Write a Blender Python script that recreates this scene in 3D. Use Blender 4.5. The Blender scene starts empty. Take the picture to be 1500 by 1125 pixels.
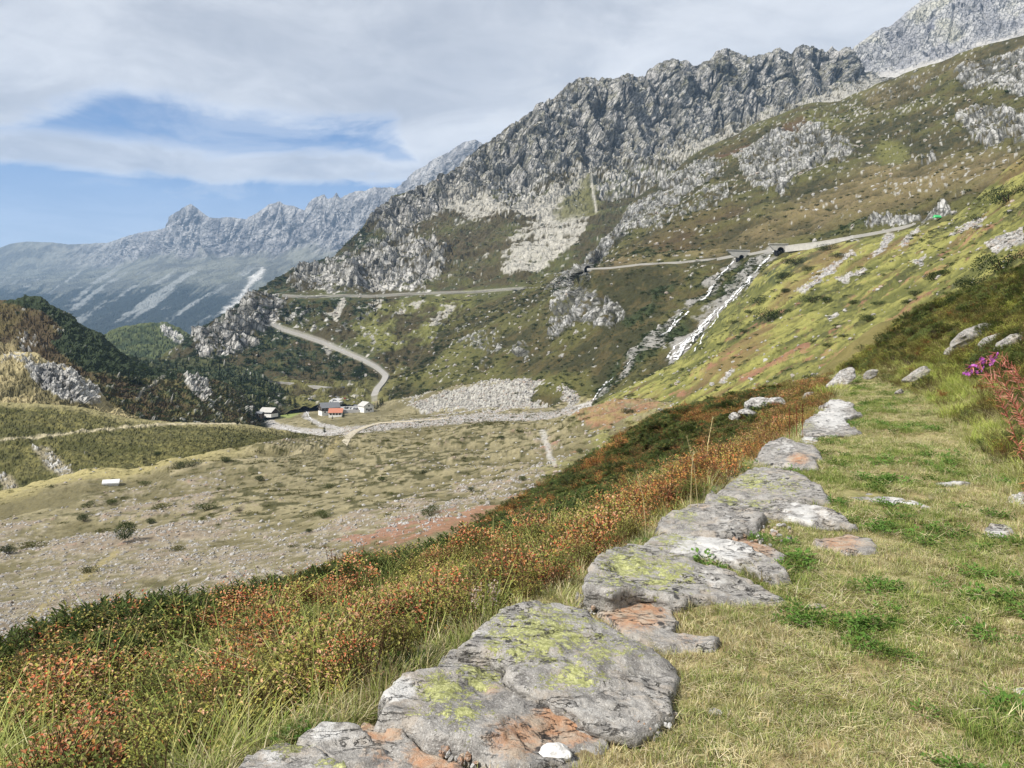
import bpy, bmesh, math, random
import numpy as np
from mathutils import Vector, Matrix, Euler

random.seed(7)
RNG = np.random.default_rng(11)
SC = bpy.context.scene
COL = SC.collection

# ------------------------------------------------------------------ camera
F, CX, HY, ZC = 1130.0, 750.0, 500.0, 1.6
cam_data = bpy.data.cameras.new('camera')
cam_data.sensor_width = 36.0
cam_data.lens = 36.0 * F / 1500.0
cam_data.shift_y = -(562.5 - HY) / 1500.0
cam_data.clip_start, cam_data.clip_end = 0.05, 60000.0
cam = bpy.data.objects.new('camera', cam_data)
cam.location = (0, 0, ZC)
cam.rotation_euler = (math.pi / 2, 0, 0)
COL.objects.link(cam)
SC.camera = cam

# ------------------------------------------------------------------ sun, sky, exposure
SUN_AZ, SUN_EL = math.radians(-122), math.radians(44)      # azimuth from +Y towards +X
SUN_DIR = Vector((math.sin(SUN_AZ) * math.cos(SUN_EL), math.cos(SUN_AZ) * math.cos(SUN_EL), math.sin(SUN_EL)))
sun_d = bpy.data.lights.new('sun', 'SUN')
sun_d.energy, sun_d.angle, sun_d.color = 4.9, math.radians(1.2), (1.0, 0.945, 0.86)
sun = bpy.data.objects.new('sun', sun_d)
sun.rotation_euler = (-SUN_DIR).to_track_quat('-Z', 'Y').to_euler()
COL.objects.link(sun)
SC.view_settings.view_transform = 'Standard'
SC.view_settings.look = 'None'
SC.view_settings.gamma = 1.0
SC.view_settings.use_curve_mapping = False
SC.view_settings.exposure = 0.54
SC.render.engine = 'CYCLES'
SC.cycles.use_denoising = True
SC.cycles.max_bounces = 5
SC.cycles.diffuse_bounces = 3
SC.cycles.glossy_bounces = 2
SC.cycles.transparent_max_bounces = 8


class NT:
    """small helper to write node trees"""
    def __init__(self, tree):
        self.t = tree; tree.nodes.clear()
    def n(self, typ, **kw):
        nd = self.t.nodes.new(typ)
        ins = kw.pop('ins', {})
        for k, v in kw.items(): setattr(nd, k, v)
        for k, v in ins.items(): self.set(nd.inputs[k], v)
        return nd
    def set(self, sock, v):
        if isinstance(v, bpy.types.NodeSocket): self.t.links.new(v, sock)
        else:
            if isinstance(v, (tuple, list)) and len(v) == 3 and sock.type == 'RGBA': v = (*v, 1)
            sock.default_value = v
    def m(self, op, a, b=0.0, c=None, clamp=False):
        nd = self.n('ShaderNodeMath', operation=op, use_clamp=clamp)
        self.set(nd.inputs[0], a); self.set(nd.inputs[1], b)
        if c is not None: self.set(nd.inputs[2], c)
        return nd.outputs[0]
    def v(self, op, a, b=(0, 0, 0)):
        nd = self.n('ShaderNodeVectorMath', operation=op)
        self.set(nd.inputs[0], a); self.set(nd.inputs[1], b)
        return nd.outputs['Value'] if op in ('LENGTH', 'DOT_PRODUCT', 'DISTANCE') else nd.outputs[0]
    def mix(self, f, a, b, mode='MIX'):
        nd = self.n('ShaderNodeMix', data_type='RGBA', blend_type=mode)
        self.set(nd.inputs[0], f); self.set(nd.inputs[6], a); self.set(nd.inputs[7], b)
        return nd.outputs[2]
    def noise(self, vec, scale, detail=4, rough=.55, dist=0.0, out=0):
        nd = self.n('ShaderNodeTexNoise')
        if vec is not None: self.set(nd.inputs['Vector'], vec)
        nd.inputs['Scale'].default_value = scale; nd.inputs['Detail'].default_value = detail
        nd.inputs['Roughness'].default_value = rough; nd.inputs['Distortion'].default_value = dist
        return nd.outputs[out]
    def vor(self, vec, scale, feature='F1', out=0, rnd=1.0):
        nd = self.n('ShaderNodeTexVoronoi', feature=feature)
        if vec is not None: self.set(nd.inputs['Vector'], vec)
        nd.inputs['Scale'].default_value = scale
        nd.inputs['Randomness'].default_value = rnd
        return nd.outputs[out]
    def ss(self, x, a, b, lo=0.0, hi=1.0):
        nd = self.n('ShaderNodeMapRange', interpolation_type='SMOOTHSTEP')
        self.set(nd.inputs[0], x)
        for i, q in enumerate((a, b, lo, hi)): self.set(nd.inputs[i + 1], q)
        return nd.outputs[0]
    def attr(self, name, kind='GEOMETRY', out='Color'):
        return self.n('ShaderNodeAttribute', attribute_name=name, attribute_type=kind).outputs[out]
    def bump(self, h, strength, dist, normal=None):
        nd = self.n('ShaderNodeBump')
        nd.inputs['Strength'].default_value = strength; nd.inputs['Distance'].default_value = dist
        self.set(nd.inputs['Height'], h)
        if normal is not None: self.set(nd.inputs['Normal'], normal)
        return nd.outputs[0]
    def out(self, shader, vol=False):
        o = self.n('ShaderNodeOutputMaterial')
        self.t.links.new(shader, o.inputs['Volume' if vol else 'Surface'])


def new_mat(name):
    m = bpy.data.materials.new(name); m.use_nodes = True
    return m, NT(m.node_tree)


world = bpy.data.worlds.new('World'); SC.world = world; world.use_nodes = True
w = NT(world.node_tree)
sky = w.n('ShaderNodeTexSky', sky_type='NISHITA', sun_disc=False, sun_elevation=SUN_EL, sun_rotation=SUN_AZ,
          altitude=1800, air_density=1.0, dust_density=0.6, ozone_density=2.2)
gen = w.n('ShaderNodeTexCoord').outputs['Generated']
sp = w.n('ShaderNodeSeparateXYZ', ins={0: gen})
dx, dy, dz = sp.outputs
horiz = w.m('POWER', w.m('MAXIMUM', w.m('SUBTRACT', 1.0, w.m('MULTIPLY', dz, dz)), 1e-4), .5)
el = w.m('MULTIPLY', w.m('DIVIDE', dz, horiz), 1.0)                  # tangent of the elevation
az = w.m('ARCTAN2', dx, dy)                                           # 0 straight ahead
# cloud deck: noise laid on a flat layer far overhead, squeezed towards the horizon
den = w.m('ADD', w.m('MAXIMUM', dz, 0.0), .10)
cl = w.n('ShaderNodeCombineXYZ', ins={0: w.m('DIVIDE', dx, den), 1: w.m('DIVIDE', dy, den), 2: 0.0}).outputs[0]
big = w.noise(cl, .55, 5, .55, .4)
mid = w.noise(w.v('ADD', cl, (5.3, 2.1, 0)), 1.35, 7, .62, .9)
fin = w.noise(w.v('ADD', cl, (1.7, 9.4, 0)), 3.4, 6, .62, .7)
warp = w.m('MULTIPLY', w.m('SUBTRACT', mid, .5), .06)
elw = w.m('ADD', el, warp)
# the deck's lower rim: high on the left, falling towards the right
rim = w.m('SUBTRACT', w.m('SUBTRACT', .290, w.m('MULTIPLY', w.ss(az, -.46, -.60), .07)), w.m('MULTIPLY', w.m('ADD', az, .52), .06))
rim = w.m('MAXIMUM', w.m('MINIMUM', rim, .34), .02)
rim = w.m('SUBTRACT', rim, w.m('MULTIPLY', w.ss(az, -.16, .0), .25))
deck = w.ss(w.m('SUBTRACT', w.m('ADD', elw, w.m('MULTIPLY', w.m('SUBTRACT', fin, .5), .05)), rim), -.022, .022)
# a long lower bank of cloud under the gap
bank_c = w.m('SUBTRACT', .222, w.m('MULTIPLY', w.m('ADD', az, .6), -.02))
bd = w.m('SUBTRACT', w.m('ADD', el, w.m('MULTIPLY', w.m('SUBTRACT', mid, .5), .05)), bank_c)
bank = w.m('MULTIPLY', w.ss(bd, -.040, -.022), w.ss(bd, .026, -.004))
bank = w.m('MULTIPLY', bank, w.ss(w.m('ADD', w.m('MULTIPLY', fin, .5), mid), .44, .66))
low_c = w.m('SUBTRACT', el, w.m('ADD', .158, w.m('MULTIPLY', w.m('SUBTRACT', fin, .5), .03)))
low = w.m('MULTIPLY', w.ss(w.m('ABSOLUTE', low_c), .012, .002), w.ss(mid, .50, .62))
veil = w.m('MULTIPLY', w.ss(mid, .36, .68), .42)
cov = w.m('MAXIMUM', w.m('MAXIMUM', deck, w.m('MULTIPLY', bank, .95)), w.m('MAXIMUM', w.m('MULTIPLY', low, .5), veil))
cov = w.m('MAXIMUM', cov, w.m('MULTIPLY', w.ss(el, .25, .10), .45))
bright = w.m('ADD', w.m('MULTIPLY', w.ss(mid, .38, .64), .45), w.m('ADD', w.m('MULTIPLY', w.ss(fin, .34, .68), .22), w.m('MULTIPLY', w.ss(big, .38, .62), .33)))
edge = w.m('MULTIPLY', w.m('MULTIPLY', cov, w.m('SUBTRACT', 1.0, cov)), 2.2)
ccol = w.mix(w.m('ADD', bright, edge, clamp=True), (3.3, 3.5, 3.95), (6.4, 6.5, 6.7))
hot = w.m('MULTIPLY', w.ss(big, .52, .72), w.ss(fin, .46, .66))
ccol = w.mix(w.m('MULTIPLY', hot, .8), ccol, (6.3, 6.25, 6.1))
cov = w.m('MULTIPLY', cov, w.ss(dz, -.02, .01))
skyc = w.mix(1.0, sky.outputs[0], (.80, .90, 1.02), 'MULTIPLY')
bg = w.n('ShaderNodeBackground', ins={0: w.mix(cov, skyc, ccol), 1: .10})
wo = w.n('ShaderNodeOutputWorld'); w.t.links.new(bg.outputs[0], wo.inputs[0])

# ------------------------------------------------------------------ tagging and mesh helpers
def tag(o, label=None, cat=None, group=None, kind=None):
    if label: o['label'] = label
    if cat: o['category'] = cat
    if group: o['group'] = group
    if kind: o['kind'] = kind
    return o

def link(name, me, mat=None, parent=None, loc=None):
    o = bpy.data.objects.new(name, me); COL.objects.link(o)
    if mat is not None and me is not None and not me.materials: me.materials.append(mat)
    if parent is not None: o.parent = parent
    if loc is not None: o.location = loc
    return o

def empty(name, loc, rot=(0, 0, 0)):
    o = bpy.data.objects.new(name, None); COL.objects.link(o)
    o.location = loc; o.rotation_euler = rot; o.empty_display_size = .2
    return o

def np_mesh(name, verts, faces, smooth=False, attrs=None, fmat=None):
    """verts Nx3, faces MxK (all the same K)"""
    verts = np.asarray(verts, np.float32); faces = np.asarray(faces, np.int32)
    me = bpy.data.meshes.new(name)
    k = faces.shape[1]; m = len(faces)
    me.vertices.add(len(verts)); me.vertices.foreach_set('co', verts.ravel())
    me.loops.add(m * k); me.loops.foreach_set('vertex_index', faces.ravel())
    me.polygons.add(m); me.polygons.foreach_set('loop_start', np.arange(0, m * k, k, dtype=np.int32))
    me.polygons.foreach_set('loop_total', np.full(m, k, np.int32))
    me.polygons.foreach_set('use_smooth', np.full(m, smooth, bool))
    if fmat is not None: me.polygons.foreach_set('material_index', np.asarray(fmat, np.int32))
    me.update(calc_edges=True)
    for nm, arr in (attrs or {}).items():
        arr = np.asarray(arr, np.float32)
        if arr.ndim == 2:
            if arr.shape[1] == 3: arr = np.concatenate([arr, np.ones((len(arr), 1), np.float32)], 1)
            a = me.attributes.new(nm, 'FLOAT_COLOR', 'POINT'); a.data.foreach_set('color', arr.ravel())
        else:
            a = me.attributes.new(nm, 'FLOAT', 'POINT'); a.data.foreach_set('value', arr)
    return me

class MB:
    """collects boxes, tubes, sheets into one mesh"""
    def __init__(self): self.v, self.f = [], []
    def add(self, vs, fs):
        b = len(self.v); self.v += [tuple(q) for q in vs]; self.f += [tuple(i + b for i in f) for f in fs]
    def box(self, c, s, rz=0.0):
        cx, cy, cz = c; hx, hy, hz = s[0] / 2, s[1] / 2, s[2] / 2
        ca, sa = math.cos(rz), math.sin(rz); vs = []
        for z in (-hz, hz):
            for x, y in ((-hx, -hy), (hx, -hy), (hx, hy), (-hx, hy)):
                vs.append((cx + x * ca - y * sa, cy + x * sa + y * ca, cz + z))
        self.add(vs, [(3, 2, 1, 0), (4, 5, 6, 7), (0, 1, 5, 4), (1, 2, 6, 5), (2, 3, 7, 6), (3, 0, 4, 7)])
    def prism(self, pts, ax, a, b):
        """pts: 2D outline (u,z) extruded along axis ax ('x' or 'y') from a to b"""
        n = len(pts)
        mk = (lambda t, u, z: (t, u, z)) if ax == 'x' else (lambda t, u, z: (u, t, z))
        vs = [mk(a, u, z) for u, z in pts] + [mk(b, u, z) for u, z in pts]
        self.add(vs, [tuple(range(n)), tuple(range(2 * n - 1, n - 1, -1))] +
                 [(i, i + n, (i + 1) % n + n, (i + 1) % n) for i in range(n)])
    def tube(self, pts, r0, r1=None, n=6):
        r1 = r0 if r1 is None else r1; pts = [Vector(p) for p in pts]; k = len(pts); vs = []
        for i, p in enumerate(pts):
            d = (pts[min(i + 1, k - 1)] - pts[max(i - 1, 0)]).normalized()
            a = d.orthogonal().normalized(); b = d.cross(a); r = r0 + (r1 - r0) * i / max(k - 1, 1)
            vs += [p + (a * math.cos(q) + b * math.sin(q)) * r for q in [2 * math.pi * j / n for j in range(n)]]
        fs = [(i * n + j, i * n + (j + 1) % n, (i + 1) * n + (j + 1) % n, (i + 1) * n + j) for i in range(k - 1) for j in range(n)]
        self.add(vs, fs + [tuple(range(n - 1, -1, -1)), tuple(range((k - 1) * n, k * n))])
    def mesh(self, name):
        me = bpy.data.meshes.new(name); me.from_pydata(self.v, [], self.f); me.update(); return me
    def build(self, name, mat, parent=None, loc=None): return link(name, self.mesh(name), mat, parent, loc)

# ------------------------------------------------------------------ noise in numpy
_P = np.random.default_rng(3).permutation(256).astype(np.int32); _P = np.concatenate([_P, _P, _P])
_G = np.array([(1,1,0),(-1,1,0),(1,-1,0),(-1,-1,0),(1,0,1),(-1,0,1),(1,0,-1),(-1,0,-1),
               (0,1,1),(0,-1,1),(0,1,-1),(0,-1,-1),(1,1,0),(-1,1,0),(0,-1,1),(0,-1,-1)], np.float32)
def perlin(x, y, z):
    x = np.asarray(x, np.float32); y = np.asarray(y, np.float32); z = np.broadcast_to(np.asarray(z, np.float32), x.shape)
    xi, yi, zi = np.floor(x), np.floor(y), np.floor(z)
    xf, yf, zf = x - xi, y - yi, z - zi
    xi = xi.astype(np.int32) & 255; yi = yi.astype(np.int32) & 255; zi = zi.astype(np.int32) & 255
    u = xf * xf * xf * (xf * (xf * 6 - 15) + 10); v = yf * yf * yf * (yf * (yf * 6 - 15) + 10); w_ = zf * zf * zf * (zf * (zf * 6 - 15) + 10)
    def g(a, b, c):
        h = _G[_P[_P[_P[xi + a] + yi + b] + zi + c] & 15]
        return h[..., 0] * (xf - a) + h[..., 1] * (yf - b) + h[..., 2] * (zf - c)
    def lx(b, c): q = g(0, b, c); return q + u * (g(1, b, c) - q)
    a0 = lx(0, 0); a0 = a0 + v * (lx(1, 0) - a0); a1 = lx(0, 1); a1 = a1 + v * (lx(1, 1) - a1)
    return a0 + w_ * (a1 - a0)
def fbm(x, y, z, o=4, gain=.5, lac=2.03):
    s, a, t = 0, 1.0, 0
    for i in range(o):
        s = s + a * perlin(x + 17.3 * i, y - 9.1 * i, np.asarray(z) + 4.7 * i); t += a
        a *= gain; x, y, z = x * lac, y * lac, np.asarray(z) * lac
    return s / t * 1.5
def ridged(x, y, z, o=4, gain=.5, lac=2.1):
    s, a, t = 0, 1.0, 0
    for i in range(o):
        q = 1 - np.abs(perlin(x + 7.7 * i, y + 3.3 * i, np.asarray(z) - 5.1 * i)) * 1.8
        s = s + a * q * np.abs(q); t += a; a *= gain; x, y, z = x * lac, y * lac, np.asarray(z) * lac
    return s / t
def worley(x, y, z):
    # distance to the nearest and second nearest scattered point, for blocky rock
    x = np.asarray(x, np.float32) - .5; y = np.asarray(y, np.float32) - .5; z = np.asarray(z, np.float32) - .5
    xi, yi, zi = np.floor(x).astype(np.int32), np.floor(y).astype(np.int32), np.floor(z).astype(np.int32)
    f1 = np.full(x.shape, 9., np.float32); f2 = f1.copy()
    for a in (0, 1):
        for b in (0, 1):
            for c in (0, 1):
                h = _P[_P[_P[(xi + a) & 255] + ((yi + b) & 255)] + ((zi + c) & 255)]
                h2 = _P[h + 31]; h3 = _P[h + 97]
                d = (xi + a + (h / 255. - .5) * .85 - x) ** 2 + (yi + b + (h2 / 255. - .5) * .85 - y) ** 2 + (zi + c + (h3 / 255. - .5) * .85 - z) ** 2
                f2 = np.minimum(f2, np.maximum(f1, d)); f1 = np.minimum(f1, d)
    return np.sqrt(f1), np.sqrt(f2)
def sstep(x, a, b):
    t = np.clip((x - a) / (b - a), 0, 1); return t * t * (3 - 2 * t)
def lerp(a, b, t): return a + (b - a) * t
def cmix(c, col, f): return c + (np.array(col, np.float32) - c) * f[..., None]

# ------------------------------------------------------------------ from the photograph's rays to places
def P(px, py, Y): return np.stack([(px - CX) / F * Y, Y + 0 * px, ZC - (py - HY) / F * Y], -1)
def proj(p):
    Y = np.maximum(p[..., 1], .05); return CX + F * p[..., 0] / Y, HY - F * (p[..., 2] - ZC) / Y, p[..., 1]

def pchip_rows(tk, yk, t):
    """monotone cubic through rows yk[K,C] at knots tk[K,C], sampled at t[R,C]"""
    h = np.diff(tk, axis=0); dl = np.diff(yk, axis=0) / h
    d = np.zeros_like(yk)
    if len(tk) > 2:
        s = dl[:-1] * dl[1:] > 0
        w1 = 2 * h[1:] + h[:-1]; w2 = h[1:] + 2 * h[:-1]
        with np.errstate(divide='ignore', invalid='ignore'):
            hm = (w1 + w2) / (w1 / dl[:-1] + w2 / dl[1:])
        d[1:-1] = np.where(s, hm, 0)
    d[0], d[-1] = dl[0], dl[-1]
    out = np.zeros_like(t)
    for k in range(len(tk) - 1):
        m = (t >= tk[k]) & ((t <= tk[k + 1]) if k == len(tk) - 2 else (t < tk[k + 1]))
        u = (t - tk[k]) / h[k]
        q = ((2*u**3 - 3*u**2 + 1) * yk[k] + (u**3 - 2*u**2 + u) * h[k] * d[k] + (-2*u**3 + 3*u**2) * yk[k+1] + (u**3 - u**2) * h[k] * d[k+1])
        out = np.where(m, q, out)
    return out

def columns(x0, x1, step, lo=-5, hi=1505, coarse=9):
    inn = np.arange(max(x0, lo), min(x1, hi) + step, step)
    a = np.arange(x0, max(x0, lo), coarse) if x0 < lo else np.array([])
    b = np.arange(min(x1, hi) + step + coarse, x1, coarse) if x1 > hi else np.array([])
    return np.concatenate([a, inn, b])

def smooth1(a, k):
    if k < 2: return a
    ker = np.hanning(k + 2)[1:-1]; ker /= ker.sum()
    p = np.pad(a, k // 2, mode='edge'); return np.convolve(p, ker, 'same')[k // 2: k // 2 + len(a)]

class Layer:
    """a sheet of terrain lofted through contour lines that are given as sight line + distance"""
    def __init__(self, contours, cols, rowstep, sm=15, keep=(), minrows=5):
        self.px1 = cols; C = len(cols); K = len(contours)
        py = np.zeros((K, C)); ly = np.zeros((K, C))
        for k, c in enumerate(contours):
            c = sorted(c); a = np.array(c, float)
            s = 1 if k in keep else sm
            py[k] = smooth1(np.interp(cols, a[:, 0], a[:, 1]), s)
            ly[k] = smooth1(np.interp(cols, a[:, 0], np.log(a[:, 2])), sm)
        # rows spread by how tall each band looks
        gap = [max(minrows, int(np.percentile(np.abs(np.diff(py[k:k + 2], axis=0)), 85) / rowstep)) for k in range(K - 1)]
        t = np.concatenate([k + np.arange(g) / g for k, g in enumerate(gap)] + [[K - 1.0]])
        T = np.broadcast_to(t[:, None], (len(t), C)).copy(); TK = np.broadcast_to(np.arange(K, dtype=float)[:, None], (K, C))
        self.t = T
        self.py = pchip_rows(TK, py, T); self.Y = np.exp(pchip_rows(TK, ly, T))
        self.px = np.broadcast_to(cols[None], self.py.shape).copy()
        self.p = P(self.px, self.py, self.Y)
    def normal(self):
        du = np.gradient(self.p, axis=1); dv = np.gradient(self.p, axis=0)
        n = np.cross(du, dv); n /= np.linalg.norm(n, axis=-1, keepdims=True) + 1e-9
        f = np.sign((n * (np.array([0, 0, ZC + 900.]) - self.p)).sum(-1, keepdims=True)); return n * np.where(f == 0, 1, f)
    def faces(self):
        R, C = self.py.shape; i = np.arange(R * C).reshape(R, C)
        return np.stack([i[:-1, :-1], i[:-1, 1:], i[1:, 1:], i[1:, :-1]], -1).reshape(-1, 4)
    def build(self, name, col, rock, mat, label, cat, kind='structure', flip=None, smooth=False):
        f = self.faces(); v = self.p.reshape(-1, 3)
        q = f[len(f) // 2]; nn = np.cross(v[q[1]] - v[q[0]], v[q[2]] - v[q[0]])
        if nn[2] < 0: f = f[:, ::-1]
        me = np_mesh(name, v, f, smooth, {'col': np.clip(col, .004, .9).reshape(-1, 3), 'rock': rock.ravel()})
        o = link(name, me, mat); tag(o, label, cat, None, kind)
        ZB.add(self.p); self.obj = o
        return o

class ZBuf:
    """which place a sight line meets first (for setting things on the ground)"""
    S = 2
    def __init__(self): self.z = np.full((1200 // self.S, 1700 // self.S), np.inf)
    def add(self, p):
        x, y, d = proj(p.reshape(-1, 3)); ix = ((x + 100) / self.S).astype(int); iy = (y / self.S).astype(int)
        ok = (d > .5) & (ix >= 0) & (iy >= 0) & (ix < self.z.shape[1]) & (iy < self.z.shape[0])
        np.minimum.at(self.z, (iy[ok], ix[ok]), d[ok])
    def Y(self, px, py):
        ix, iy = int((px + 100) / self.S), int(py / self.S)
        for r in (0, 1, 2, 4, 7):
            wv = self.z[max(0, iy - r):iy + r + 1, max(0, ix - r):ix + r + 1]
            g = wv[np.isfinite(wv)]
            if len(g): return float(np.median(g) if r < 2 else g.min())
        return 100.0
    def at(self, px, py): return Vector(P(np.float64(px), np.float64(py), self.Y(px, py)))
ZB = ZBuf()

def in_poly(px, py, poly):
    ins = np.zeros(px.shape, bool); n = len(poly); j = n - 1
    for i in range(n):
        xi, yi = poly[i]; xj, yj = poly[j]
        if yi != yj:
            ins ^= ((yi > py) != (yj > py)) & (px < (xj - xi) * (py - yi) / (yj - yi) + xi)
        j = i
    return ins
def line_dist(px, py, pts):
    d = np.full(px.shape, 1e9)
    for (ax, ay), (bx, by) in zip(pts[:-1], pts[1:]):
        ux, uy = bx - ax, by - ay; l2 = ux * ux + uy * uy + 1e-9
        t = np.clip(((px - ax) * ux + (py - ay) * uy) / l2, 0, 1)
        d = np.minimum(d, np.hypot(px - ax - t * ux, py - ay - t * uy))
    return d
def soft_poly(px, py, poly, w=8):
    """1 inside, 0 outside, with a soft rim about w wide"""
    d = line_dist(px, py, list(poly) + [poly[0]]); s = np.where(in_poly(px, py, poly), 1, -1)
    return sstep(d * s, -w, w)
# ------------------------------------------------------------------ terrain material: albedo per zone in 'col', rock share in 'rock'
def terrain_mat(name, S, bump=1.0, crack=1.0):
    m, t = new_mat(name)
    pos = t.n('ShaderNodeNewGeometry').outputs['Position']
    col = t.attr('col'); rock = t.attr('rock', out='Fac')
    n1 = t.noise(pos, 1.0 / S, 5, .62); n2 = t.noise(pos, 4.3 / S, 4, .6)
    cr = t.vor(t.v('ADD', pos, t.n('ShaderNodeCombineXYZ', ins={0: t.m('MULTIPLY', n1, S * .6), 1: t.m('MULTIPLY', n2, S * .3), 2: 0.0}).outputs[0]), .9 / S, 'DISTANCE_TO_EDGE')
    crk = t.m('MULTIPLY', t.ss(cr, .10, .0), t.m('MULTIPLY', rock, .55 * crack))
    f = t.m('ADD', t.m('MULTIPLY', n1, .75), t.m('MULTIPLY', n2, .65))
    f = t.m('ADD', t.m('MULTIPLY', t.m('SUBTRACT', f, .70), 1.35), 1.0)
    c = t.mix(1.0, col, t.n('ShaderNodeCombineColor', ins={0: f, 1: f, 2: f}).outputs[0], 'MULTIPLY')
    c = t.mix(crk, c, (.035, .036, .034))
    h = t.m('ADD', t.m('MULTIPLY', n1, S * .30), t.m('MULTIPLY', n2, S * .12))
    h = t.m('SUBTRACT', h, t.m('MULTIPLY', crk, S * .25))
    b = t.n('ShaderNodeBsdfPrincipled', ins={'Base Color': c, 'Roughness': .92, 'Specular IOR Level': .2, 'Normal': t.bump(h, .8 * bump, 1.0)})
    t.out(b.outputs[0]); return m

ROCK, ROCKD, ROCKL = (.34, .335, .325), (.135, .135, .138), (.47, .46, .43)
SCREE, HEATH, OLIVE = (.37, .352, .305), (.054, .045, .020), (.068, .070, .023)
GRASS, DRY, SHRUB, PINK, BROWN = (.215, .225, .062), (.36, .305, .165), (.026, .038, .016), (.33, .165, .12), (.14, .088, .045)

def xyz(L, s=1.0): return L.p[..., 0] / s, L.p[..., 1] / s, L.p[..., 2] / s

# ---- M: the big mountain side -------------------------------------------------------------
m_ridge = [(200,545,1050),(285,490,1100),(310,475,1130),(340,452,1180),(370,430,1250),(400,410,1300),(430,395,1340),(460,385,1380),(490,375,1400),
 (515,350,1440),(540,325,1500),(560,305,1550),(580,287,1570),(610,280,1590),(640,268,1610),(660,255,1640),(690,230,1680),(715,208,1720),(735,190,1750),
 (760,172,1780),(780,158,1800),(805,147,1830),(830,128,1860),(848,117,1890),(858,114,1900),(870,117,1900),(882,114,1900),(895,118,1900),(910,113,1910),
 (920,107,1920),(935,114,1930),(943,115,1940),(952,105,1950),(965,96,1960),(975,91,1960),(985,88,1970),(993,91,1970),(1005,89,1980),(1012,97,1980),
 (1020,101,1990),(1030,92,2000),(1040,93,2000),(1050,80,2010),(1058,74,2010),(1068,71,2020),(1078,78,2020),(1087,84,2030),(1100,87,2030),(1110,82,2040),
 (1120,79,2040),(1135,75,2050),(1150,73,2050),(1160,77,2060),(1165,69,2060),(1178,65,2070),(1186,69,2070),(1193,63,2080),(1200,69,2080),(1210,73,2090),
 (1218,69,2090),(1228,75,2100),(1235,73,2100),(1243,84,2110),(1255,96,2120),(1290,112,2150),(1360,120,2200)]
M = Layer([
 m_ridge,
 [(200,560,1030),(285,497,1070),(400,425,1230),(480,392,1330),(560,335,1460),(650,300,1540),(740,268,1600),(850,235,1700),(950,222,1800),(1050,190,1880),(1150,152,1950),(1240,122,2020),(1360,130,2100)],
 [(200,575,1000),(300,505,1020),(400,432,1150),(480,405,1220),(560,375,1290),(650,345,1340),(760,315,1400),(860,295,1440),(960,280,1480),(1060,240,1560),(1240,190,1650),(1360,180,1700)],
 [(200,590,960),(300,515,985),(350,470,1050),(420,434,1080),(550,433,1075),(700,428,1040),(790,421,990),(870,400,950),(1000,350,1000),(1240,280,1100),(1360,260,1150)],
 [(200,600,900),(290,525,940),(400,478,1040),(480,500,985),(560,500,930),(700,490,900),(850,470,860),(1000,440,850),(1360,400,800)],
 [(200,620,800),(290,545,860),(400,560,800),(480,565,800),(570,549,850),(650,560,790),(750,565,740),(850,570,700),(1000,570,650),(1360,560,600)],
 [(200,640,720),(400,600,650),(545,598,690),(650,595,640),(850,610,600),(1360,620,500)],
], columns(200, 1350, 1.55), 1.55, keep=(0,))
ROADS = {  # centre lines on the picture: (px, py), half width m
 'upper': [(415,433),(450,435),(500,433),(545,434),(590,431),(640,429),(690,428),(740,424),(790,421)],
 'zig': [(398,474),(412,481),(440,490),(470,500),(500,513),(530,526),(552,538),(566,550),(561,560),(552,570),(548,580),(549,592)],
}
def crag(L, amp, s, rockw, vert=1.6):
    """buttresses and gullies, broken into rounded blocks"""
    x, y, z = xyz(L, s)
    wx = fbm(x * .7, y * .7, z * .5, 3) * .5
    a = ridged((x + wx) * .8, (y - wx) * .8, z * .8 / vert / 2.2, 4, .55)
    f1, f2 = worley((x + wx) * 1.7, (y + wx) * 1.7, z * 1.7 / vert)
    g1, g2 = worley((x - wx) * 4.1 + 5, (y + wx) * 4.1, z * 4.1 / vert)
    L.crk = np.minimum(f2 - f1, (g2 - g1) * .9 + .05)
    return amp * rockw * ((a - .35) * 1.25 + (.55 - f1) * .34 + (.55 - g1) * .16 - .28 * sstep(f2 - f1, .10, .0) + fbm(x * 9, y * 9, z * 9, 2) * .10)
N = M.normal()
x, y, z = xyz(M, 1.0); px, py = M.px, M.py
wpx = px + fbm(x / 45, y / 45, z / 45, 4) * 16; wpy = py + fbm(x / 45 + 9, y / 45, z / 45 + 5, 4) * 16
n_a = fbm(x / 70, y / 70, z / 70, 4); n_b = fbm(x / 16, y / 16, z / 16, 4, .6); n_c = fbm(x / 6, y / 6, z / 6, 2, .6)
cliff = soft_poly(wpx, wpy, [(540,325),(640,262),(715,200),(790,140),(860,90),(980,60),(1260,40),(1330,100),(1240,118),(1170,150),(1080,182),(1010,205),(950,225),(900,232),(850,236),(800,250),(740,275),(660,300),(590,345)], 14)
low1 = soft_poly(wpx, wpy, [(425,402),(470,392),(520,368),(560,350),(640,345),(655,380),(620,425),(560,428),(480,425),(430,430)], 10)
low2 = soft_poly(wpx, wpy, [(285,500),(330,468),(395,432),(425,440),(395,485),(340,520),(300,522)], 8)
low3 = soft_poly(wpx, wpy, [(860,240),(960,225),(1060,205),(1100,180),(1130,200),(1000,290),(930,290),(880,300)], 10)
low4 = soft_poly(wpx, wpy, [(580,290),(700,290),(760,330),(850,300),(880,240),(770,240),(660,270)], 12)
rockw = np.clip(cliff * 1.0 + low1 * .72 + low2 * .8 + low3 * .44 + low4 * .42 + .24, 0, 1)
roadd = np.minimum(line_dist(px, py, ROADS['upper']), line_dist(px, py, ROADS['zig']))
calm = sstep(roadd, 3, 16); calm_top = sstep(M.t, .0, .25) * .6 + .4
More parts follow.
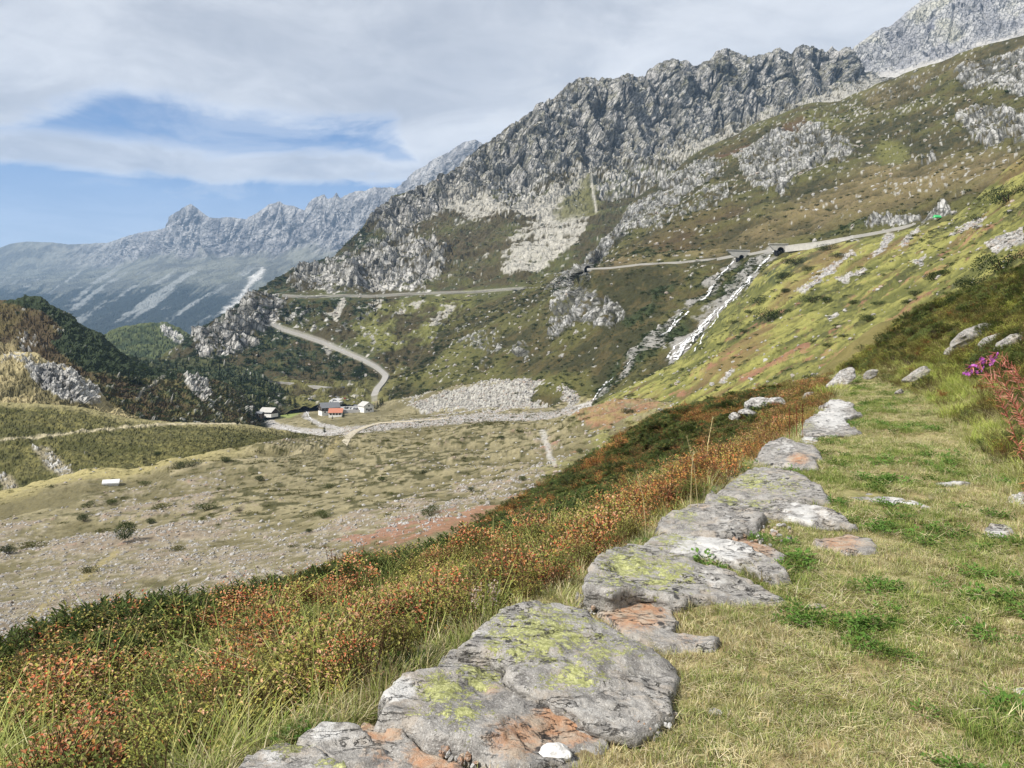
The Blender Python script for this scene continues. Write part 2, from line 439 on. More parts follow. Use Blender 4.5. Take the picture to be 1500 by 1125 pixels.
d2 = crag(M, 6, 26, rockw, 2.6); ck2 = M.crk; d = crag(M, 34, 95, np.clip(rockw, .12, 1), 3.2) + d2 + n_b * 4; ckM = np.minimum(ck2, M.crk * 1.2)
gul = ridged((x + n_a * 30) / 95, (y + n_a * 30) / 240, z / 520, 3, .5); d = d + (gul - .42) * 40 * np.clip(cliff + low4 * .5 + low3 * .5, 0, 1)
d = d * calm * calm_top
M.p = M.p + N * d[..., None]
M.p[..., 2] += (fbm(x / 20, y / 20, z / 30, 3) * 5 * sstep(.06 - M.t, 0, .06) * cliff)
slope = 1 - np.abs(M.normal()[..., 2])
rk = sstep(rockw * .82 + n_b * .70 + n_c * .42 + (slope - .45) * .9 + n_a * .35, .46, .60)
veg = lerp(np.array(HEATH, np.float32), np.array(OLIVE, np.float32), sstep(n_a + n_b * .6, -.25, .3)[..., None])
dark = soft_poly(wpx, wpy, [(585,318),(700,300),(745,325),(765,380),(700,425),(640,420),(620,360),(560,345)], 14)
veg = cmix(veg, (.075, .058, .032), dark * .8 * sstep(n_b, -.3, .3))
left_sh = soft_poly(wpx, wpy, [(200,600),(285,480),(420,392),(540,330),(560,345),(480,395),(420,432),(560,440),(620,430),(520,470),(420,470),(440,500),(560,545),(540,590),(380,600)], 12)
veg = cmix(veg, SHRUB, np.clip(left_sh * sstep(n_b + n_a * .5 + n_c * .4, -.10, .10) * .95 + sstep(n_b + n_c * .5, .22, .34) * .7, 0, 1))
gr = soft_poly(wpx, wpy, [(560,440),(690,432),(700,480),(640,530),(590,545),(540,510),(500,480)], 14)
veg = cmix(veg, (.15, .15, .045), gr * sstep(n_a + n_b * .5, -.2, .3) * .8)
vilg = soft_poly(wpx, wpy, [(400,562),(470,556),(520,560),(560,548),(590,545),(610,570),(590,600),(470,612),(430,600)], 9); veg = cmix(veg, (.135, .125, .042), vilg * .8 * sstep(n_b + n_a * .4, -.45, .1)); left_sh = left_sh * (1 - .92 * vilg)
col = veg
rc = lerp(np.array((.23,.225,.21), np.float32), np.array((.52,.50,.465), np.float32), sstep(n_b * .8 + n_c * .6 + n_a * .4, -.42, .28)[..., None])
rc = cmix(rc, ROCKL, sstep(n_b + n_c, .15, .6) * .8)
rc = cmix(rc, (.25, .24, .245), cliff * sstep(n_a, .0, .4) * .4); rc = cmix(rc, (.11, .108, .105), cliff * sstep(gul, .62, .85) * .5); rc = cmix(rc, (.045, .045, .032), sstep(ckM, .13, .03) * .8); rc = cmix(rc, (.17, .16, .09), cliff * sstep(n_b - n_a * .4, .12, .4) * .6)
col = cmix(col, np.zeros(3), rk * 0) * (1 - rk[..., None]) + rc * rk[..., None]
sc_poly = [([(862,240),(800,300),(770,330),(742,360),(735,385),(775,385),(815,345),(850,300)], 6, .75), ([(1060,190),(1040,225),(1000,262),(960,290),(985,292),(1040,250),(1090,205)], 6, .7), ([(900,228),(880,262),(905,262),(925,230)], 5, .7), ([(660,258),(640,282),(600,300),(620,302),(665,285),(690,262)], 5, .6), ([(690,290),(765,300),(830,272),(852,236),(868,240),(846,285),(866,322),(845,352),(805,388),(742,405),(728,395),(768,352),(795,325),(740,318),(690,322),(640,300)], 6, 1.0),
 ([(1240,122),(1180,145),(1090,180),(1000,210),(960,225),(975,240),(1060,222),(1160,190),(1300,160),(1360,140),(1330,100)], 9, .9),
 ([(640,285),(700,283),(760,312),(740,322),(660,305)], 5, .8), ([(478,462),(500,440),(508,445),(490,478)], 3, 1), ([(540,445),(566,440),(560,455),(545,452)], 3, 1),
 ([(628,478),(660,450),(668,455),(640,480)], 3, 1), ([(576,460),(592,450),(588,462),(578,468)], 3, .9), ([(600,446),(620,440),(612,455)], 3, .9), ([(472,505),(490,508),(480,522)], 3, .9)]
scw = np.zeros_like(px)
for pl, ww, st in sc_poly: scw = np.maximum(scw, st * soft_poly(lerp(px, wpx, .6), lerp(py, wpy, .6), pl, ww))
sc = sstep(scw * .80 + n_b * .75 + n_c * .5 + n_a * .35, .42, .60)
col = cmix(col, SCREE, sc * .92); rk = np.maximum(rk, sc * .5)
green = soft_poly(wpx, wpy, [(812,316),(850,262),(862,250),(876,300),(884,318),(850,322)], 6)
col = cmix(col, (.115, .11, .042), green * .9); rk = rk * (1 - green)
gully = np.exp(-(line_dist(px + n_c * 2, py, [(864,236),(866,262),(870,288),(874,312)]) / 1.8) ** 2)
col = cmix(col, SCREE, gully)
paint_col = cmix(col, (.34, .325, .29), sstep(-np.minimum(line_dist(px, py, ROADS['zig']), line_dist(px, py, ROADS['upper']) * 2.2), -6, -3) * .5)
n_shM = n_b + n_a * .5 + n_c * .4; roadM = roadd.copy(); rkM = rk.copy(); scM = sc.copy()
M.build('mountain', paint_col, np.maximum(rk, sc * .4), terrain_mat('mountain rock and heath', 9.0), 'rocky mountain side with grey cliffs, scree fans and a jagged crest', 'mountain')
print('M', M.p.shape)

# ---- P: the pale peak at top right -----------------------------------------------------------
PK = Layer([
 [(1180,150,2500),(1222,110,2550),(1235,84,2560),(1255,68,2570),(1275,52,2580),(1290,42,2590),(1300,40,2590),(1310,36,2600),(1330,18,2610),(1348,0,2620),(1380,-28,2640),(1420,-52,2660),(1500,-75,2700),(1600,-60,2750),(1700,-40,2800)],
 [(1180,160,2440),(1235,118,2440),(1300,95,2420),(1400,60,2400),(1500,20,2400),(1700,0,2400)],
 [(1180,175,2300),(1235,140,2280),(1300,118,2260),(1400,92,2230),(1500,62,2200),(1700,40,2150)],
 [(1180,300,1900),(1300,260,1900),(1500,200,1850),(1700,150,1800)],
], columns(1180, 1700, 1.9), 1.9, sm=9, keep=(0,))
N = PK.normal(); x, y, z = xyz(PK, 1.0)
ct = sstep(PK.t, 2.0, 1.4)
PK.p = PK.p + N * (crag(PK, 34, 150, np.clip(ct, .1, 1), 3.5) + crag(PK, 9, 30, np.clip(ct, .1, 1), 3) )[..., None] * (sstep(PK.t, 0, .25) * .7 + .3)[..., None]
n_a = fbm(x / 110, y / 110, z / 260, 4); n_b = fbm(x / 28, y / 28, z / 70, 4, .6)
col = lerp(np.array((.24, .24, .25), np.float32), np.array((.40, .395, .38), np.float32), sstep(n_a * .7 + n_b * .6, -.4, .4)[..., None])
col = cmix(col, (.31, .30, .21), sstep(n_a, .1, .5) * .5)
col = cmix(col, (.38, .365, .34), sstep(PK.t + n_b * .3 + n_a * .3, 1.3, 1.8))
col = cmix(col, (.12, .125, .15), soft_poly(PK.px + n_b * 9, PK.py + n_a * 9, [(1352,60),(1358,40),(1370,28),(1372,45),(1362,58)], 3) * .85)
PK.build('mountain_peak', col, ct, terrain_mat('pale peak rock', 16.0), 'pale grey rock peak rising out of the top right corner', 'mountain')

# ---- F: the far hazy range --------------------------------------------------------------------
f_ridge = [(-420,390,9500),(-300,378,9400),(0,363,9000),(15,357,9000),(40,354,8900),(75,355,8800),(100,358,8700),(140,356,8500),(160,355,8400),(180,348,8200),(200,342,8000),(230,337,7700),
 (243,334,7500),(248,317,7300),(260,309,7200),(270,303,7150),(280,299,7100),(290,306,7100),(300,314,7050),(308,319,7000),(320,319,6950),(330,318,6900),(345,319,6850),(360,321,6800),(375,312,6750),(385,306,6700),
 (395,300,6700),(404,297,6650),(410,294,6650),(416,299,6650),(430,302,6600),(440,306,6600),(447,309,6550),(452,298,6550),(458,292,6500),(465,288,6500),(475,284,6450),(480,291,6450),(487,289,6400),(493,281,6400),(498,290,6400),(510,284,6350),
 (520,280,6300),(535,281,6250),(548,274,6200),(560,276,6200),(572,274,6100),(580,276,6000),(590,268,5800),(600,258,5600),(610,250,5500),(625,242,5400),(640,231,5300),(655,224,5200),(668,216,5100),(680,209,5050),(688,208,5000),(696,205,5000),(704,208,5000),(714,218,4950),(730,262,4900),(800,340,4900)]
FR = Layer([
 f_ridge,
 [(-420,430,8800),(-300,420,8700),(0,400,8400),(150,392,8000),(243,372,7200),(300,372,6900),(400,372,6400),(500,360,6100),(560,352,5900),(640,320,5100),(700,290,4800),(800,380,4700)],
 [(-420,460,7200),(-300,450,7100),(0,418,7000),(150,412,6800),(250,400,6400),(400,405,5900),(560,400,5400),(700,380,4500),(800,420,4400)],
 [(-420,560,4600),(-300,540,4500),(0,490,4400),(150,490,4300),(400,500,4200),(560,500,4000),(800,520,3800)],
 [(-420,640,3000),(0,600,3000),(400,610,3000),(800,620,3000)],
], columns(-420, 800, 1.55, coarse=14), 1.55, sm=7, keep=(0,))
N = FR.normal(); x, y, z = xyz(FR, 1.0); px, py = FR.px, FR.py
cl = sstep(FR.t + fbm(x / 300, y / 300, z / 300, 3) * .35, 1.25, .85)
cl = cl * sstep(px, 40, 260) + sstep(py, 410, 370) * .15
cl = np.clip(cl, 0, 1)
FR.p = FR.p + N * ((crag(FR, 90, 330, np.clip(cl, .18, 1), 5) + crag(FR, 22, 75, np.clip(cl, .25, 1), 4)) * (sstep(FR.t, 0, .3) * .8 + .2))[..., None]
qa = px * .86 + py * .5; qb = -px * .5 + py * .86                    # gullies run down to the left here
st = fbm(qa / 90 + 0, (px * .55 + py * .83) / 13, qb * 0 + 2.5, 4, .55)
n_a = fbm(x / 260, y / 260, z / 260, 4); n_b = fbm(x / 70, y / 70, z / 150, 4, .6)
wpx = px + n_a * 14; wpy = py + n_b * 10
rocky = lerp(np.array((.15, .15, .158), np.float32), np.array((.33, .325, .32), np.float32), sstep(n_b + n_a * .6, -.4, .4)[..., None])
mead = lerp(np.array((.07, .075, .065), np.float32), np.array((.13, .135, .11), np.float32), sstep(n_a + n_b * .4, -.3, .3)[..., None])
col = mead
col = cmix(col, (.016, .022, .016), np.clip(sstep(st * .9 + n_a * .35 + (py - 420) / 55 , -.06, .14), 0, 1) * sstep(py, 400, 428))
pale = sstep(st * 1.0 - n_a * .3 + n_b * .15, .14, .40) * sstep(py, 385, 405) * sstep(py, 500, 455)
col = cmix(col, (.26, .27, .26), pale * .7)
col = col * (1 - cl[..., None]) + rocky * cl[..., None]
scr = np.minimum(line_dist(wpx, wpy, [(378,398),(360,425),(345,445),(330,460)]), 99)
col = cmix(col, (.50, .49, .46), np.exp(-(scr / 5) ** 2) * .9)
FR.build('mountain_range', col, cl * .8, terrain_mat('far limestone range', 38.0), 'far pale limestone range with a square cut summit, blue in the haze', 'mountain')
print('F', FR.p.shape)

# ---- small hills at the valley's mouth -----------------------------------------------------------
def hill(name, contours, cols, step, disp, s, colf, mat, label, keep=(0,), sm=9, calmf=None):
    L = Layer(contours, cols, step, sm=sm, keep=keep)
    N = L.normal(); x, y, z = xyz(L, 1.0)
    L.na = fbm(x / (s * 4), y / (s * 4), z / (s * 4), 4); L.nb = fbm(x / s, y / s, z / s, 4, .6); L.nc = fbm(x / s * 3, y / s * 3, z / s * 3, 3, .6)
    L.wpx = L.px + L.na * 10 + L.nb * 5; L.wpy = L.py + L.na * 6 + L.nb * 4
    col, rk, amp = colf(L)
    dd = disp * amp * (L.nb * .8 + L.nc * .5 + (ridged(x / s / 1.3, y / s / 1.3, z / s / 2, 4) - .4) * rk * 1.6) * (sstep(L.t, 0, .3) * .6 + .4)
    if calmf is not None: dd = dd * calmf(L)
    L.p = L.p + N * dd[..., None]
    L.build(name, col, rk, mat, label, 'hill'); return L
def vegmix(L, a, b, k=.6): return lerp(np.array(a, np.float32), np.array(b, np.float32), sstep(L.na + L.nb * k, -.3, .3)[..., None])
def rocks_of(L, w_, th=.5):
    r = sstep(w_ + L.nb * .5 + L.nc * .45, th - .07, th + .07)
    c = lerp(np.array(ROCKD, np.float32), np.array(ROCKL, np.float32), sstep(L.nb + L.nc * .9 + L.na * .4, -.5, .4)[..., None]); return r, c

def c_knoll(L):
    c = vegmix(L, (.028, .042, .018), (.075, .09, .035), 1.2); r, rc = rocks_of(L, soft_poly(L.wpx, L.wpy, [(235,476),(252,480),(275,500),(262,505),(240,490)], 4) * .8 - .12)
    return c * (1 - r[..., None]) + rc * r[..., None], r, np.ones_like(L.px)
hill('forest_knoll', [[(110,520,1250),(150,492,1300),(165,482,1320),(185,477,1330),(205,474,1340),(225,472,1340),(245,472,1340),(262,480,1330),(278,490,1320),(292,503,1300),(330,530,1280)],
 [(110,530,1200),(165,505,1220),(225,500,1230),(278,510,1220),(330,540,1200)], [(110,560,1050),(225,545,1060),(330,560,1050)]], columns(110, 330, 1.7), 1.7, 7, 16, c_knoll, terrain_mat('knoll', 8.0), 'small dark wooded knoll in the valley mouth below the far range')
def c_back(L):
    c = vegmix(L, (.024, .036, .016), (.06, .065, .026), 1.0); r, rc = rocks_of(L, np.zeros_like(L.px) + .08)
    c = cmix(c, DRY, soft_poly(L.wpx, L.wpy, [(180,545),(210,542),(245,545),(250,549),(200,549)], 3) * .8)
    return c * (1 - r[..., None]) + rc * r[..., None], r, np.ones_like(L.px)
L5 = hill('wooded_ridge', [[(90,520,800),(150,512,820),(190,522,830),(240,528,830),(290,522,830),(330,530,815),(365,540,800),(390,551,780),(405,560,765),(420,575,745),(432,592,725),(445,612,700),(470,640,690)],
 [(90,535,740),(200,535,760),(300,540,765),(390,566,720),(432,604,690),(470,650,680)], [(90,560,620),(200,562,640),(300,575,660),(390,596,655),(432,622,650),(470,665,650)], [(90,640,560),(300,650,560),(470,680,600)]],
 columns(90, 470, 1.6), 1.6, 5, 10, c_back, terrain_mat('wooded ridge', 5.0), 'low wooded ridge of dwarf pine before the valley step')
def c_dark(L):
    c = vegmix(L, (.062, .045, .022), (.105, .085, .035))
    c = cmix(c, SHRUB, sstep(soft_poly(L.wpx, L.wpy, [(5,445),(40,425),(80,440),(130,470),(190,515),(260,540),(255,560),(130,545),(90,520),(70,500),(95,485),(60,455)], 8) + L.nb * .5 + L.nc * .4, .45, .6))
    c = cmix(c, DRY, soft_poly(L.wpx, L.wpy, [(-200,500),(0,505),(20,500),(28,525),(0,560),(-200,560)], 8) * .6)
    c = cmix(c, (.12, .115, .04), soft_poly(L.wpx, L.wpy, [(120,560),(250,560),(330,580),(370,620),(200,620)], 14) * sstep(L.na + L.nb, -.3, .3) * .7)
    c = cmix(c, SHRUB, sstep(L.nb + L.nc * .5, .16, .30) * sstep(L.px, 100, 180) * .9)
    r, rc = rocks_of(L, soft_poly(L.wpx, L.wpy, [(268,552),(300,552),(312,575),(300,588),(278,575)], 3) * .6 + soft_poly(L.wpx, L.wpy, [(28,480),(50,500),(52,520),(34,520),(22,490)], 4) * .35 + .02 + sstep(L.py, 570, 605) * .18)
    tr = np.exp(-(line_dist(L.px, L.py, [(200,585),(212,570),(228,560),(240,552)]) / 1.6) ** 2)
    c = c * (1 - r[..., None]) + rc * r[..., None]
    return cmix(c, SCREE, tr * .8), r, np.ones_like(L.px)
L3 = hill('dark_hill', [[(-300,380,600),(-100,420,590),(0,440,570),(20,440,570),(35,434,570),(60,434,570),(75,444,570),(90,455,570),(110,465,570),(125,478,570),(150,490,570),(165,505,570),(180,518,575),(200,530,580),(225,540,590),(250,544,600),(290,550,620),(330,560,640),(360,580,660),(380,600,660),(410,640,660)],
 [(-300,450,540),(0,490,520),(60,490,515),(110,510,510),(150,530,510),(200,555,515),(290,575,540),(360,600,580),(410,650,620)],
 [(-300,560,450),(0,560,445),(100,575,440),(150,595,440),(200,610,440),(290,622,460),(360,632,500),(410,660,580)],
 [(-300,660,380),(0,660,385),(200,680,390),(410,700,480)]], columns(-300, 410, 1.6), 1.6, 5.5, 9, c_dark, terrain_mat('dark hill', 4.0), 'dark heather hill on the left with dwarf pine on its right flank')
def c_knob(L):
    c = vegmix(L, (.12, .105, .05), DRY)
    r, rc = rocks_of(L, soft_poly(L.wpx, L.wpy, [(40,535),(80,530),(110,538),(148,570),(150,595),(90,585),(45,560)], 5) * .75 + soft_poly(L.wpx, L.wpy, [(0,518),(50,512),(72,528),(40,535),(0,535)], 4) * .35 - .02)
    return c * (1 - r[..., None]) + rc * r[..., None], r, np.ones_like(L.px)
L2 = hill('rocky_knoll', [[(-300,520,430),(-100,508,425),(0,520,420),(20,517,420),(40,514,420),(55,517,420),(68,527,420),(85,533,420),(100,536,420),(112,546,420),(130,556,420),(144,570,420),(150,584,420),(165,597,420),(200,612,420)],
 [(-300,560,400),(0,555,395),(60,556,392),(110,572,392),(150,598,396),(200,618,405)], [(-300,610,360),(0,610,360),(100,615,360),(200,628,370)], [(-300,660,335),(200,660,340)]],
 columns(-300, 200, 1.5), 1.5, 4.5, 7, c_knob, terrain_mat('rocky knoll', 3.0), 'rounded grey rock knoll with dry grass above the left hillside path')
def c_meadow(L):
    c = vegmix(L, (.062, .062, .019), (.165, .150, .054), .8)
    c = cmix(c, (.055, .055, .02), sstep(L.nb + L.nc * .5 + L.na * .6, .06, .24) * sstep(L.px, -100, 60) * .8)
    c = cmix(c, (.29, .255, .125), sstep(line_dist(L.px, L.py + L.nb * 3, [(-300,582),(0,590),(60,592),(120,597),(180,612),(250,619),(350,622),(420,632)]), 9, 2) * .7)
    bank = soft_poly(L.wpx, L.wpy, [(52,660),(75,658),(110,695),(100,705),(75,690)], 4) + soft_poly(L.wpx, L.wpy, [(0,690),(20,700),(20,715),(0,720)], 4)
    r, rc = rocks_of(L, bank * .45 - .08); c = cmix(c, (.27, .235, .165), bank * .8)
    c = c * (1 - r[..., None]) + rc * r[..., None]
    tr = np.exp(-(line_dist(L.px, L.py, HILLPATH) / 1.7) ** 2)
    return cmix(c, (.42, .37, .25), tr * .95), r, np.ones_like(L.px)
HILLPATH = [(-300,668),(0,645),(60,639),(140,630),(225,622),(300,620),(400,620)]
L1 = hill('meadow_hill', [[(-300,584,330),(0,589,330),(60,591,335),(120,596,340),(180,611,345),(250,618,360),(350,620,380),(420,631,400),(480,641,430),(560,650,470)],
 [(-300,650,290),(0,645,290),(200,650,300),(300,642,310),(400,640,340),(480,645,380),(560,652,430)],
 [(-300,770,225),(0,745,235),(200,702,250),(300,682,270),(400,657,300),(480,646,350),(560,655,400)], [(-300,840,190),(0,800,200),(200,760,210),(560,690,330)]],
 columns(-300, 560, 1.5), 1.5, 1.6, 5, c_meadow, terrain_mat('meadow hill', 2.2, .5), 'olive meadow hill on the left crossed by a thin pale footpath', sm=15)
# ---- S: the nearer shoulder with the road bench and the waterfall gullies -------------------------
ROADS['pass'] = [(861,394),(900,392),(940,387),(1000,384),(1050,379),(1077,374),(1105,371),(1133,365),(1160,362),(1200,356),(1250,347),(1300,338),(1345,328),(1390,319),(1440,300),(1500,272)]
S = Layer([
 [(560,588,725),(600,540,800),(640,490,880),(700,446,935),(745,432,950),(800,404,930),(840,397,925),(855,390,930),(862,380,940),(872,368,950),(880,357,960),(890,342,975),(900,330,990),(915,310,1010),(930,290,1030),(945,280,1040),(960,270,1050),(975,262,1070),(985,254,1080),(995,243,1090),(1005,235,1100),(1020,224,1100),(1030,219,1100),
  (1045,212,1100),(1060,204,1100),(1075,199,1100),(1085,194,1100),(1100,184,1100),(1110,179,1100),(1130,172,1090),(1150,165,1090),(1165,160,1080),(1180,153,1075),(1200,150,1070),(1215,150,1065),(1230,148,1062),(1250,139,1060),(1268,132,1055),(1290,121,1050),(1310,114,1040),(1330,106,1020),(1350,99,1000),(1375,92,975),(1400,81,950),(1425,72,930),(1450,64,915),(1475,58,905),(1500,51,900),(1600,30,900),(1720,10,900)],
 [(560,592,705),(640,506,830),(700,466,870),(800,425,860),(862,392,640),(880,382,850),(930,345,880),(1005,300,870),(1110,255,850),(1290,212,800),(1400,186,720),(1500,166,660),(1720,120,650)],
 [(560,600,690),(640,522,785),(700,482,800),(790,440,790),(840,418,720),(861,395,640),(900,392,620),(940,387,604),(1000,384,588),(1050,379,572),(1077,374,560),(1133,365,520),(1200,356,490),(1300,338,430),(1390,319,382),(1500,272,350),(1720,250,320)],
 [(560,606,685),(640,545,725),(700,520,700),(800,500,610),(900,480,525),(1000,470,485),(1130,440,440),(1300,420,350),(1500,400,290),(1720,400,270)],
 [(560,625,650),(640,592,620),(740,575,560),(800,573,500),(850,576,470),(900,576,430),(1000,545,390),(1300,560,280),(1720,560,220)],
 [(560,680,560),(740,620,500),(850,620,430),(900,620,390),(1000,600,340),(1300,620,250),(1720,640,200)],
], columns(560, 1720, 1.55), 1.55, sm=11, keep=(0,))
N = S.normal(); x, y, z = xyz(S, 1.0); px, py = S.px, S.py
n_a = fbm(x / 50, y / 50, z / 50, 4); n_b = fbm(x / 13, y / 13, z / 13, 4, .6); n_c = fbm(x / 4.5, y / 4.5, z / 4.5, 3, .6)
wpx = px + n_a * 14 + n_b * 7; wpy = py + n_a * 8 + n_b * 5
def polys(L, wx, wy, lst):
    o = np.zeros_like(L.px)
    for pl, ww, st in lst: o = np.maximum(o, st * soft_poly(wx, wy, pl, ww))
    return o
rz = polys(S, wpx, wpy, [
 ([(866,380),(880,345),(905,318),(940,285),(990,250),(1030,228),(1062,240),(1050,262),(1000,285),(985,310),(940,335),(900,352),(885,392)], 7, 1),
 ([(1080,235),(1110,200),(1150,190),(1190,186),(1240,200),(1262,228),(1230,240),(1200,245),(1170,262),(1150,290),(1105,275),(1090,262)], 7, 1),
 ([(1000,300),(1060,268),(1085,285),(1040,310),(1000,330),(950,345),(940,330)], 6, .8),
 ([(1400,98),(1440,82),(1500,72),(1720,30),(1720,100),(1500,140),(1450,135),(1410,130)], 8, 1),
 ([(1400,168),(1430,155),(1500,165),(1720,130),(1720,230),(1500,215),(1450,225),(1420,200)], 8, .95),
 ([(1240,150),(1330,108),(1400,90),(1390,120),(1300,150)], 10, .55), ([(1280,200),(1330,190),(1350,205),(1300,215)], 6, .5),
 ([(1320,228),(1370,220),(1372,238),(1335,240)], 4, .9), ([(1150,150),(1240,150),(1240,185),(1150,180)], 8, .45),
 ([(826,400),(858,370),(872,372),(866,396),(846,410),(815,425),(800,420)], 5, 1),
 ([(682,422),(692,412),(706,424),(710,442),(690,446)], 3, 1), ([(815,425),(870,425),(905,440),(915,465),(870,480),(820,485),(800,495),(810,460)], 6, .9),
 ([(676,490),(735,480),(740,515),(720,520),(700,510),(680,512)], 6, .75), ([(640,500),(700,455),(760,440),(800,432),(790,450),(720,470),(660,520)], 8, .42),
 ([(755,500),(775,500),(775,530),(760,530)], 4, .7), ([(700,530),(720,500),(715,540)], 4, .5),
 ([(1270,335),(1300,322),(1345,316),(1395,305),(1405,318),(1340,330),(1300,336)], 3, 1.1)])
roadd = np.minimum(line_dist(px, py, ROADS['pass']), 99); calm = sstep(roadd, 2, 12)
d1_ = crag(S, 2.6, 16, np.clip(rz + .12, 0, 1), 1.3); ck1 = S.crk; d2_ = crag(S, 11, 52, np.clip(rz, .10, 1), 1.5); ckS = np.minimum(ck1, S.crk * 1.2)
d = (d1_ + d2_ + n_b * 2.6 + n_a * 5) * calm * (sstep(S.t, 0, .22) * .7 + .3)
S.p = S.p + N * d[..., None]
slope = 1 - np.abs(S.normal()[..., 2])
speck = fbm(x / 5, y / 5, z / 5, 2, .6)
rk = sstep(rz * .80 + n_b * .62 + n_c * .42 + (slope - .42) * .8 + n_a * .2, .50, .62)
bo = sstep(speck + n_a * .30 + polys(S, wpx, wpy, [([(880,330),(1500,220),(1500,140),(1280,130),(1100,190)], 20, .16), ([(1370,235),(1500,215),(1500,245),(1400,285),(1300,290),(1180,310)], 12, .2)]), .60, .72)
veg = lerp(np.array((.066, .054, .022), np.float32), np.array((.076, .074, .024), np.float32), sstep(n_a + n_b * .5, -.25, .3)[..., None])
veg = cmix(veg, (.030, .032, .013), sstep(n_b * .7 + n_c * .5 - n_a * .7, -.05, .2) * .85)
brown = polys(S, wpx, wpy, [([(1040,232),(1120,196),(1180,175),(1190,188),(1110,205),(1060,238)], 6, 1), ([(880,395),(960,345),(1080,300),(1100,315),(960,380)], 14, .5)])
veg = cmix(veg, (.085, .050, .026), brown * .9)
tan = polys(S, wpx, wpy, [([(1150,310),(1280,245),(1400,235),(1500,225),(1500,260),(1300,310),(1150,355),(1050,360)], 18, .8), ([(1270,140),(1500,60),(1500,85),(1390,110),(1280,165)], 12, .7), ([(900,385),(1060,365),(1070,374),(900,391)], 4, .7)])
veg = cmix(veg, (.19, .145, .075), tan * sstep(n_b * .7 + n_a * .5, -.35, .25) * .85)
gr = polys(S, wpx, wpy, [([(1290,200),(1330,215),(1320,240),(1280,235)], 6, .9), ([(1180,170),(1240,165),(1230,190),(1190,185)], 6, .6), ([(650,560),(740,545),(860,545),(860,575),(820,580),(700,560)], 10, .5), ([(590,560),(650,520),(700,490),(740,480),(700,530),(620,570)], 10, .6)])
veg = cmix(veg, (.125, .125, .038), gr * .85)
dk = polys(S, wpx, wpy, [([(860,560),(900,530),(960,480),(1010,470),(990,500),(930,540),(880,590)], 6, 1), ([(1010,440),(1060,400),(1075,390),(1130,385),(1120,400),(1070,430),(1030,450)], 6, .8), ([(905,470),(950,440),(960,450),(925,480)], 5, .8), ([(905,380),(940,372),(1000,362),(1030,372),(950,384)], 3, .7), ([(950,420),(990,405),(985,430),(955,440)], 4, .7), ([(1215,348),(1290,318),(1295,330),(1240,345)], 3, .9)])
veg = cmix(veg, (.034, .048, .018), np.clip(dk * sstep(n_b + n_c * .5, -.35, .05), 0, 1))
rc = lerp(np.array(ROCKD, np.float32), np.array((.40, .395, .38), np.float32), sstep(n_b * .7 + n_c * .8 + n_a * .3, -.42, .22)[..., None])
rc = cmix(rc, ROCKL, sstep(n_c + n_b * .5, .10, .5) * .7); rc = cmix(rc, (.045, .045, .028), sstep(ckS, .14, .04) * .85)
r = np.maximum(rk, bo * .9)
col = veg * (1 - r[..., None]) + rc * r[..., None]
col = cmix(col, (.42, .41, .37), bo * .75)
GULLY1 = [(1133,368),(1124,380),(1112,392),(1100,405),(1090,416),(1078,428),(1070,440),(1055,452),(1040,464),(1028,478),(1018,490),(1005,502),(994,514),(985,528)]
GULLY2 = [(1078,380),(1070,388),(1060,400),(1052,408),(1044,420),(1036,430),(1030,438),(1012,446)]
GULLY3 = [(1006,458),(996,468),(985,478),(975,488),(962,498),(945,508),(930,520),(915,535),(900,550),(885,562),(876,575),(868,588)]
gw = np.minimum(np.minimum(line_dist(wpx, wpy, GULLY1) / 1.5, line_dist(wpx, wpy, GULLY2)), line_dist(wpx, wpy, GULLY3))
col = cmix(col, (.26, .25, .235), sstep(gw + n_c * 4, 8, 3) * .85)
strip = polys(S, px, py, [([(1195,410),(1205,398),(1250,368),(1252,374),(1215,402)], 2, 1), ([(1275,375),(1300,340),(1308,342),(1285,382)], 2, .8), ([(1010,575),(1030,560),(1035,566)], 2, .8)])
col = cmix(col, (.42, .40, .36), strip * .9)
n_shS = n_b + n_a * .3; rkS = r.copy(); boS = bo.copy()
S.build('mountain_shoulder', col, np.maximum(rk, bo * .5), terrain_mat('shoulder heath and outcrops', 4.5), 'brown heath shoulder with pale rock bands above the pass road', 'mountain')
print('S', S.p.shape)

# ---- R: the bright grassy slope right of the waterfall ----------------------------------------------
R = Layer([
 [(840,610,420),(870,592,410),(900,576,412),(930,562,418),(960,545,424),(985,530,428),(1012,508,436),(1040,474,450),(1065,447,468),(1090,424,488),(1110,400,500),(1135,379,508),(1170,368,490),(1200,362,476),(1250,352,450),(1300,343,424),(1350,331,398),(1390,324,376),(1420,300,362),(1450,270,350),(1480,242,338),(1500,228,330),(1600,180,290),(1720,140,255)],
 [(840,625,360),(870,612,350),(930,592,300),(1000,556,270),(1100,500,240),(1200,455,215),(1300,415,200),(1400,365,180),(1500,305,160),(1720,190,125)],
 [(840,650,250),(930,630,190),(1000,604,160),(1100,572,130),(1200,534,95),(1300,494,80),(1400,438,65),(1500,378,55),(1720,270,45)],
 [(840,760,120),(930,720,90),(1000,680,70),(1100,640,50),(1200,595,42),(1300,550,38),(1400,505,33),(1500,455,30),(1720,370,25)],
], columns(840, 1720, 1.5), 1.5, sm=15, keep=(0,))
N = R.normal(); x, y, z = xyz(R, 1.0); px, py = R.px, R.py
qa = px * .875 - py * .485; qb = px * .485 + py * .875      # along / across the fall line of the turf
wv = fbm(qa / 120, qb / 40, 3.3, 3) * 10
st1 = fbm(qa / 110, (qb + wv) / 9, 1.1, 4, .55); st2 = fbm(qa / 45, (qb + wv) / 4.2, 7.7, 3, .6); st3 = fbm(qa / 190, (qb + wv) / 26, 4.2, 3); st4 = fbm(qa / 14, (qb + wv) / 2.3, 9.4, 3, .6)
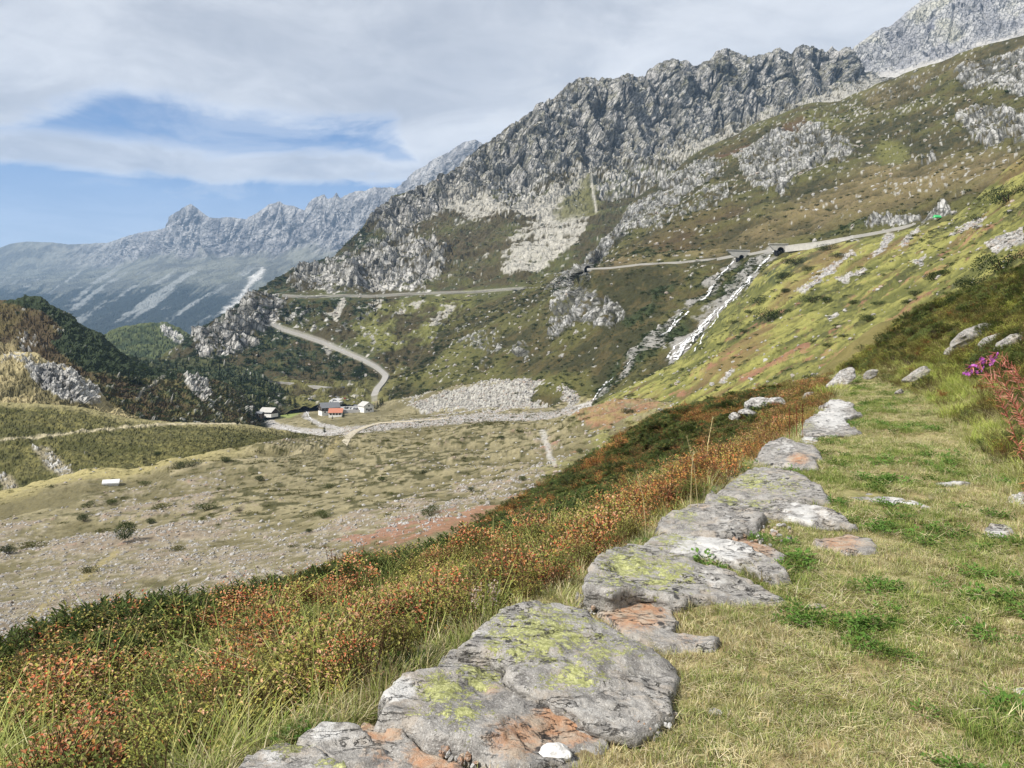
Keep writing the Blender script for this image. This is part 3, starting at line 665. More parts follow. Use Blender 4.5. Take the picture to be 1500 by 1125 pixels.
n_b = fbm(x / 9, y / 9, z / 9, 4, .6); n_c = fbm(x / 2.6, y / 2.6, z / 2.6, 3, .6)
R.p = R.p + N * ((st1 * 1.5 + n_b * .55 + st3 * 1.5 + st4 * .5) * np.clip(R.Y / 250, .15, 1.2) * (sstep(R.t, 0, .3) * .8 + .2))[..., None]
col = lerp(np.array((.095, .10, .026), np.float32), np.array((.255, .245, .070), np.float32), sstep(st1 * .8 + st2 * .7 + st3 * .5 + st4 * .6, -.50, .50)[..., None])
col = cmix(col, (.135, .085, .042), sstep(st3 * .8 - st1 * .4 + n_b * .2, .10, .42) * .75)
col = cmix(col, (.040, .045, .016), sstep(st4 * .5 + st1 * .7 + n_b * .6 - st3 * .5, .22, .42) * .85)
pk = np.zeros_like(px)
for a, b, wd, stg in [((1090,555),(1180,503),6,1),((1095,555),(1150,525),5,1),((1115,475),(1180,435),5,.5),((1220,460),(1300,415),5,.5),((1170,520),(1240,480),5,.55),((1120,555),(1250,500),4,.5),((1200,535),(1240,508),5,.7),((1380,380),(1470,320),7,.55),((985,578),(1010,572),5,1),((1280,430),(1390,385),5,.5),((1060,500),(1140,462),4,.4),((1330,450),(1400,430),6,.6),((1000,555),(1100,515),5,.35),((1300,470),(1390,415),8,.5)]:
    pk = np.maximum(pk, stg * sstep(line_dist(px + n_b * 6, py + n_b * 4, [a, b]) / wd + n_c * .5, 1.2, .3))
col = cmix(col, (.26, .12, .082), sstep(pk * .8 + st2 * .7 + st4 * .5 + n_b * .3, .36, .74) * .68)
rocks = np.zeros_like(px)
for pl in [[(1195,412),(1205,398),(1250,367),(1253,374),(1215,404)],[(1278,380),(1298,342),(1312,344),(1290,372)],[(1315,362),(1345,332),(1348,340),(1325,362)],[(1165,430),(1195,410),(1208,412),(1180,428)],[(1225,410),(1262,390),(1272,393),(1235,412)],[(1390,345),(1420,325),(1445,318),(1430,335),(1400,347)],[(1335,385),(1355,372),(1350,388)],[(1440,355),(1500,330),(1500,350),(1460,372)],[(1205,470),(1225,455),(1228,462)],[(1080,545),(1060,560),(1050,562),(1070,548)]]:
    rocks = np.maximum(rocks, soft_poly(px + n_b * 5, py + n_b * 4, pl, 2.5))
rk = sstep(rocks + n_c * .4 + n_b * .2, .42, .6)
rcol = lerp(np.array((.20, .195, .19), np.float32), np.array((.48, .46, .43), np.float32), sstep(n_c + n_b * .5, -.4, .4)[..., None])
col = cmix(col, SCREE, sstep(n_c * .8 + st2 * .4 + n_b * .3, .66, .8) * .6)
col = col * (1 - rk[..., None]) + rcol * rk[..., None]
col = cmix(col, (.034, .045, .017), polys(R, px + n_b * 8, py + n_b * 5, [([(1110,400),(1160,385),(1210,365),(1180,400),(1140,420)], 5, .8), ([(985,530),(1010,520),(1070,455),(1060,475),(1020,522)], 4, .6)]) * sstep(n_b + n_c * .4, -.25, .1))
n_shR = n_b * .6 + st1 * .6; rkR = rk.copy()
R.build('grass_slope', col, rk, terrain_mat('streaked alpine turf', .7, .8, .7), 'steep grassy slope streaked with red bilberry to the right of the waterfall', 'slope')
print('R', R.p.shape)

# ---- V: the valley floor ------------------------------------------------------------------------------
V = Layer([
 [(-300,1120,34),(0,1040,38),(300,970,43),(600,920,48),(900,830,48),(1100,730,43),(1200,680,42)],
 [(-300,930,55),(0,910,58),(250,860,70),(500,800,80),(750,745,85),(900,705,88),(1000,668,92),(1100,650,90),(1200,640,80)],
 [(-300,840,100),(0,820,105),(250,775,120),(500,735,125),(750,700,125),(900,665,130),(1000,632,140),(1100,632,120),(1200,630,110)],
 [(-300,740,190),(0,722,200),(60,706,203),(130,693,207),(190,690,210),(215,684,213),(250,669,222),(300,665,228),(400,651,245),(470,642,280),(520,640,300),(600,633,300),(700,626,300),(800,616,290),(850,600,262),(900,591,250),(950,587,238),(1000,601,195),(1050,616,160),(1100,626,140),(1200,640,120)],
 [(-300,860,320),(0,840,330),(250,780,340),(400,690,370),(470,655,400),(510,632,430),(560,624,470),(600,619,460),(700,613,430),(800,609,420),(870,607,400),(950,618,330),(1050,650,250),(1200,670,200)],
 [(-300,760,560),(250,680,580),(350,622,620),(400,612,640),(450,606,650),(500,604,655),(560,606,620),(600,606,580),(700,602,520),(800,598,480),(870,595,440),(950,612,400),(1100,630,350),(1200,650,300)],
 [(-300,740,680),(250,660,690),(350,606,700),(400,598,710),(480,591,730),(545,588,735),(600,584,680),(650,568,640),(700,560,600),(740,557,560),(800,561,520),(830,568,490),(860,580,455),(930,600,420),(1100,620,380),(1200,640,330)],
 [(-300,740,800),(250,680,790),(400,606,790),(480,596,790),(545,596,780),(650,588,690),(740,590,620),(860,612,480),(1200,660,350)],
], columns(-300, 1200, 1.7), 1.35, sm=13, keep=(3,), minrows=8)
N = V.normal(); x, y, z = xyz(V, 1.0); px, py = V.px, V.py
n_a = fbm(x / 26, y / 26, 0.3, 4); n_b = fbm(x / 6, y / 6, 2.3, 4, .6); n_c = fbm(x / 1.7, y / 1.7, 5.1, 3, .6); n_d = fbm(x / 70, y / 70, 8.8, 3)
wpx = px + n_a * 22 + n_b * 8; wpy = py + n_a * 8 + n_b * 4
RIVER = [(378,612),(410,626),(440,632),(480,634),(520,630),(560,626),(600,620),(640,618),(680,613),(720,612),(760,612),(800,610),(835,602),(865,592)]
RIVER2 = [(446,590),(452,600),(446,610),(470,622),(500,628)]
TRACK = [(497,660),(505,645),(520,632),(540,624),(560,619),(600,617),(660,612)]
TRACK2 = [(478,664),(488,655),(500,640),(512,632)]
TRACK3 = [(0,720),(60,712),(130,698),(220,690),(300,680),(400,672)]
flat = np.minimum(line_dist(px, py, TRACK), line_dist(px, py, RIVER))
vil = soft_poly(px, py, [(370,618),(400,596),(480,586),(560,586),(600,600),(560,612),(470,622)], 8)
hum = soft_poly(px, py, [(640,680),(800,620),(850,598),(950,585),(1020,600),(1060,640),(900,720),(740,760)], 30)
V.p[..., 2] += (n_a * 1.9 + n_b * .42 + n_c * .13 + hum * n_b * .5) * np.clip(V.Y / 160, .35, 1.6) * (1 - vil) * sstep(flat, 2, 14)
mor = polys(V, wpx, wpy, [([(590,590),(640,572),(700,560),(745,556),(800,560),(835,568),(840,585),(800,600),(700,604),(620,604)], 8, 1)])
V.p[..., 2] += mor * (n_b * 1.6 + n_c * .35)
col = lerp(np.array((.128, .112, .056), np.float32), np.array((.250, .218, .126), np.float32), sstep(n_a * .6 + n_b * .5 + n_d * .4, -.35, .3)[..., None])
tuss = sstep(fbm(x / 3.2, y / 3.2, 3.9, 3, .55) + n_a * .45 + n_d * .3 - .02, .10, .26)
tz = polys(V, wpx, wpy, [([(200,670),(480,645),(700,620),(880,620),(820,690),(640,740),(300,770),(100,760)], 30, 1.0)])
col = cmix(col, (.048, .048, .016), tuss * np.clip(tz + .35, 0, 1) * .85)
deb = polys(V, wpx, wpy, [([(-300,800),(0,770),(150,770),(280,755),(420,770),(560,760),(700,700),(800,680),(820,700),(640,775),(520,840),(300,900),(0,1020),(-300,1050)], 26, 1), ([(230,700),(330,690),(360,720),(300,760),(150,770),(100,745)], 14, .8), ([(780,640),(820,640),(830,690),(790,690)], 10, .8), ([(860,620),(1000,600),(1020,620),(900,690),(820,720)], 14, .4)])
gv = sstep(deb * .66 + n_b * .50 + n_c * .50 + n_a * .50 + n_d * .25, .42, .74)
gcol = lerp(np.array((.125, .108, .066), np.float32), np.array((.29, .255, .185), np.float32), sstep(n_c + n_b * .3, -.45, .45)[..., None])
gcol = cmix(gcol, (.235, .175, .135), sstep(n_b + n_a, .0, .5) * .4)
col = col * (1 - gv[..., None]) + gcol * gv[..., None]
pnk = polys(V, wpx, wpy, [([(480,790),(560,770),(700,740),(860,700),(860,720),(700,765),(560,800)], 8, .9), ([(830,690),(900,640),(960,625),(1010,610),(1020,625),(940,660),(880,700)], 8, .9), ([(850,618),(900,600),(960,590),(985,598),(920,612),(870,632)], 8, .9), ([(700,735),(820,690),(830,705),(720,755)], 8, .6), ([(960,578),(985,575),(985,582),(962,584)], 3, 1), ([(780,655),(850,640),(850,660),(790,672)], 8, .5)])
col = cmix(col, (.27, .125, .082), sstep(pnk * .85 + n_b * .6 + n_c * .45 + n_a * .2, .40, .72) * .68)
gh = polys(V, wpx, wpy, [([(860,640),(940,600),(960,612),(880,660)], 8, .9), ([(840,610),(1000,580),(1100,590),(1040,640),(960,690),(880,700)], 14, .55), ([(770,700),(850,660),(880,690),(800,720)], 8, .6), ([(820,570),(860,565),(870,582),(830,580)], 5, 1)])
col = cmix(col, (.205, .205, .06), gh * sstep(n_b - n_c * .3, -.2, .3) * .85)
ed = sstep(line_dist(px, py + n_b * 4, [(-300,742),(0,724),(60,708),(130,695),(190,692),(250,672),(400,654)]), 16, 3) * sstep(px, 420, 250)
col = cmix(col, (.33, .285, .125), ed * .8)
mr = sstep(mor + n_c * .5 + n_b * .3, .45, .65); mcol = lerp(np.array((.15, .145, .13), np.float32), np.array((.42, .405, .36), np.float32), sstep(n_c + n_b * .4, -.35, .35)[..., None])
col = col * (1 - mr[..., None]) + mcol * mr[..., None]
rd = np.minimum(np.minimum(line_dist(px, py + n_b * 2, RIVER) / 1.25, line_dist(px, py, RIVER2) / .7), line_dist(px, py, [(905,560),(880,575),(868,592)]) / .6)
col = cmix(col, (.36, .345, .325), sstep(rd + n_c * 2.5 + n_b * 2, 5.5, 2.5) * .95)
dry_bed = line_dist(px + n_b * 4, py, [(795,632),(800,650),(806,665),(812,680)])
col = cmix(col, (.40, .385, .36), sstep(dry_bed + n_c * 3, 6, 2) * .7)
gb = polys(V, px, py, [([(405,606),(415,600),(445,598),(442,604),(425,612),(408,612)], 2, 1), ([(515,578),(545,575),(548,590),(520,590)], 2, .7)])
col = cmix(col, (.20, .25, .065), gb * .8)
hoof = np.minimum(line_dist(px, py, TRACK2), line_dist(px, py + n_b * 2, [(40,915),(85,870),(130,840),(170,810)])); col = cmix(col, (.30, .25, .12), sstep(hoof, 6, 2) * .7)
tr3 = line_dist(px, py, [(250,692),(300,682),(400,668),(460,655)]); col = cmix(col, (.37, .32, .20), np.exp(-(tr3 / 2.0) ** 2) * .7)
rd_V = rd
V.build('valley_floor', col, np.maximum(gv * .3, mr * .6), terrain_mat('valley turf and debris', .9, 1.0, .6), 'tan valley floor of dry grass, stony debris and red bilberry patches', 'valley')
print('V', V.p.shape)

# ---- near ground: path, right bank, left slope --------------------------------------------------------
WL = np.array([(-6.6,-5.0),(-3.2,-.35),(-1.02,2.89),(-.585,3.48),(.549,5.17),(2.09,7.86),(3.59,10.85),(5.29,13.95),(7.65,18.5),(10.2,24),(12.75,30),(14.9,36),(16.4,42),(17.2,48),(17.4,56)])
_seg = np.linalg.norm(np.diff(WL, axis=0), axis=1); _T = np.concatenate([[0], np.cumsum(_seg)]) - _seg[:3].sum()   # t = 0 at (-.585, 3.48)
def wl(t):
    t = np.asarray(t, float); e = .45
    f = lambda q: np.stack([np.interp(q, _T, WL[:, 0]), np.interp(q, _T, WL[:, 1])], -1)
    p = (f(t - e) + f(t) * 2 + f(t + e)) / 4
    q = f(t + 1.0) - f(t - 1.0); q /= np.linalg.norm(q, axis=-1, keepdims=True) + 1e-9
    return p, q, np.stack([-q[..., 1], q[..., 0]], -1)           # point, along, left
_tt = np.linspace(-9, 52, 1221); _pp, _dd, _nn = wl(_tt)
def st_of(x, y):
    """world -> (s: metres left of the wall's edge, t: metres along it)"""
    x = np.atleast_1d(np.asarray(x, float)); y = np.atleast_1d(np.asarray(y, float)); so = np.empty(len(x)); to = np.empty(len(x))
    for i in range(0, len(x), 4000):
        dx_ = x[i:i+4000, None] - _pp[None, :, 0]; dy_ = y[i:i+4000, None] - _pp[None, :, 1]
        k = np.argmin(dx_ ** 2 + dy_ ** 2, 1); r = np.arange(len(k))
        so[i:i+4000] = dx_[r, k] * _nn[k, 0] + dy_[r, k] * _nn[k, 1]; to[i:i+4000] = _tt[k]
    return so, to
def width(t): return np.interp(t, [-9, 8, 14, 22, 32, 52], [2.75, 2.75, 2.5, 2.0, 1.35, 1.3])
def gz(s, t):
    s = np.asarray(s, float); t = np.asarray(t, float)
    p, q, n = wl(t); x = p[..., 0] + n[..., 0] * s; y = p[..., 1] + n[..., 1] * s
    na = fbm(x / 3.0, y / 3.0, 1.7, 3); nb = fbm(x / .7, y / .7, 6.1, 3)
    b = np.maximum(-s - width(t), 0)
    path = na * .035 + nb * .018
    bank = np.interp(b, [0, .4, 1.2, 3, 5.5, 8, 14], [0, .10, .62, 2.05, 4.0, 4.9, 4.5]) + sstep(b, .3, 2.5) * (na * .42 + nb * .12)
    sh = np.interp(t, [-9, 3, 8, 18, 52], [4.3, 4.3, 2.7, 2.4, 4.0]) + 4.2 * np.exp(-((t - 34) / 8.0) ** 2)
    u = np.maximum(s - .12, 0)
    gs = np.interp(t, [-9, 2, 5, 9, 16, 22, 28, 52], [.20, .20, .25, .38, .44, .34, .24, .22])
    left = -.32 - gs * np.minimum(u, sh) - .62 * np.maximum(u - sh, 0) - .10 * np.clip(u - sh + 1.5, 0, 1.5) ** 2 / 3 + (na * .20 + nb * .05) * sstep(u, .2, 1.6)
    zz = np.where(s < .10, path + bank, lerp(path, left, sstep(s, .10, .26)))
    return zz - .085 * np.maximum(t - 35, 0)
def world_of(s, t, dz=0.0):
    p, q, n = wl(t); return np.stack([p[..., 0] + n[..., 0] * s, p[..., 1] + n[..., 1] * s, gz(s, t) + dz], -1)
class NG: pass
tg = np.concatenate([np.arange(-8.5, 6, .07), np.arange(6, 14, .11), np.arange(14, 30, .18), np.arange(30, 52, .4)])
sg = np.concatenate([np.arange(-22, -8, .5), np.arange(-8, -3.2, .12), np.arange(-3.2, 1.0, .06), np.arange(1.0, 8, .14), np.arange(8, 30, .5)])
Sg, Tg = np.meshgrid(sg, tg)
G = Layer.__new__(Layer); G.p = world_of(Sg, Tg); G.py = G.p[..., 0]
x, y = G.p[..., 0], G.p[..., 1]
n_a = fbm(x / 1.6, y / 1.6, 3.1, 4); n_b = fbm(x / .35, y / .35, 7.1, 4, .6); n_c = fbm(x / .09, y / .09, 2.2, 2)
col = lerp(np.array((.19, .145, .068), np.float32), np.array((.40, .335, .17), np.float32), sstep(n_a * .5 + n_b * .7 + n_c * .3, -.35, .35)[..., None])
col = cmix(col, (.135, .15, .045), sstep(n_a - n_b * .4, -.05, .35) * .65)
col = cmix(col, (.075, .052, .03), sstep(n_b + n_c * .4 - n_a * .3, .28, .5) * .8)
lf = sstep(Sg, .0, .2); bk = sstep(-Sg - width(Tg), .1, .6)
col = cmix(col, (.050, .045, .020), lf * .92)
bcol = lerp(np.array((.12, .105, .036), np.float32), np.array((.16, .135, .05), np.float32), sstep(n_a + n_b * .4, -.3, .3)[..., None])
col = col * (1 - bk[..., None]) + bcol * bk[..., None]
G.build('ground', col, np.zeros_like(Sg), terrain_mat('near soil and turf', .12, .6, 0), 'level grass terrace path with its banks above the valley', 'ground', smooth=True)
print('G', G.p.shape)
# ------------------------------------------------------------------ foliage material and plant kinds
def leaf_mat(name, rough=.6, spec=.14, trans=.28, var=.5):
    m, t = new_mat(name)
    col = t.attr('col'); rnd = t.n('ShaderNodeObjectInfo').outputs['Random']
    f = t.m('ADD', 1 - var / 2, t.m('MULTIPLY', rnd, var))
    c = t.mix(1.0, col, t.n('ShaderNodeCombineColor', ins={0: f, 1: f, 2: f}).outputs[0], 'MULTIPLY')
    b = t.n('ShaderNodeBsdfPrincipled', ins={'Base Color': c, 'Roughness': rough, 'Specular IOR Level': spec})
    tr = t.n('ShaderNodeBsdfTranslucent', ins={0: c})
    mx = t.n('ShaderNodeMixShader', ins={0: trans}); t.t.links.new(b.outputs[0], mx.inputs[1]); t.t.links.new(tr.outputs[0], mx.inputs[2])
    t.out(mx.outputs[0]); return m
LEAF, GLOSSY, TWIG = leaf_mat('leaf'), leaf_mat('glossy leaf', .38, .5, .12), leaf_mat('dry stem', .8, .1, .1)

class Plant:
    """quads with one colour per vertex"""
    def __init__(self, seed): self.v, self.f, self.c = [], [], []; self.r = np.random.default_rng(seed)
    def quad(self, a, b, c, d, col):
        n = len(self.v); self.v += [a, b, c, d]; self.f.append((n, n + 1, n + 2, n + 3)); self.c += [col] * 4
    def leaf(self, p, d, up, l, w, col, fold=.25):
        """a pointed oval leaf: two quads folded along its midrib"""
        d = d / (np.linalg.norm(d) + 1e-9); s = np.cross(d, up); s /= np.linalg.norm(s) + 1e-9; n = np.cross(s, d)
        a, e, mid = p, p + d * l, p + d * l * .5
        l1 = mid + s * w * .5 + n * w * fold; r1 = mid - s * w * .5 + n * w * fold
        m2 = p + d * l * .5
        self.quad(a, l1, e, m2, col); self.quad(a, m2, e, r1, col * .93)
    def blade(self, p, d, l, w, bend, col, tip=None, seg=3):
        h = np.array([d[0], d[1], 0.]); h /= np.linalg.norm(h) + 1e-9; s = np.array([-h[1], h[0], 0.]) * w * .5
        tip = col if tip is None else tip; q = np.array(p, float); dd = np.array(d, float); dd /= np.linalg.norm(dd)
        pts = [q.copy()]
        for i in range(seg):
            q = q + dd * l / seg; pts.append(q.copy()); dd = dd + h * bend / seg - np.array([0, 0, bend * .75 / seg]); dd /= np.linalg.norm(dd)
        for i in range(seg):
            w0, w1 = 1 - (i / seg) ** 2 * .9, 1 - ((i + 1) / seg) ** 2 * .95
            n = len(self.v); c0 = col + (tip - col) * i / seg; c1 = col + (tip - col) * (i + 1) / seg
            self.v += [pts[i] - s * w0, pts[i] + s * w0, pts[i + 1] + s * w1, pts[i + 1] - s * w1]
            self.f.append((n, n + 1, n + 2, n + 3)); self.c += [c0, c0, c1, c1]
    def twig(self, a, b, r, col):
        a, b = np.asarray(a, float), np.asarray(b, float); d = b - a; s = np.cross(d, (0.3, .5, .8)); s /= np.linalg.norm(s) + 1e-9; q = np.cross(d, s); q /= np.linalg.norm(q) + 1e-9
        o = [s, -.5 * s + .866 * q, -.5 * s - .866 * q]
        for i in range(3):
            j = (i + 1) % 3; self.quad(a + o[i] * r, a + o[j] * r, b + o[j] * r * .6, b + o[i] * r * .6, col)
    def mesh(self, name, mat, smooth=False):
        me = np_mesh(name, np.array(self.v), np.array(self.f), smooth, {'col': np.clip(np.array(self.c), .004, .9)}); me.materials.append(mat); return me

A3 = lambda *c: np.array(c, float)
def pick(r, cols, jit=.18):
    c = np.array(cols[r.integers(len(cols))], float); return c * (1 + r.uniform(-jit, jit)) * (1 + r.uniform(-.06, .06, 3))
def grass_tuft(seed, n, h, spread, w, cols, bend=(.3, 1.2), tipc=None):
    k = Plant(seed); r = k.r
    for i in range(n):
        a = r.uniform(0, 6.283); q = spread * r.random() ** .6; lean = r.uniform(.1, .75)
        b = a + r.normal(0, .7); c = pick(r, cols)
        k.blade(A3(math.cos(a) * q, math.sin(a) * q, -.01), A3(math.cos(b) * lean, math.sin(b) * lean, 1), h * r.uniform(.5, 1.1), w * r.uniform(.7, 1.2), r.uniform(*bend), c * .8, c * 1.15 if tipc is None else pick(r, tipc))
    return k
def lying_straw(seed, n, cols):
    k = Plant(seed); r = k.r
    for i in range(n):
        a = r.uniform(0, 6.283); p = A3(r.uniform(-.07, .07), r.uniform(-.07, .07), r.uniform(.002, .02))
        k.blade(p, A3(math.cos(a), math.sin(a), r.uniform(-.05, .22)), r.uniform(.035, .11), .0024, r.uniform(-.2, .5), pick(r, cols), seg=2)
    return k
def herb(seed, n, cols, size=.02, h=.05, spread=.06):
    k = Plant(seed); r = k.r
    for i in range(n):
        a = r.uniform(0, 6.283); q = spread * r.random() ** .5; p = A3(math.cos(a) * q, math.sin(a) * q, h * r.uniform(.3, 1))
        k.leaf(p, A3(math.cos(a + r.normal(0, .8)), math.sin(a + r.normal(0, .8)), r.uniform(-.1, .6)), A3(0, 0, 1), size * r.uniform(.7, 1.3), size * r.uniform(.5, .75), pick(r, cols))
    return k
def berry_shrub(seed, cols, h=.3, spread=.15, leaves=330, ls=.017, stem=(.10, .06, .035), topc=None):
    k = Plant(seed); r = k.r; nb = 13; tips = []
    for i in range(nb):
        a = 6.283 * i / nb + r.normal(0, .3); q = spread * r.uniform(.25, 1)
        b0 = A3(math.cos(a) * q * .3, math.sin(a) * q * .3, -.04); b1 = A3(math.cos(a) * q * .75, math.sin(a) * q * .75, h * r.uniform(.4, .6)); b2 = A3(math.cos(a) * q, math.sin(a) * q, h * r.uniform(.75, 1.1))
        k.twig(b0, b1, .003, A3(*stem)); k.twig(b1, b2, .002, A3(*stem)); tips.append((b1, b2))
        for j in range(3):
            s = b1 + (b2 - b1) * r.uniform(0, .8); e = s + A3(r.normal(0, .05), r.normal(0, .05), r.uniform(.03, .10)); k.twig(s, e, .0014, A3(*stem)); tips.append((s, e))
    for i in range(leaves):
        s, e = tips[r.integers(len(tips))]; u = r.uniform(.05, 1.05); p = s + (e - s) * u + r.normal(0, .012, 3)
        a = r.uniform(0, 6.283); c = pick(r, topc if (topc and p[2] > h * .78) else cols)
        k.leaf(p, A3(math.cos(a), math.sin(a), r.uniform(-.1, .9)), A3(0, 0, 1), ls * r.uniform(.7, 1.3), ls * r.uniform(.5, .7), c)
    return k
def rose_shrub(seed, cols, h=.42, spread=.24, heads=46, ls=.042, stem=(.09, .07, .05), young=None):
    k = Plant(seed); r = k.r
    for i in range(heads):
        a = r.uniform(0, 6.283); q = spread * r.random() ** .55; zt = h * (1 - .35 * (q / spread) ** 2) * r.uniform(.72, 1.06)
        top = A3(math.cos(a) * q, math.sin(a) * q, zt); k.twig(A3(math.cos(a) * q * .5, math.sin(a) * q * .5, zt * .2), top, .003, A3(*stem))
        cs = young if (young and r.random() < .22) else cols
        for j in range(11):
            b = 2.4 * j + r.normal(0, .3); lift = .95 - .11 * j
            k.leaf(top - A3(0, 0, .004 * j), A3(math.cos(b), math.sin(b), lift), A3(0, 0, 1), ls * r.uniform(.75, 1.15), ls * r.uniform(.28, .38), pick(r, cs), .18)
    return k

def kinds(title, plants, mat):
    c = bpy.data.collections.new(title)
    for i, k in enumerate(plants):
        o = bpy.data.objects.new(title + '_kind.%03d' % i, k.mesh(title + '_kind', mat) if isinstance(k, Plant) else k); c.objects.link(o)
    return c
def scatter(name, coll, pts, rot, scl, idx, label, cat):
    """one object of uncountable ground cover: the kinds in coll set out on pts"""
    pts = np.asarray(pts, np.float32); me = bpy.data.meshes.new(name); n = len(pts)
    me.vertices.add(n); me.vertices.foreach_set('co', pts.ravel())
    a = me.attributes.new('turn', 'FLOAT_VECTOR', 'POINT'); a.data.foreach_set('vector', np.asarray(rot, np.float32).ravel())
    a = me.attributes.new('size', 'FLOAT_VECTOR', 'POINT'); s = np.asarray(scl, np.float32); s = np.repeat(s[:, None], 3, 1) if s.ndim == 1 else s; a.data.foreach_set('vector', s.ravel())
    a = me.attributes.new('pick', 'INT', 'POINT'); a.data.foreach_set('value', np.asarray(idx, np.int32))
    o = link(name, me); tag(o, label, cat, None, 'stuff')
    g = bpy.data.node_groups.new(name + ' spread', 'GeometryNodeTree')
    g.interface.new_socket('Geometry', in_out='INPUT', socket_type='NodeSocketGeometry'); g.interface.new_socket('Geometry', in_out='OUTPUT', socket_type='NodeSocketGeometry')
    gi, go = g.nodes.new('NodeGroupInput'), g.nodes.new('NodeGroupOutput')
    ci = g.nodes.new('GeometryNodeCollectionInfo'); ci.inputs[0].default_value = coll; ci.inputs[1].default_value = True; ci.inputs[2].default_value = True
    ip = g.nodes.new('GeometryNodeInstanceOnPoints'); ip.inputs['Pick Instance'].default_value = True
    def na(nm, ty): q = g.nodes.new('GeometryNodeInputNamedAttribute'); q.data_type = ty; q.inputs[0].default_value = nm; return q.outputs[0]
    L_ = g.links.new
    L_(gi.outputs[0], ip.inputs['Points']); L_(ci.outputs[0], ip.inputs['Instance']); L_(na('pick', 'INT'), ip.inputs['Instance Index'])
    L_(na('turn', 'FLOAT_VECTOR'), ip.inputs['Rotation']); L_(na('size', 'FLOAT_VECTOR'), ip.inputs['Scale']); L_(ip.outputs[0], go.inputs[0])
    md = o.modifiers.new('spread', 'NODES'); md.node_group = g
    return o
def rand_rot(n, tilt=.18, rng=RNG): return np.stack([rng.normal(0, tilt, n), rng.normal(0, tilt, n), rng.uniform(0, 6.283, n)], -1)

def near_at(px, py, dz=0.0, y0=2.0, y1=55):
    Y = np.exp(np.linspace(math.log(y0), math.log(y1), 1500)); q = P(np.full_like(Y, px), np.full_like(Y, py), Y)
    s, t = st_of(q[:, 0], q[:, 1]); h = q[:, 2] - gz(s, t) - dz; k = np.argmax(h < 0)
    if not (h < 0).any(): k = len(Y) - 1
    return Vector(q[k])

# ------------------------------------------------------------------ stone
def stone_mat():
    m, t = new_mat('lichened gneiss')
    pos = t.n('ShaderNodeNewGeometry').outputs['Position']
    li, ru, wh = t.attr('lich', out='Fac'), t.attr('rust', out='Fac'), t.attr('pale', out='Fac')
    big, mid_, fin_, gr = t.noise(pos, 2.6, 5, .6), t.noise(pos, 11, 6, .65, .3), t.noise(pos, 48, 5, .65), t.noise(pos, 190, 3, .6)
    str_ = t.noise(t.v('MULTIPLY', pos, (2.6, 6.0, 13)), 1.5, 6, .62, .4)
    c = t.mix(t.ss(t.m('ADD', t.m('MULTIPLY', mid_, .62), t.m('ADD', t.m('MULTIPLY', str_, .18), t.m('MULTIPLY', big, .22))), .38, .64), (.175, .165, .155), (.40, .382, .355))
    c = t.mix(t.m('MULTIPLY', t.ss(fin_, .54, .70), .65), c, (.50, .49, .465))
    c = t.mix(t.m('MULTIPLY', t.ss(gr, .54, .66), .62), c, (.075, .074, .074)); c = t.mix(t.m('MULTIPLY', t.ss(t.noise(pos, 120, 3, .6), .57, .66), .6), c, (.56, .55, .52)); c = t.mix(t.m('MULTIPLY', t.ss(t.noise(pos, 5.5, 5, .7, .3), .50, .62), .45), c, (.36, .30, .235))
    c = t.mix(t.m('MULTIPLY', t.ss(t.m('ADD', wh, t.m('MULTIPLY', t.m('SUBTRACT', mid_, .5), 1.2)), .45, .72), .8), c, (.56, .555, .54))
    rcol = t.mix(t.ss(mid_, .38, .62), (.42, .22, .115), (.40, .315, .235))
    rf = t.ss(t.m('ADD', ru, t.m('MULTIPLY', t.m('SUBTRACT', t.m('ADD', t.m('MULTIPLY', mid_, .6), t.m('MULTIPLY', fin_, .5)), .55), 1.5)), .38, .66)
    c = t.mix(t.m('MULTIPLY', rf, .85), c, rcol)
    ln = t.m('ADD', t.m('MULTIPLY', t.noise(pos, 16, 6, .72, .25), .65), t.m('MULTIPLY', t.noise(pos, 75, 5, .7), .42))
    lf = t.ss(t.m('ADD', li, t.m('MULTIPLY', t.m('SUBTRACT', ln, .555), 4.2)), .46, .60)
    lcol = t.mix(t.ss(fin_, .40, .62), (.27, .285, .09), (.50, .51, .225))
    lcol = t.mix(t.m('MULTIPLY', t.ss(gr, .54, .64), .55), lcol, (.13, .135, .06))
    c = t.mix(t.m('MULTIPLY', lf, .92), c, lcol)
    cells = t.vor(pos, 9.5, 'F1', rnd=1.0); bl = t.m('MULTIPLY', t.ss(t.m('ADD', cells, t.m('MULTIPLY', t.m('SUBTRACT', fin_, .5), .45)), .26, .17), t.ss(big, .50, .58))
    c = t.mix(t.m('MULTIPLY', bl, .9), c, (.022, .023, .026))
    crk = t.m('MULTIPLY', t.ss(t.m('ABSOLUTE', t.m('SUBTRACT', str_, .47)), .016, .003), t.ss(big, .44, .56))
    c = t.mix(t.m('MULTIPLY', crk, .85), c, (.03, .028, .025))
    h = t.m('ADD', t.m('ADD', t.m('MULTIPLY', mid_, .024), t.m('MULTIPLY', str_, .020)), t.m('ADD', t.m('MULTIPLY', fin_, .012), t.m('MULTIPLY', gr, .0035)))
    h = t.m('ADD', t.m('SUBTRACT', h, t.m('MULTIPLY', crk, .03)), t.m('MULTIPLY', lf, .003))
    b = t.n('ShaderNodeBsdfPrincipled', ins={'Base Color': c, 'Roughness': .85, 'Specular IOR Level': .3, 'Normal': t.bump(h, .9, 1.0)})
    t.out(b.outputs[0]); return m
STONE = stone_mat()
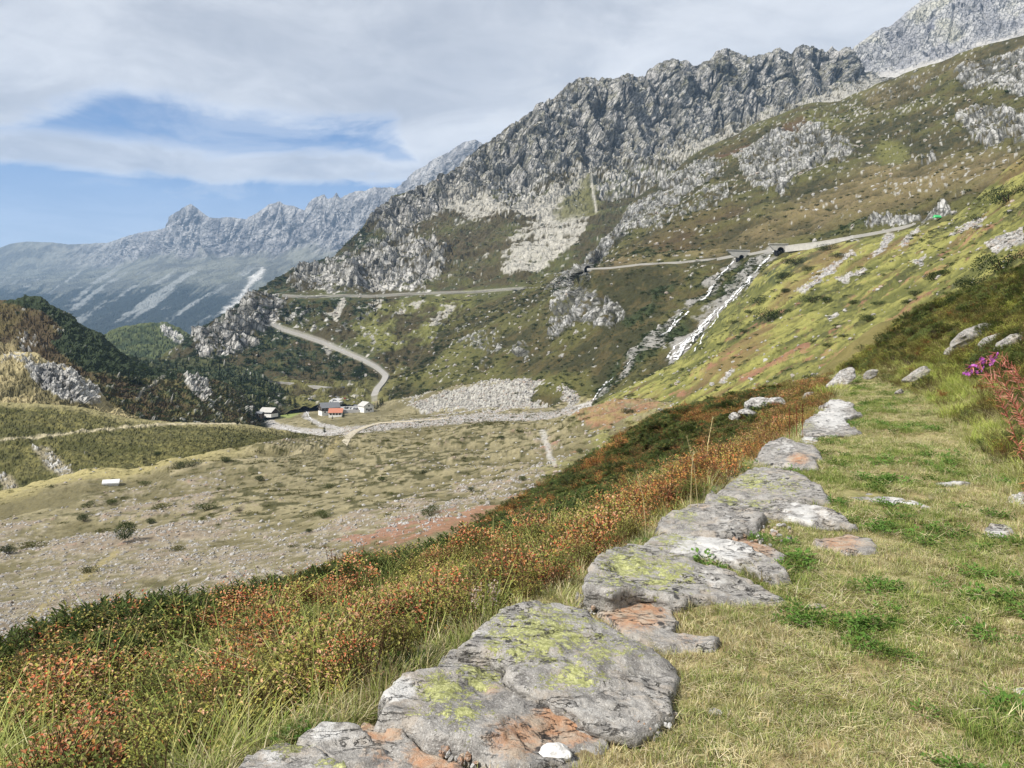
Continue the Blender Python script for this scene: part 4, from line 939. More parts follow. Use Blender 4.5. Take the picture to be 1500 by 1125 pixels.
def resample(poly, step):
    p = np.array(poly + [poly[0]], float); sl = np.linalg.norm(np.diff(p, axis=0), axis=1); c = np.concatenate([[0], np.cumsum(sl)])
    n = max(24, int(c[-1] / step)); u = np.linspace(0, c[-1], n, endpoint=False)
    q = np.stack([np.interp(u, c, p[:, 0]), np.interp(u, c, p[:, 1])], -1)
    return (np.roll(q, 1, 0) + 12 * q + np.roll(q, -1, 0)) / 14
SLABS = []      # outlines on the ground, kept clear of grass
def slab(outline, z0=.06, thick=.34, lich=(), rust=(), pale=(), relief=1.0, seed=0, tilt=(0, 0), label=None, parent=None, name='stone_slab', cut=True, edge=.055):
    o = np.array(outline, float); Y = (ZC - z0) * F / (o[:, 1] - HY); xy = np.stack([(o[:, 0] - CX) / F * Y, Y], -1); c0 = resample(xy.tolist(), .05).mean(0)
    for _ in range(5):
        Y = (ZC - z0 - (xy - c0) @ np.array(tilt)) * F / (o[:, 1] - HY); xy = np.stack([(o[:, 0] - CX) / F * Y, Y], -1)
    if cut: SLABS.append(xy)
    size = np.ptp(xy, axis=0).max(); step = max(.022, size / 46)
    b = resample(xy.tolist(), step); n = len(b); c = b.mean(0)
    ang = np.arctan2(b[:, 1] - c[1], b[:, 0] - c[0])
    jn = perlin(b[:, 0] * 6 + seed, b[:, 1] * 6, 0.5) * .03 + (np.abs(perlin(b[:, 0] * 15 + seed, b[:, 1] * 15, 1.5)) - .2) * .036
    d = b - c; b = b + d / (np.linalg.norm(d, axis=1, keepdims=True) + 1e-6) * (jn * min(1, size / .6))[:, None]
    ev, evec = np.linalg.eigh(np.cov((b - c).T)); ax = evec[:, 1]; half = math.sqrt(ev[1]) * 1.0
    sp_ = c + np.clip((b - c) @ ax * .55, -half, half)[:, None] * ax
    nr = int(np.clip(size / step / 2.2, 8, 22)); rings = []
    r_ = np.linspace(0, 1, nr)
    for r in r_: rings.append((sp_ + (b - sp_) * r, r))
    V_, rr = [], []
    for q, r in rings:
        x, y = q[:, 0], q[:, 1]
        zz = z0 + (fbm(x * 2.2 + seed, y * 2.2, seed * 1.3, 3) * .018 + fbm(x * 11 + seed, y * 11, 2.2, 3) * .009) * relief
        st_ = fbm(x * 1.7 + seed * 3, y * 1.7, 5.5, 3, .6) * 4.0; fr = st_ - np.floor(st_)
        zz = zz + (np.floor(st_) + sstep(fr, .46, .54)) * .016 * relief
        zz = zz + tilt[0] * (x - c[0]) + tilt[1] * (y - c[1])
        e = np.clip((r - .91) / .09, 0, 1); zz = zz - edge * e ** 2.4 * min(1, thick / .2)
        V_.append(np.stack([x, y, zz], -1)); rr.append(r)
    top = V_[-1]
    for k, (sc_, dz) in enumerate([(1.012, .10), (1.015, .28), (.995, .34), (1.01, .62), (.98, 1.0)]):
        q = c + (top[:, :2] - c) * sc_; wob = perlin(q[:, 0] * 7, q[:, 1] * 7, k * .9 + seed) * .02
        V_.append(np.stack([q[:, 0] + wob, q[:, 1] + wob, top[:, 2] - dz * thick], -1))
    v = np.concatenate(V_); R_ = len(V_); i = np.arange(R_ * n).reshape(R_, n); j = np.roll(i, -1, 1)
    f = np.stack([i[:-1], i[1:], j[1:], j[:-1]], -1).reshape(-1, 4)
    px, py, _ = proj(v)
    def blob(lst):
        a = np.zeros(len(v))
        for q in lst:
            if len(q) == 1: a = np.maximum(a, q[0])
            else: a = np.maximum(a, q[3] * np.exp(-(((px - q[0]) / q[2]) ** 2 + ((py - q[1]) / (q[2] * (q[4] if len(q) > 4 else .6))) ** 2)))
        return a
    org = np.array([c[0], c[1], z0]); me = np_mesh(name, v - org, f, True, {'lich': blob(lich), 'rust': blob(rust), 'pale': blob(pale)})
    if sum(1 for _ in [0]) and np.cross(v[f[0][1]] - v[f[0][0]], v[f[0][2]] - v[f[0][0]])[2] < 0: me.flip_normals()
    ob = link(name, me, STONE, parent, tuple(org))
    if label and parent is not None: ob['label'] = label
    return ob

wall = empty('dry_stone_wall', (0, 0, 0)); tag(wall, 'line of flat lichened slabs capping the wall along the left edge of the grass path', 'stone wall')
SL = [
 dict(o=[(672,943),(690,925),(720,903),(760,889),(820,885),(860,893),(905,920),(950,945),(985,965),(994,985),(986,1010),(985,1040),(965,1055),(930,1065),(890,1060),(850,1045),(825,1025),(800,1010),(762,1000),(746,985),(748,965),(720,950)], z0=.105, thick=.13, tilt=(-.09,.03), edge=.022, lich=[(790,930,110,.85,.5),(880,950,80,.7,.5),(840,990,60,.9,.4),(720,920,30,.4)], pale=[(700,930,35,.6),(860,1040,50,.45)], l='largest slab, grey with yellow green lichen across its whole upper face'),
 dict(o=[(553,1052),(560,1018),(588,987),(630,980),(645,962),(664,948),(712,956),(738,970),(740,990),(758,1008),(796,1019),(820,1034),(846,1053),(880,1070),(894,1078),(890,1095),(850,1112),(780,1128),(740,1124),(690,1096),(640,1078),(600,1060)], z0=.062, thick=.20, tilt=(-.10,-.02), lich=[(650,1010,48,1.0),(700,990,40,.95),(680,1045,42,.85),(620,1045,30,.6)], rust=[(830,1060,70,1.0,.6),(760,1080,70,.75),(720,1010,25,.6)], pale=[(580,1010,38,1.0),(680,955,40,.5)], l='broad slab with rust orange lower end and lichen on its left shoulder'),
 dict(o=[(520,1056),(532,1042),(560,1055),(600,1074),(650,1098),(692,1125),(690,1150),(640,1135),(600,1112),(560,1090),(522,1070)], z0=.075, rust=[(560,1068,40,1.0),(640,1110,60,.9)], pale=[(530,1050,14,.6)], thick=.14, l='narrow rust stained slab wedged between two wider ones'),
 dict(o=[(436,1080),(470,1060),(512,1064),(560,1085),(612,1115),(660,1150),(540,1160),(500,1110),(470,1092)], z0=.075, pale=[(480,1070,40,.7)], rust=[(560,1110,50,.55)], thick=.16, l='grey slab with a pale upper rim at the bottom edge of the photo'),
 dict(o=[(335,1135),(355,1108),(400,1086),(440,1081),(482,1100),(512,1130),(540,1175),(400,1190)], z0=.075, lich=[(420,1092,35,.8),(490,1120,30,.6)], pale=[(400,1110,40,.6)], thick=.16, l='grey slab speckled with lichen, closest of the row to the camera'),
 dict(o=[(855,884),(900,874),(950,872),(985,888),(995,910),(985,926),(1060,936),(1050,947),(960,946),(930,936),(890,905)], z0=.035, thick=.2, rust=[(930,895,60,.95),(1010,935,40,.5)], l='low flat rust brown slab lying behind the biggest one', relief=.6),
 dict(o=[(862,862),(868,838),(886,814),(922,798),(962,800),(1003,818),(1060,838),(1112,860),(1142,879),(1090,877),(1040,869),(990,876),(940,864),(900,873)], z0=.11, thick=.15, tilt=(-.10,.05), edge=.03, lich=[(920,828,48,.95),(970,840,60,.8),(890,850,30,.6)], pale=[(1050,855,70,.5),(885,850,25,.5)], l='thick wedge shaped slab with lichen on its raised outer end'),
 dict(o=[(946,802),(964,784),(1000,777),(1052,783),(1092,798),(1132,822),(1152,838),(1130,841),(1080,822),(1030,808),(985,812)], z0=.085, thick=.14, lich=[(985,790,35,.7)], pale=[(1050,800,90,.95,.35)], l='long whitish slab tapering into the turf'),
 dict(o=[(966,770),(986,749),(1012,739),(1052,737),(1092,744),(1118,755),(1110,769),(1082,779),(1040,781),(1000,779)], z0=.095, thick=.14, lich=[(1000,757,30,.6)], pale=[(1070,760,45,.5)], rust=[(1030,742,20,.5)], l='square grey slab with a thin crack across it'),
 dict(o=[(1050,790),(1075,784),(1112,794),(1152,812),(1146,823),(1108,819)], z0=.035, thick=.14, rust=[(1100,800,60,.7)], l='small pinkish brown slab lying flush beside rubble', relief=.5),
 dict(o=[(1036,740),(1047,721),(1080,729),(1130,734),(1182,741),(1232,755),(1252,766),(1200,764),(1150,754),(1110,749),(1070,747)], z0=.085, thick=.14, lich=[(1065,733,24,.8),(1110,738,30,.6)], pale=[(1180,752,60,.7)], l='long grey slab with a step on its outer end'),
 dict(o=[(1056,720),(1075,699),(1102,686),(1132,682),(1167,691),(1197,709),(1212,728),(1180,731),(1130,729),(1090,725)], z0=.095, thick=.14, lich=[(1100,705,35,.75),(1150,712,35,.6)], pale=[(1180,715,30,.4)], l='broad pale slab with green lichen bands, halfway along the row'),
 dict(o=[(1190,792),(1240,782),(1276,788),(1282,806),(1240,809),(1208,801)], z0=.035, thick=.14, rust=[(1230,792,50,.7)], l='pinkish slab sunk in the turf beside the rubble', relief=.5),
 dict(o=[(1106,674),(1125,650),(1150,643),(1191,654),(1203,666),(1190,671),(1197,681),(1160,679),(1130,676)], z0=.085, thick=.14, pale=[(1150,655,30,.6)], rust=[(1170,672,22,.8)], lich=[(1135,655,12,.3)], l='layered slab with a pink lower sheet'),
 dict(o=[(1040,726),(1050,706),(1068,694),(1080,698),(1060,716)], z0=.02, thick=.14, lich=[(1060,708,20,.8)], l='small lichened block at the outer edge'),
 dict(o=[(1096,676),(1112,668),(1140,674),(1138,682),(1110,684)], z0=.01, thick=.2, pale=[(1118,676,20,.6)], l='thin pale flake at the outer edge'),
 dict(o=[(1176,632),(1183,614),(1214,597),(1247,600),(1262,606),(1236,614),(1246,624),(1262,630),(1220,634)], z0=.085, thick=.14, pale=[(1215,612,40,.9)], lich=[(1185,625,16,.5)], l='pale layered slab near the far end of the row'),
 dict(o=[(1200,596),(1218,586),(1250,591),(1247,600),(1216,601)], z0=.085, thick=.14, pale=[(1225,594,30,.8)], l='farthest pale slab of the row'),
 dict(o=[(1170,650),(1178,640),(1200,642),(1196,652)], z0=.0, thick=.2, pale=[(1180,645,16,.9)], l='small pale stone between two slabs'),
]
for i, q in enumerate(SL):
    if i >= 6:
        k_ = np.array(q['o'], float); m_ = k_.mean(0); q['o'] = [tuple(v) for v in m_ + (k_ - m_) * (1.07, 1.05)]
    slab(q['o'], q['z0'], q['thick'], q.get('lich', ()), q.get('rust', ()), q.get('pale', ()), q.get('relief', 1.0), i + 1, q.get('tilt', (0, 0)), q['l'], wall, edge=q.get('edge', .055))

def rock_mesh(name, seed, dims=(1, 1, 1), sub=3, rough=.25, cuts=7):
    bm = bmesh.new(); bmesh.ops.create_icosphere(bm, subdivisions=sub, radius=1.0)
    v = np.array([q.co for q in bm.verts]); f = np.array([[q.index for q in t_.verts] for t_ in bm.faces]); bm.free()
    r = np.random.default_rng(seed)
    for i in range(cuts):
        n = r.normal(size=3); n /= np.linalg.norm(n); h = r.uniform(.55, .85); k = v @ n - h; v = v - np.maximum(k, 0)[:, None] * n * .93
    v = v + v * (fbm(v[:, 0] * 1.7 + seed, v[:, 1] * 1.7, v[:, 2] * 1.7, 4)[:, None] * rough)
    v = v * np.array(dims)
    z = np.zeros(len(v)); o = r.random(3)
    a = {'lich': z + .32 * (o[0] > .5), 'rust': z + .35 * (o[1] > .7), 'pale': z + .45 * (o[2] > .35)}
    me = np_mesh(name, v, f, False, a); me.materials.append(STONE); return me
CLEAR = []
def rock(name, px, py, w_px, ratio=(1, .8, .5), seed=0, label='', cat='rock', group=None, sink=.25, rz=None, tone=None, tilt=(0, 0), far=False, sub=3, lift=0.0):
    p = ZB.at(px, py) if far else near_at(px, py)
    w_ = w_px / F * p.y / 2; me = rock_mesh(name, seed, (w_ * ratio[0], w_ * ratio[1], w_ * ratio[2]), sub)
    if tone:
        for k, val in tone.items():
            a = me.attributes[k]; a.data.foreach_set('value', np.full(len(me.vertices), val, np.float32))
    if not far: CLEAR.append((p.x, p.y, w_ * .8)); CLEAR.append((p.x * .965, p.y * .965, w_ * .8))
    o = link(name, me, None, None, p + Vector((0, 0, w_ * ratio[2] * (1 - 2 * sink) + lift))); o.rotation_euler = (tilt[0], tilt[1], random.uniform(0, 6.28) if rz is None else rz)
    return tag(o, label, cat, group)
QZ = dict(pale=.55, lich=0, rust=.1); GY = dict(pale=.3, lich=.1, rust=0)
def quartz():
    m, t = new_mat('white quartz'); pos = t.n('ShaderNodeNewGeometry').outputs['Position']; n = t.noise(pos, 30, 5, .6)
    c = t.mix(t.ss(n, .35, .65), (.50, .485, .46), (.82, .815, .80)); b = t.n('ShaderNodeBsdfPrincipled', ins={'Base Color': c, 'Roughness': .5, 'Normal': t.bump(n, .5, .02)}); t.out(b.outputs[0]); return m
QUARTZ = quartz()
def quartz_rock(*a, **k): o = rock(*a, **k); o.data.materials.clear(); o.data.materials.append(QUARTZ); return o
quartz_rock('quartz_rock', 810, 1118, 60, (1, .8, .55), 5, 'white quartz lump at the bottom edge below the rust orange slab', rz=.3, sink=.2)
quartz_rock('quartz_rock', 884, 1086, 28, (1, .7, .4), 6, 'small flat white quartz stone against the lower tip of the rust orange slab', rz=.2)
rock('stone', 613, 1072, 23, (1, .85, .8), 7, 'small pale rounded stone resting against the narrow rust stained slab', 'stone', tone=QZ)
rock('stone', 936, 1066, 24, (1, .8, .7), 8, 'whitish stone in the grass under the lower corner of the biggest slab', 'stone', tone=QZ)
rock('stone', 960, 1080, 30, (1, .8, .5), 9, 'grey blue stone half sunk among weeds below the biggest slab', 'stone', tone=GY)
rock('stone', 978, 1054, 32, (1, .8, .5), 10, 'brownish stone beside the right corner of the biggest slab', 'stone', tone=dict(rust=.5, pale=.3, lich=0))
rock('stone', 848, 886, 20, (.7, .6, 1.3), 11, 'small upright stone standing behind the biggest slab', 'stone', tone=GY)
rock('stone', 862, 900, 26, (1, .8, .6), 12, 'dark angular stone on the back rim of the biggest slab', 'stone', tone=dict(rust=0, pale=0, lich=0))
rock('stone', 866, 880, 16, (1, .8, .6), 13, 'tiny grey stone under the nose of the wedge shaped slab', 'stone', tone=GY)
rock('stone', 1196, 890, 34, (1, .5, .2), 14, 'flat grey stone flush in the turf right of the wedge shaped slab', 'stone', tone=GY, rz=.2)
rock('stone', 1048, 1045, 26, (1, .7, .3), 15, 'pale stone buried in grass to the right of the biggest slab', 'stone', tone=QZ)
rock('stone', 1343, 868, 12, (1, .8, .4), 16, 'tiny white stone in the middle of the grass path', 'stone', tone=QZ)
rock('stone', 1496, 1016, 26, (1, .8, .4), 17, 'white stone at the right edge of the grass path', 'stone', tone=QZ)
slab([(1222,722),(1240,717),(1275,722),(1300,730),(1340,733),(1372,744),(1350,748),(1300,740),(1262,735)], .01, .1, pale=[(1320,738,50,.8)], seed=31, name='path_rock', cut=True)['label'] = 'long pale rock cropping out flush across the middle of the path'
slab([(1368,707),(1395,704),(1424,706),(1420,711),(1385,712)], .01, .1, pale=[(1395,708,30,.8)], seed=32, name='path_rock')['label'] = 'thin sliver of pale rock in the grass farther up the path'
slab([(1434,776),(1450,769),(1478,772),(1492,780),(1470,786),(1445,785)], .015, .1, pale=[(1465,778,30,.7)], seed=33, name='path_rock')['label'] = 'pale rock patch flush in the turf near the right edge of the photo'
slab([(1466,734),(1480,726),(1510,726),(1530,738),(1500,743)], .02, .1, pale=[(1490,734,30,1.0)], seed=34, name='path_rock')['label'] = 'whitish rock patch at the right border halfway up the path'
for o in list(COL.objects):
    if o.name.startswith('path_rock'): o['category'] = 'rock'
rock('boulder', 1232, 562, 66, (1, .5, .26), 21, 'slanted bluish grey slab rock where the path ends below the bank', sink=.2, rz=.6, tilt=(.1, -.45), tone=dict(pale=.5, rust=0, lich=0))
BG = 'pale boulders in the shrubs outside the far wall'
rock('boulder', 1113, 612, 44, (1, .7, .55), 22, 'largest of the whitish boulders in the shrubs left of the far slabs', group=BG, lift=.30, tone=QZ, rz=.2)
rock('boulder', 1138, 606, 30, (1, .8, .5), 23, 'whitish boulder touching the right side of the largest one', group=BG, lift=.30, tone=QZ)
rock('boulder', 1096, 622, 34, (1, .7, .45), 24, 'low whitish boulder just downhill of the largest one', group=BG, lift=.30, tone=QZ)
rock('boulder', 1076, 628, 18, (1, .7, .8), 25, 'small pale boulder at the left end of the whitish group', group=BG, lift=.30, tone=QZ)
rock('boulder', 1190, 588, 36, (1, .7, .5), 26, 'grey boulder among dry grass beside the farthest slab', tone=GY)
rock('boulder', 1172, 596, 24, (1, .7, .35), 27, 'flat reddish boulder below the grey one near the farthest slab', tone=dict(rust=.6, pale=.4, lich=0))
for k, (a, b, w_, rt, lb) in enumerate([(1430,510,74,(1,.5,.42),'broad grey rock on the right bank above the purple flowers'),(1452,520,46,(1,.5,.45),'grey rock with an orange plant patch on the right bank'),(1400,524,36,(1,.5,.4),'lower left rock of the outcrop on the right bank'),
   (1478,522,60,(1,.35,.35),'long thin rock rib on the right bank at the photo edge'),(1440,542,50,(1,.25,.25),'slim rock rib running behind the purple flowers'),(1346,560,30,(1,.5,.5),'small whitish rock in the heather right of the path end'),(1275,560,22,(1,.7,.6),'small pale rock beside the slanted slab rock'),(1318,588,14,(1,.8,.6),'tiny white stone at the foot of the right bank'),
   (1340,565,44,(1,.3,.3),'narrow pale rock rib low on the right bank')]):
    rock('outcrop_rock', a, b, w_, rt, 40 + k, lb, lift=.22, rz=-.35 + .2 * (k % 2), tilt=(0, -.5), tone=dict(pale=.25 + .15 * (k % 2), lich=.22, rust=.1))

def rubble():
    r = np.random.default_rng(8); V_, F_, n = [], [], 0
    spots = []
    while len(spots) < 110:
        px, py = r.uniform(985, 1165), r.uniform(762, 812)
        if ((px - 1075) / 88) ** 2 + ((py - 788) / 24) ** 2 < 1: spots.append((px, py, r.uniform(5, 13)))
    for i in range(60): spots.append((r.uniform(640, 745), r.uniform(1088, 1140), r.uniform(6, 22)))
    for i in range(22): spots.append((r.uniform(905, 990), r.uniform(1045, 1092), r.uniform(4, 12)))
    for i in range(16): spots.append((r.uniform(845, 905), r.uniform(878, 912), r.uniform(4, 11)))
    A = {'lich': [], 'rust': [], 'pale': []}
    base = [rock_mesh('rubble', 60 + i, (1, .8, .6), 1, .3, 6) for i in range(7)]
    bv = [np.array([q.co for q in m.vertices]) for m in base]; bf = [np.array([list(q.vertices) for q in m.polygons]) for m in base]
    for px, py, s in spots:
        Y = (ZC - .01) * F / (py - HY); k = r.integers(7); sz = s / F * Y / 2; R_ = np.array(Euler(r.uniform(0, 6, 3)).to_matrix())
        V_.append((bv[k] @ R_.T) * sz + np.array([(px - CX) / F * Y, Y, .03 + r.uniform(0, .02)])); F_.append(bf[k] + n); n += len(bv[k])
        u = r.random(); A['lich'].append(np.zeros(len(bv[k]))); A['rust'].append(np.full(len(bv[k]), .6 * (u < .35))); A['pale'].append(np.full(len(bv[k]), .7 * (u > .6)))
    me = np_mesh('rubble', np.concatenate(V_), np.concatenate(F_), False, {k: np.concatenate(v) for k, v in A.items()})
    tag(link('rubble', me, STONE), 'small broken stones lying in the gaps between the wall slabs', 'rubble', None, 'stuff')
rubble()

# ------------------------------------------------------------------ ground cover near the camera
def seen(p, m=90):
    x, y, Y = proj(p); return (Y > 1.2) & (x > -m * 3) & (x < 1500 + m * 9) & (y < 1125 + m * 5) & (y > 300)
CLEAR = globals().get('CLEAR', [])
def in_slabs(p, grow=0.0):
    o = np.zeros(len(p), bool)
    for x_, y_, r_ in CLEAR: o |= np.hypot(p[:, 0] - x_, p[:, 1] - y_) < r_
    for q in SLABS:
        c = q.mean(0); o |= in_poly(p[:, 0], p[:, 1], [tuple(c + (a - c) * (1 - grow)) for a in q])
    return o
def sow(dens, s0, s1, t0, t1, keepf=None, rng=RNG):
    """dens(Y) plants per square metre over the strip s0..s1, t0..t1"""
    out = []
    for ta in np.arange(t0, t1, 1.0):
        pm, _, _ = wl(np.array([ta + .5])); Y = max(2.0, float(pm[0, 1])); n = int(dens(Y) * (s1 - s0))
        s = rng.uniform(s0, s1, n); t = rng.uniform(ta, ta + 1, n); out.append(np.stack([s, t], -1))
    a = np.concatenate(out); p = world_of(a[:, 0], a[:, 1]); k = seen(p)
    a, p = a[k], p[k]
    if keepf is not None: k = keepf(a, p); a, p = a[k], p[k]
    return a[:, 0], a[:, 1], p

STRAW = [(.56,.49,.29),(.47,.40,.22),(.64,.58,.39),(.38,.31,.16)]; GREENS = [(.17,.24,.055),(.23,.28,.075),(.13,.20,.04)]; PALEG = [(.37,.39,.14),(.30,.34,.10),(.42,.41,.18)]
path_kinds = [grass_tuft(1, 54, .052, .05, .0029, STRAW + PALEG), grass_tuft(2, 54, .048, .055, .0029, PALEG + GREENS + STRAW[:2]), grass_tuft(3, 48, .06, .05, .003, GREENS + PALEG[:1]), grass_tuft(4, 46, .045, .06, .0029, STRAW + PALEG[:1]),
  lying_straw(5, 34, STRAW), lying_straw(6, 30, STRAW + PALEG), herb(7, 34, [(.10,.20,.035),(.13,.23,.05)], .022, .045), herb(8, 30, [(.13,.18,.045),(.20,.22,.06)], .016, .03), herb(9, 40, [(.19,.18,.05),(.15,.14,.04),(.12,.10,.04)], .010, .018),
  grass_tuft(10, 34, .12, .05, .0036, STRAW + PALEG, (.6, 1.6))]
C_path = kinds('short_grass', path_kinds, LEAF)
s, t, p = sow(lambda Y: np.interp(Y, [2, 4, 7, 12, 20, 36], [1050, 900, 480, 230, 115, 60]), -3.1, .12, -5, 38, lambda a, p: (a[:, 0] > -width(a[:, 1]) - .35) & ~in_slabs(p, -.015))
n1 = fbm(p[:, 0] / .55, p[:, 1] / .55, 4.2, 3); n2 = fbm(p[:, 0] / 1.5, p[:, 1] / 1.5, 9.2, 3); u = RNG.random(len(p))
dg = np.exp(-((s + .35 * width(t)) / .5) ** 2) * 0
idx = np.where(n2 + n1 * .5 + u * .4 > .42, 2, np.where(n1 - n2 * .4 + u * .4 > .45, 3, np.where(u < .5, 1, 0)))
u2 = RNG.random(len(p)); idx = np.where(u2 < .17, 4 + (u2 < .085), idx); hb = (fbm(p[:, 0] / .28, p[:, 1] / .28, 6.6, 2) > .22) & (u2 > .5); idx = np.where(hb & (n2 > -.1), 6 + (u < .4), idx)
idx = np.where((u2 > .94), 8, idx); idx = np.where((n1 < -.38) & (u2 > .4), np.where(u < .55, 8, 5), idx)
edge_ = (s > -.25) | (s < -width(t) + .25); idx = np.where(edge_ & (u < .22), 9, idx)
bare = (fbm(p[:, 0] / .22, p[:, 1] / .22, 1.6, 2) > .40); kp = ~(bare & (u > .3)); 
scl = RNG.uniform(.65, 1.25, len(p)) * np.interp(p[:, 1], [2, 8, 20, 36], [1.0, 1.15, 1.5, 2.0]) * np.where(n2 > .1, 1.1, .92)
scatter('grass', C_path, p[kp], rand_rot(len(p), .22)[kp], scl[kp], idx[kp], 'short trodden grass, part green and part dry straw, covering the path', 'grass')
print('path grass', kp.sum())

GRN = [(.165,.20,.045),(.22,.235,.055),(.12,.155,.036)]; YEL = [(.38,.36,.085),(.32,.31,.07),(.43,.37,.12)]; REDS = [(.58,.19,.085),(.60,.27,.13),(.46,.11,.05),(.60,.36,.21)]; RUST = [(.44,.23,.065),(.48,.29,.09),(.38,.18,.05)]; BRN = [(.18,.12,.055),(.24,.16,.075)]
shrub_kinds = [berry_shrub(21, GRN), berry_shrub(22, GRN[1:2] + YEL[1:2], topc=YEL[1:] + GRN[1:2]), berry_shrub(23, YEL + BRN[:1], topc=YEL[:2] + REDS[3:]), berry_shrub(24, GRN + REDS[:2] + BRN[:1], topc=REDS + YEL[:1]), berry_shrub(25, REDS + RUST + YEL[:1], leaves=260), berry_shrub(26, BRN + GRN[:1] + RUST[:1], leaves=190),
  rose_shrub(27, [(.062,.090,.022),(.085,.112,.028),(.046,.070,.018)], h=.34, young=[(.19,.21,.055),(.20,.15,.05)]), rose_shrub(28, [(.080,.100,.026),(.105,.125,.034)], h=.32, young=[(.22,.22,.06),(.16,.10,.04)]),
  grass_tuft(29, 34, .40, .06, .0046, PALEG + STRAW[:2] + GREENS[1:2], (.5, 1.4)), grass_tuft(30, 40, .34, .06, .0044, [(.42,.22,.07),(.50,.33,.13),(.33,.15,.045)], (.5, 1.5)), grass_tuft(31, 34, .52, .07, .0056, [(.24,.30,.07),(.32,.36,.10),(.42,.42,.15)], (.4, 1.3)),
  berry_shrub(32, RUST + YEL[:1] + REDS[:1], h=.34, leaves=300), berry_shrub(33, [(.19,.22,.06),(.24,.25,.08)], h=.26, ls=.022)]
C_shrub = kinds('heath_plant', shrub_kinds, LEAF)
s, t, p = sow(lambda Y: np.interp(Y, [2, 5, 9, 16, 30, 46], [130, 112, 72, 40, 22, 14]), .10, 19, -6, 48, lambda a, p: ~in_slabs(p, .10) & ((a[:, 0] < 10.5) | (RNG.random(len(p)) < .55)))
n1 = fbm(p[:, 0] / .6, p[:, 1] / .6, 2.2, 3) * 1.15; n2 = fbm(p[:, 0] / 2.2, p[:, 1] / 2.2, 5.2, 3); n3 = fbm(p[:, 0] / .3, p[:, 1] / .3, 8.2, 2); u = RNG.random(len(p))
rho = sstep(s + n2 * .9 - np.interp(t, [-4, 0, 4, 10, 20, 48], [3.1, 3.0, 2.8, 2.5, 2.3, 2.4]), -.35, .6) * np.where(n1 + n3 * .5 > .25, .45, .93)
rho = np.maximum(rho, .85 * sstep(t, -1.4, -2.6) * sstep(s + n1 * .5, 1.1, 1.7))
rusty = sstep(t + n2 * 2.0, 3.5, 7.0) * sstep(s + n1 * .4, 2.4, 1.0) * np.interp(t, [0, 12, 18, 48], [1, 1, .55, .5])
idx = np.where(n1 + u * .22 > .28, 2, np.where(n1 + u * .22 > .0, 1, 0))
red = n3 * .65 + n1 * .3 + u * .34; idx = np.where(red > .45, 3, idx); idx = np.where(red > .60, 4, idx); idx = np.where((n1 < -.34) & (u < .5), 5, idx)
idx = np.where((n2 > .12) & (u < .14), 12, idx)
gr_ = RNG.random(len(p)); gp = sstep(fbm(p[:, 0] / .7, p[:, 1] / .7, 12.2, 2), -.05, .3); nearg = 1 + 1.0 * sstep(t, 2.5, -1.0); idx = np.where(gr_ < (.10 + .42 * gp) * nearg, 8, idx); idx = np.where(gr_ < (.05 + .22 * gp) * nearg, 10, idx)
ru_ = RNG.random(len(p)); idx = np.where(ru_ < rusty * .9, np.where(u < .30, 11, np.where(u < .58, 9, np.where(u < .68, 4, np.where(u < .84, 8, 2)))), idx)
isr = RNG.random(len(p)) < rho; idx = np.where(isr, 6 + (u < .45), idx)
idx = np.where(isr & (n1 > .22) & (u < .5), np.where(n3 > 0, 1, 12), idx); idx = np.where(isr & (ru_ < .05), 8, idx)
far_hill = (t > 20) & (s > 3); idx = np.where(far_hill & (n2 - .1 + n1 * .3 > .05) & (u < .8), 11, idx); idx = np.where(far_hill & (n2 < -.1) & (u < .6), 5, idx)
scl = RNG.uniform(.75, 1.25, len(p)) * np.interp(p[:, 1], [2, 8, 20, 46], [.95, 1.1, 1.5, 2.1]); scl = scl * np.clip(1.02 + n3 * .55 + n1 * .25, .55, 1.45); scl = scl * np.where(s < .35, .72, 1) * np.where((idx == 8) | (idx == 9) | (idx == 10), np.interp(p[:, 1], [2, 8, 20, 46], [1, .95, .8, .6]), 1) * np.where((n2 < -.1), .88, 1.05)
kp = ~((n3 < -.22) & (RNG.random(len(p)) < .6) & ~isr)
sz = scl / np.interp(p[:, 1], [2, 8, 20, 46], [.95, 1.12, 1.6, 2.2]); tall = np.stack([scl, scl, np.where(s > 1.2, sz * .95, sz * 1.08)], -1)
scatter('undergrowth', C_shrub, p[kp], rand_rot(len(p), .20)[kp], tall[kp], idx[kp], 'bilberry and alpenrose undergrowth turning red and rust below the wall', 'undergrowth')
print('undergrowth', len(p))

# right bank: darker heath with bright grass at its foot
bank_kinds = [berry_shrub(41, [(.23,.235,.06),(.28,.27,.07),(.18,.185,.05)]), berry_shrub(42, [(.36,.36,.085),(.43,.41,.10),(.29,.30,.07)]), berry_shrub(43, [(.20,.14,.06),(.25,.18,.07)]), rose_shrub(44, [(.085,.12,.03),(.12,.15,.04)], young=[(.13,.14,.04)]),
  grass_tuft(45, 40, .34, .07, .0050, [(.33,.40,.085),(.40,.43,.12),(.27,.34,.07)], (.6, 1.5)), grass_tuft(46, 34, .26, .07, .0046, PALEG + STRAW[:2], (.6, 1.5)), berry_shrub(47, [(.36,.38,.08),(.30,.33,.07)], ls=.02), berry_shrub(48, [(.40,.16,.05),(.33,.12,.04)])]
C_bank = kinds('bank_plant', bank_kinds, LEAF)
s, t, p = sow(lambda Y: np.interp(Y, [2, 6, 10, 18, 30, 46], [80, 75, 60, 36, 22, 14]), -13, -1.2, -3, 48, lambda a, p: a[:, 0] < -width(a[:, 1]) - .02)
b = -s - width(t); n1 = fbm(p[:, 0] / .9, p[:, 1] / .9, 3.2, 3); n2 = fbm(p[:, 0] / 2.4, p[:, 1] / 2.4, 7.2, 3); u = RNG.random(len(p))
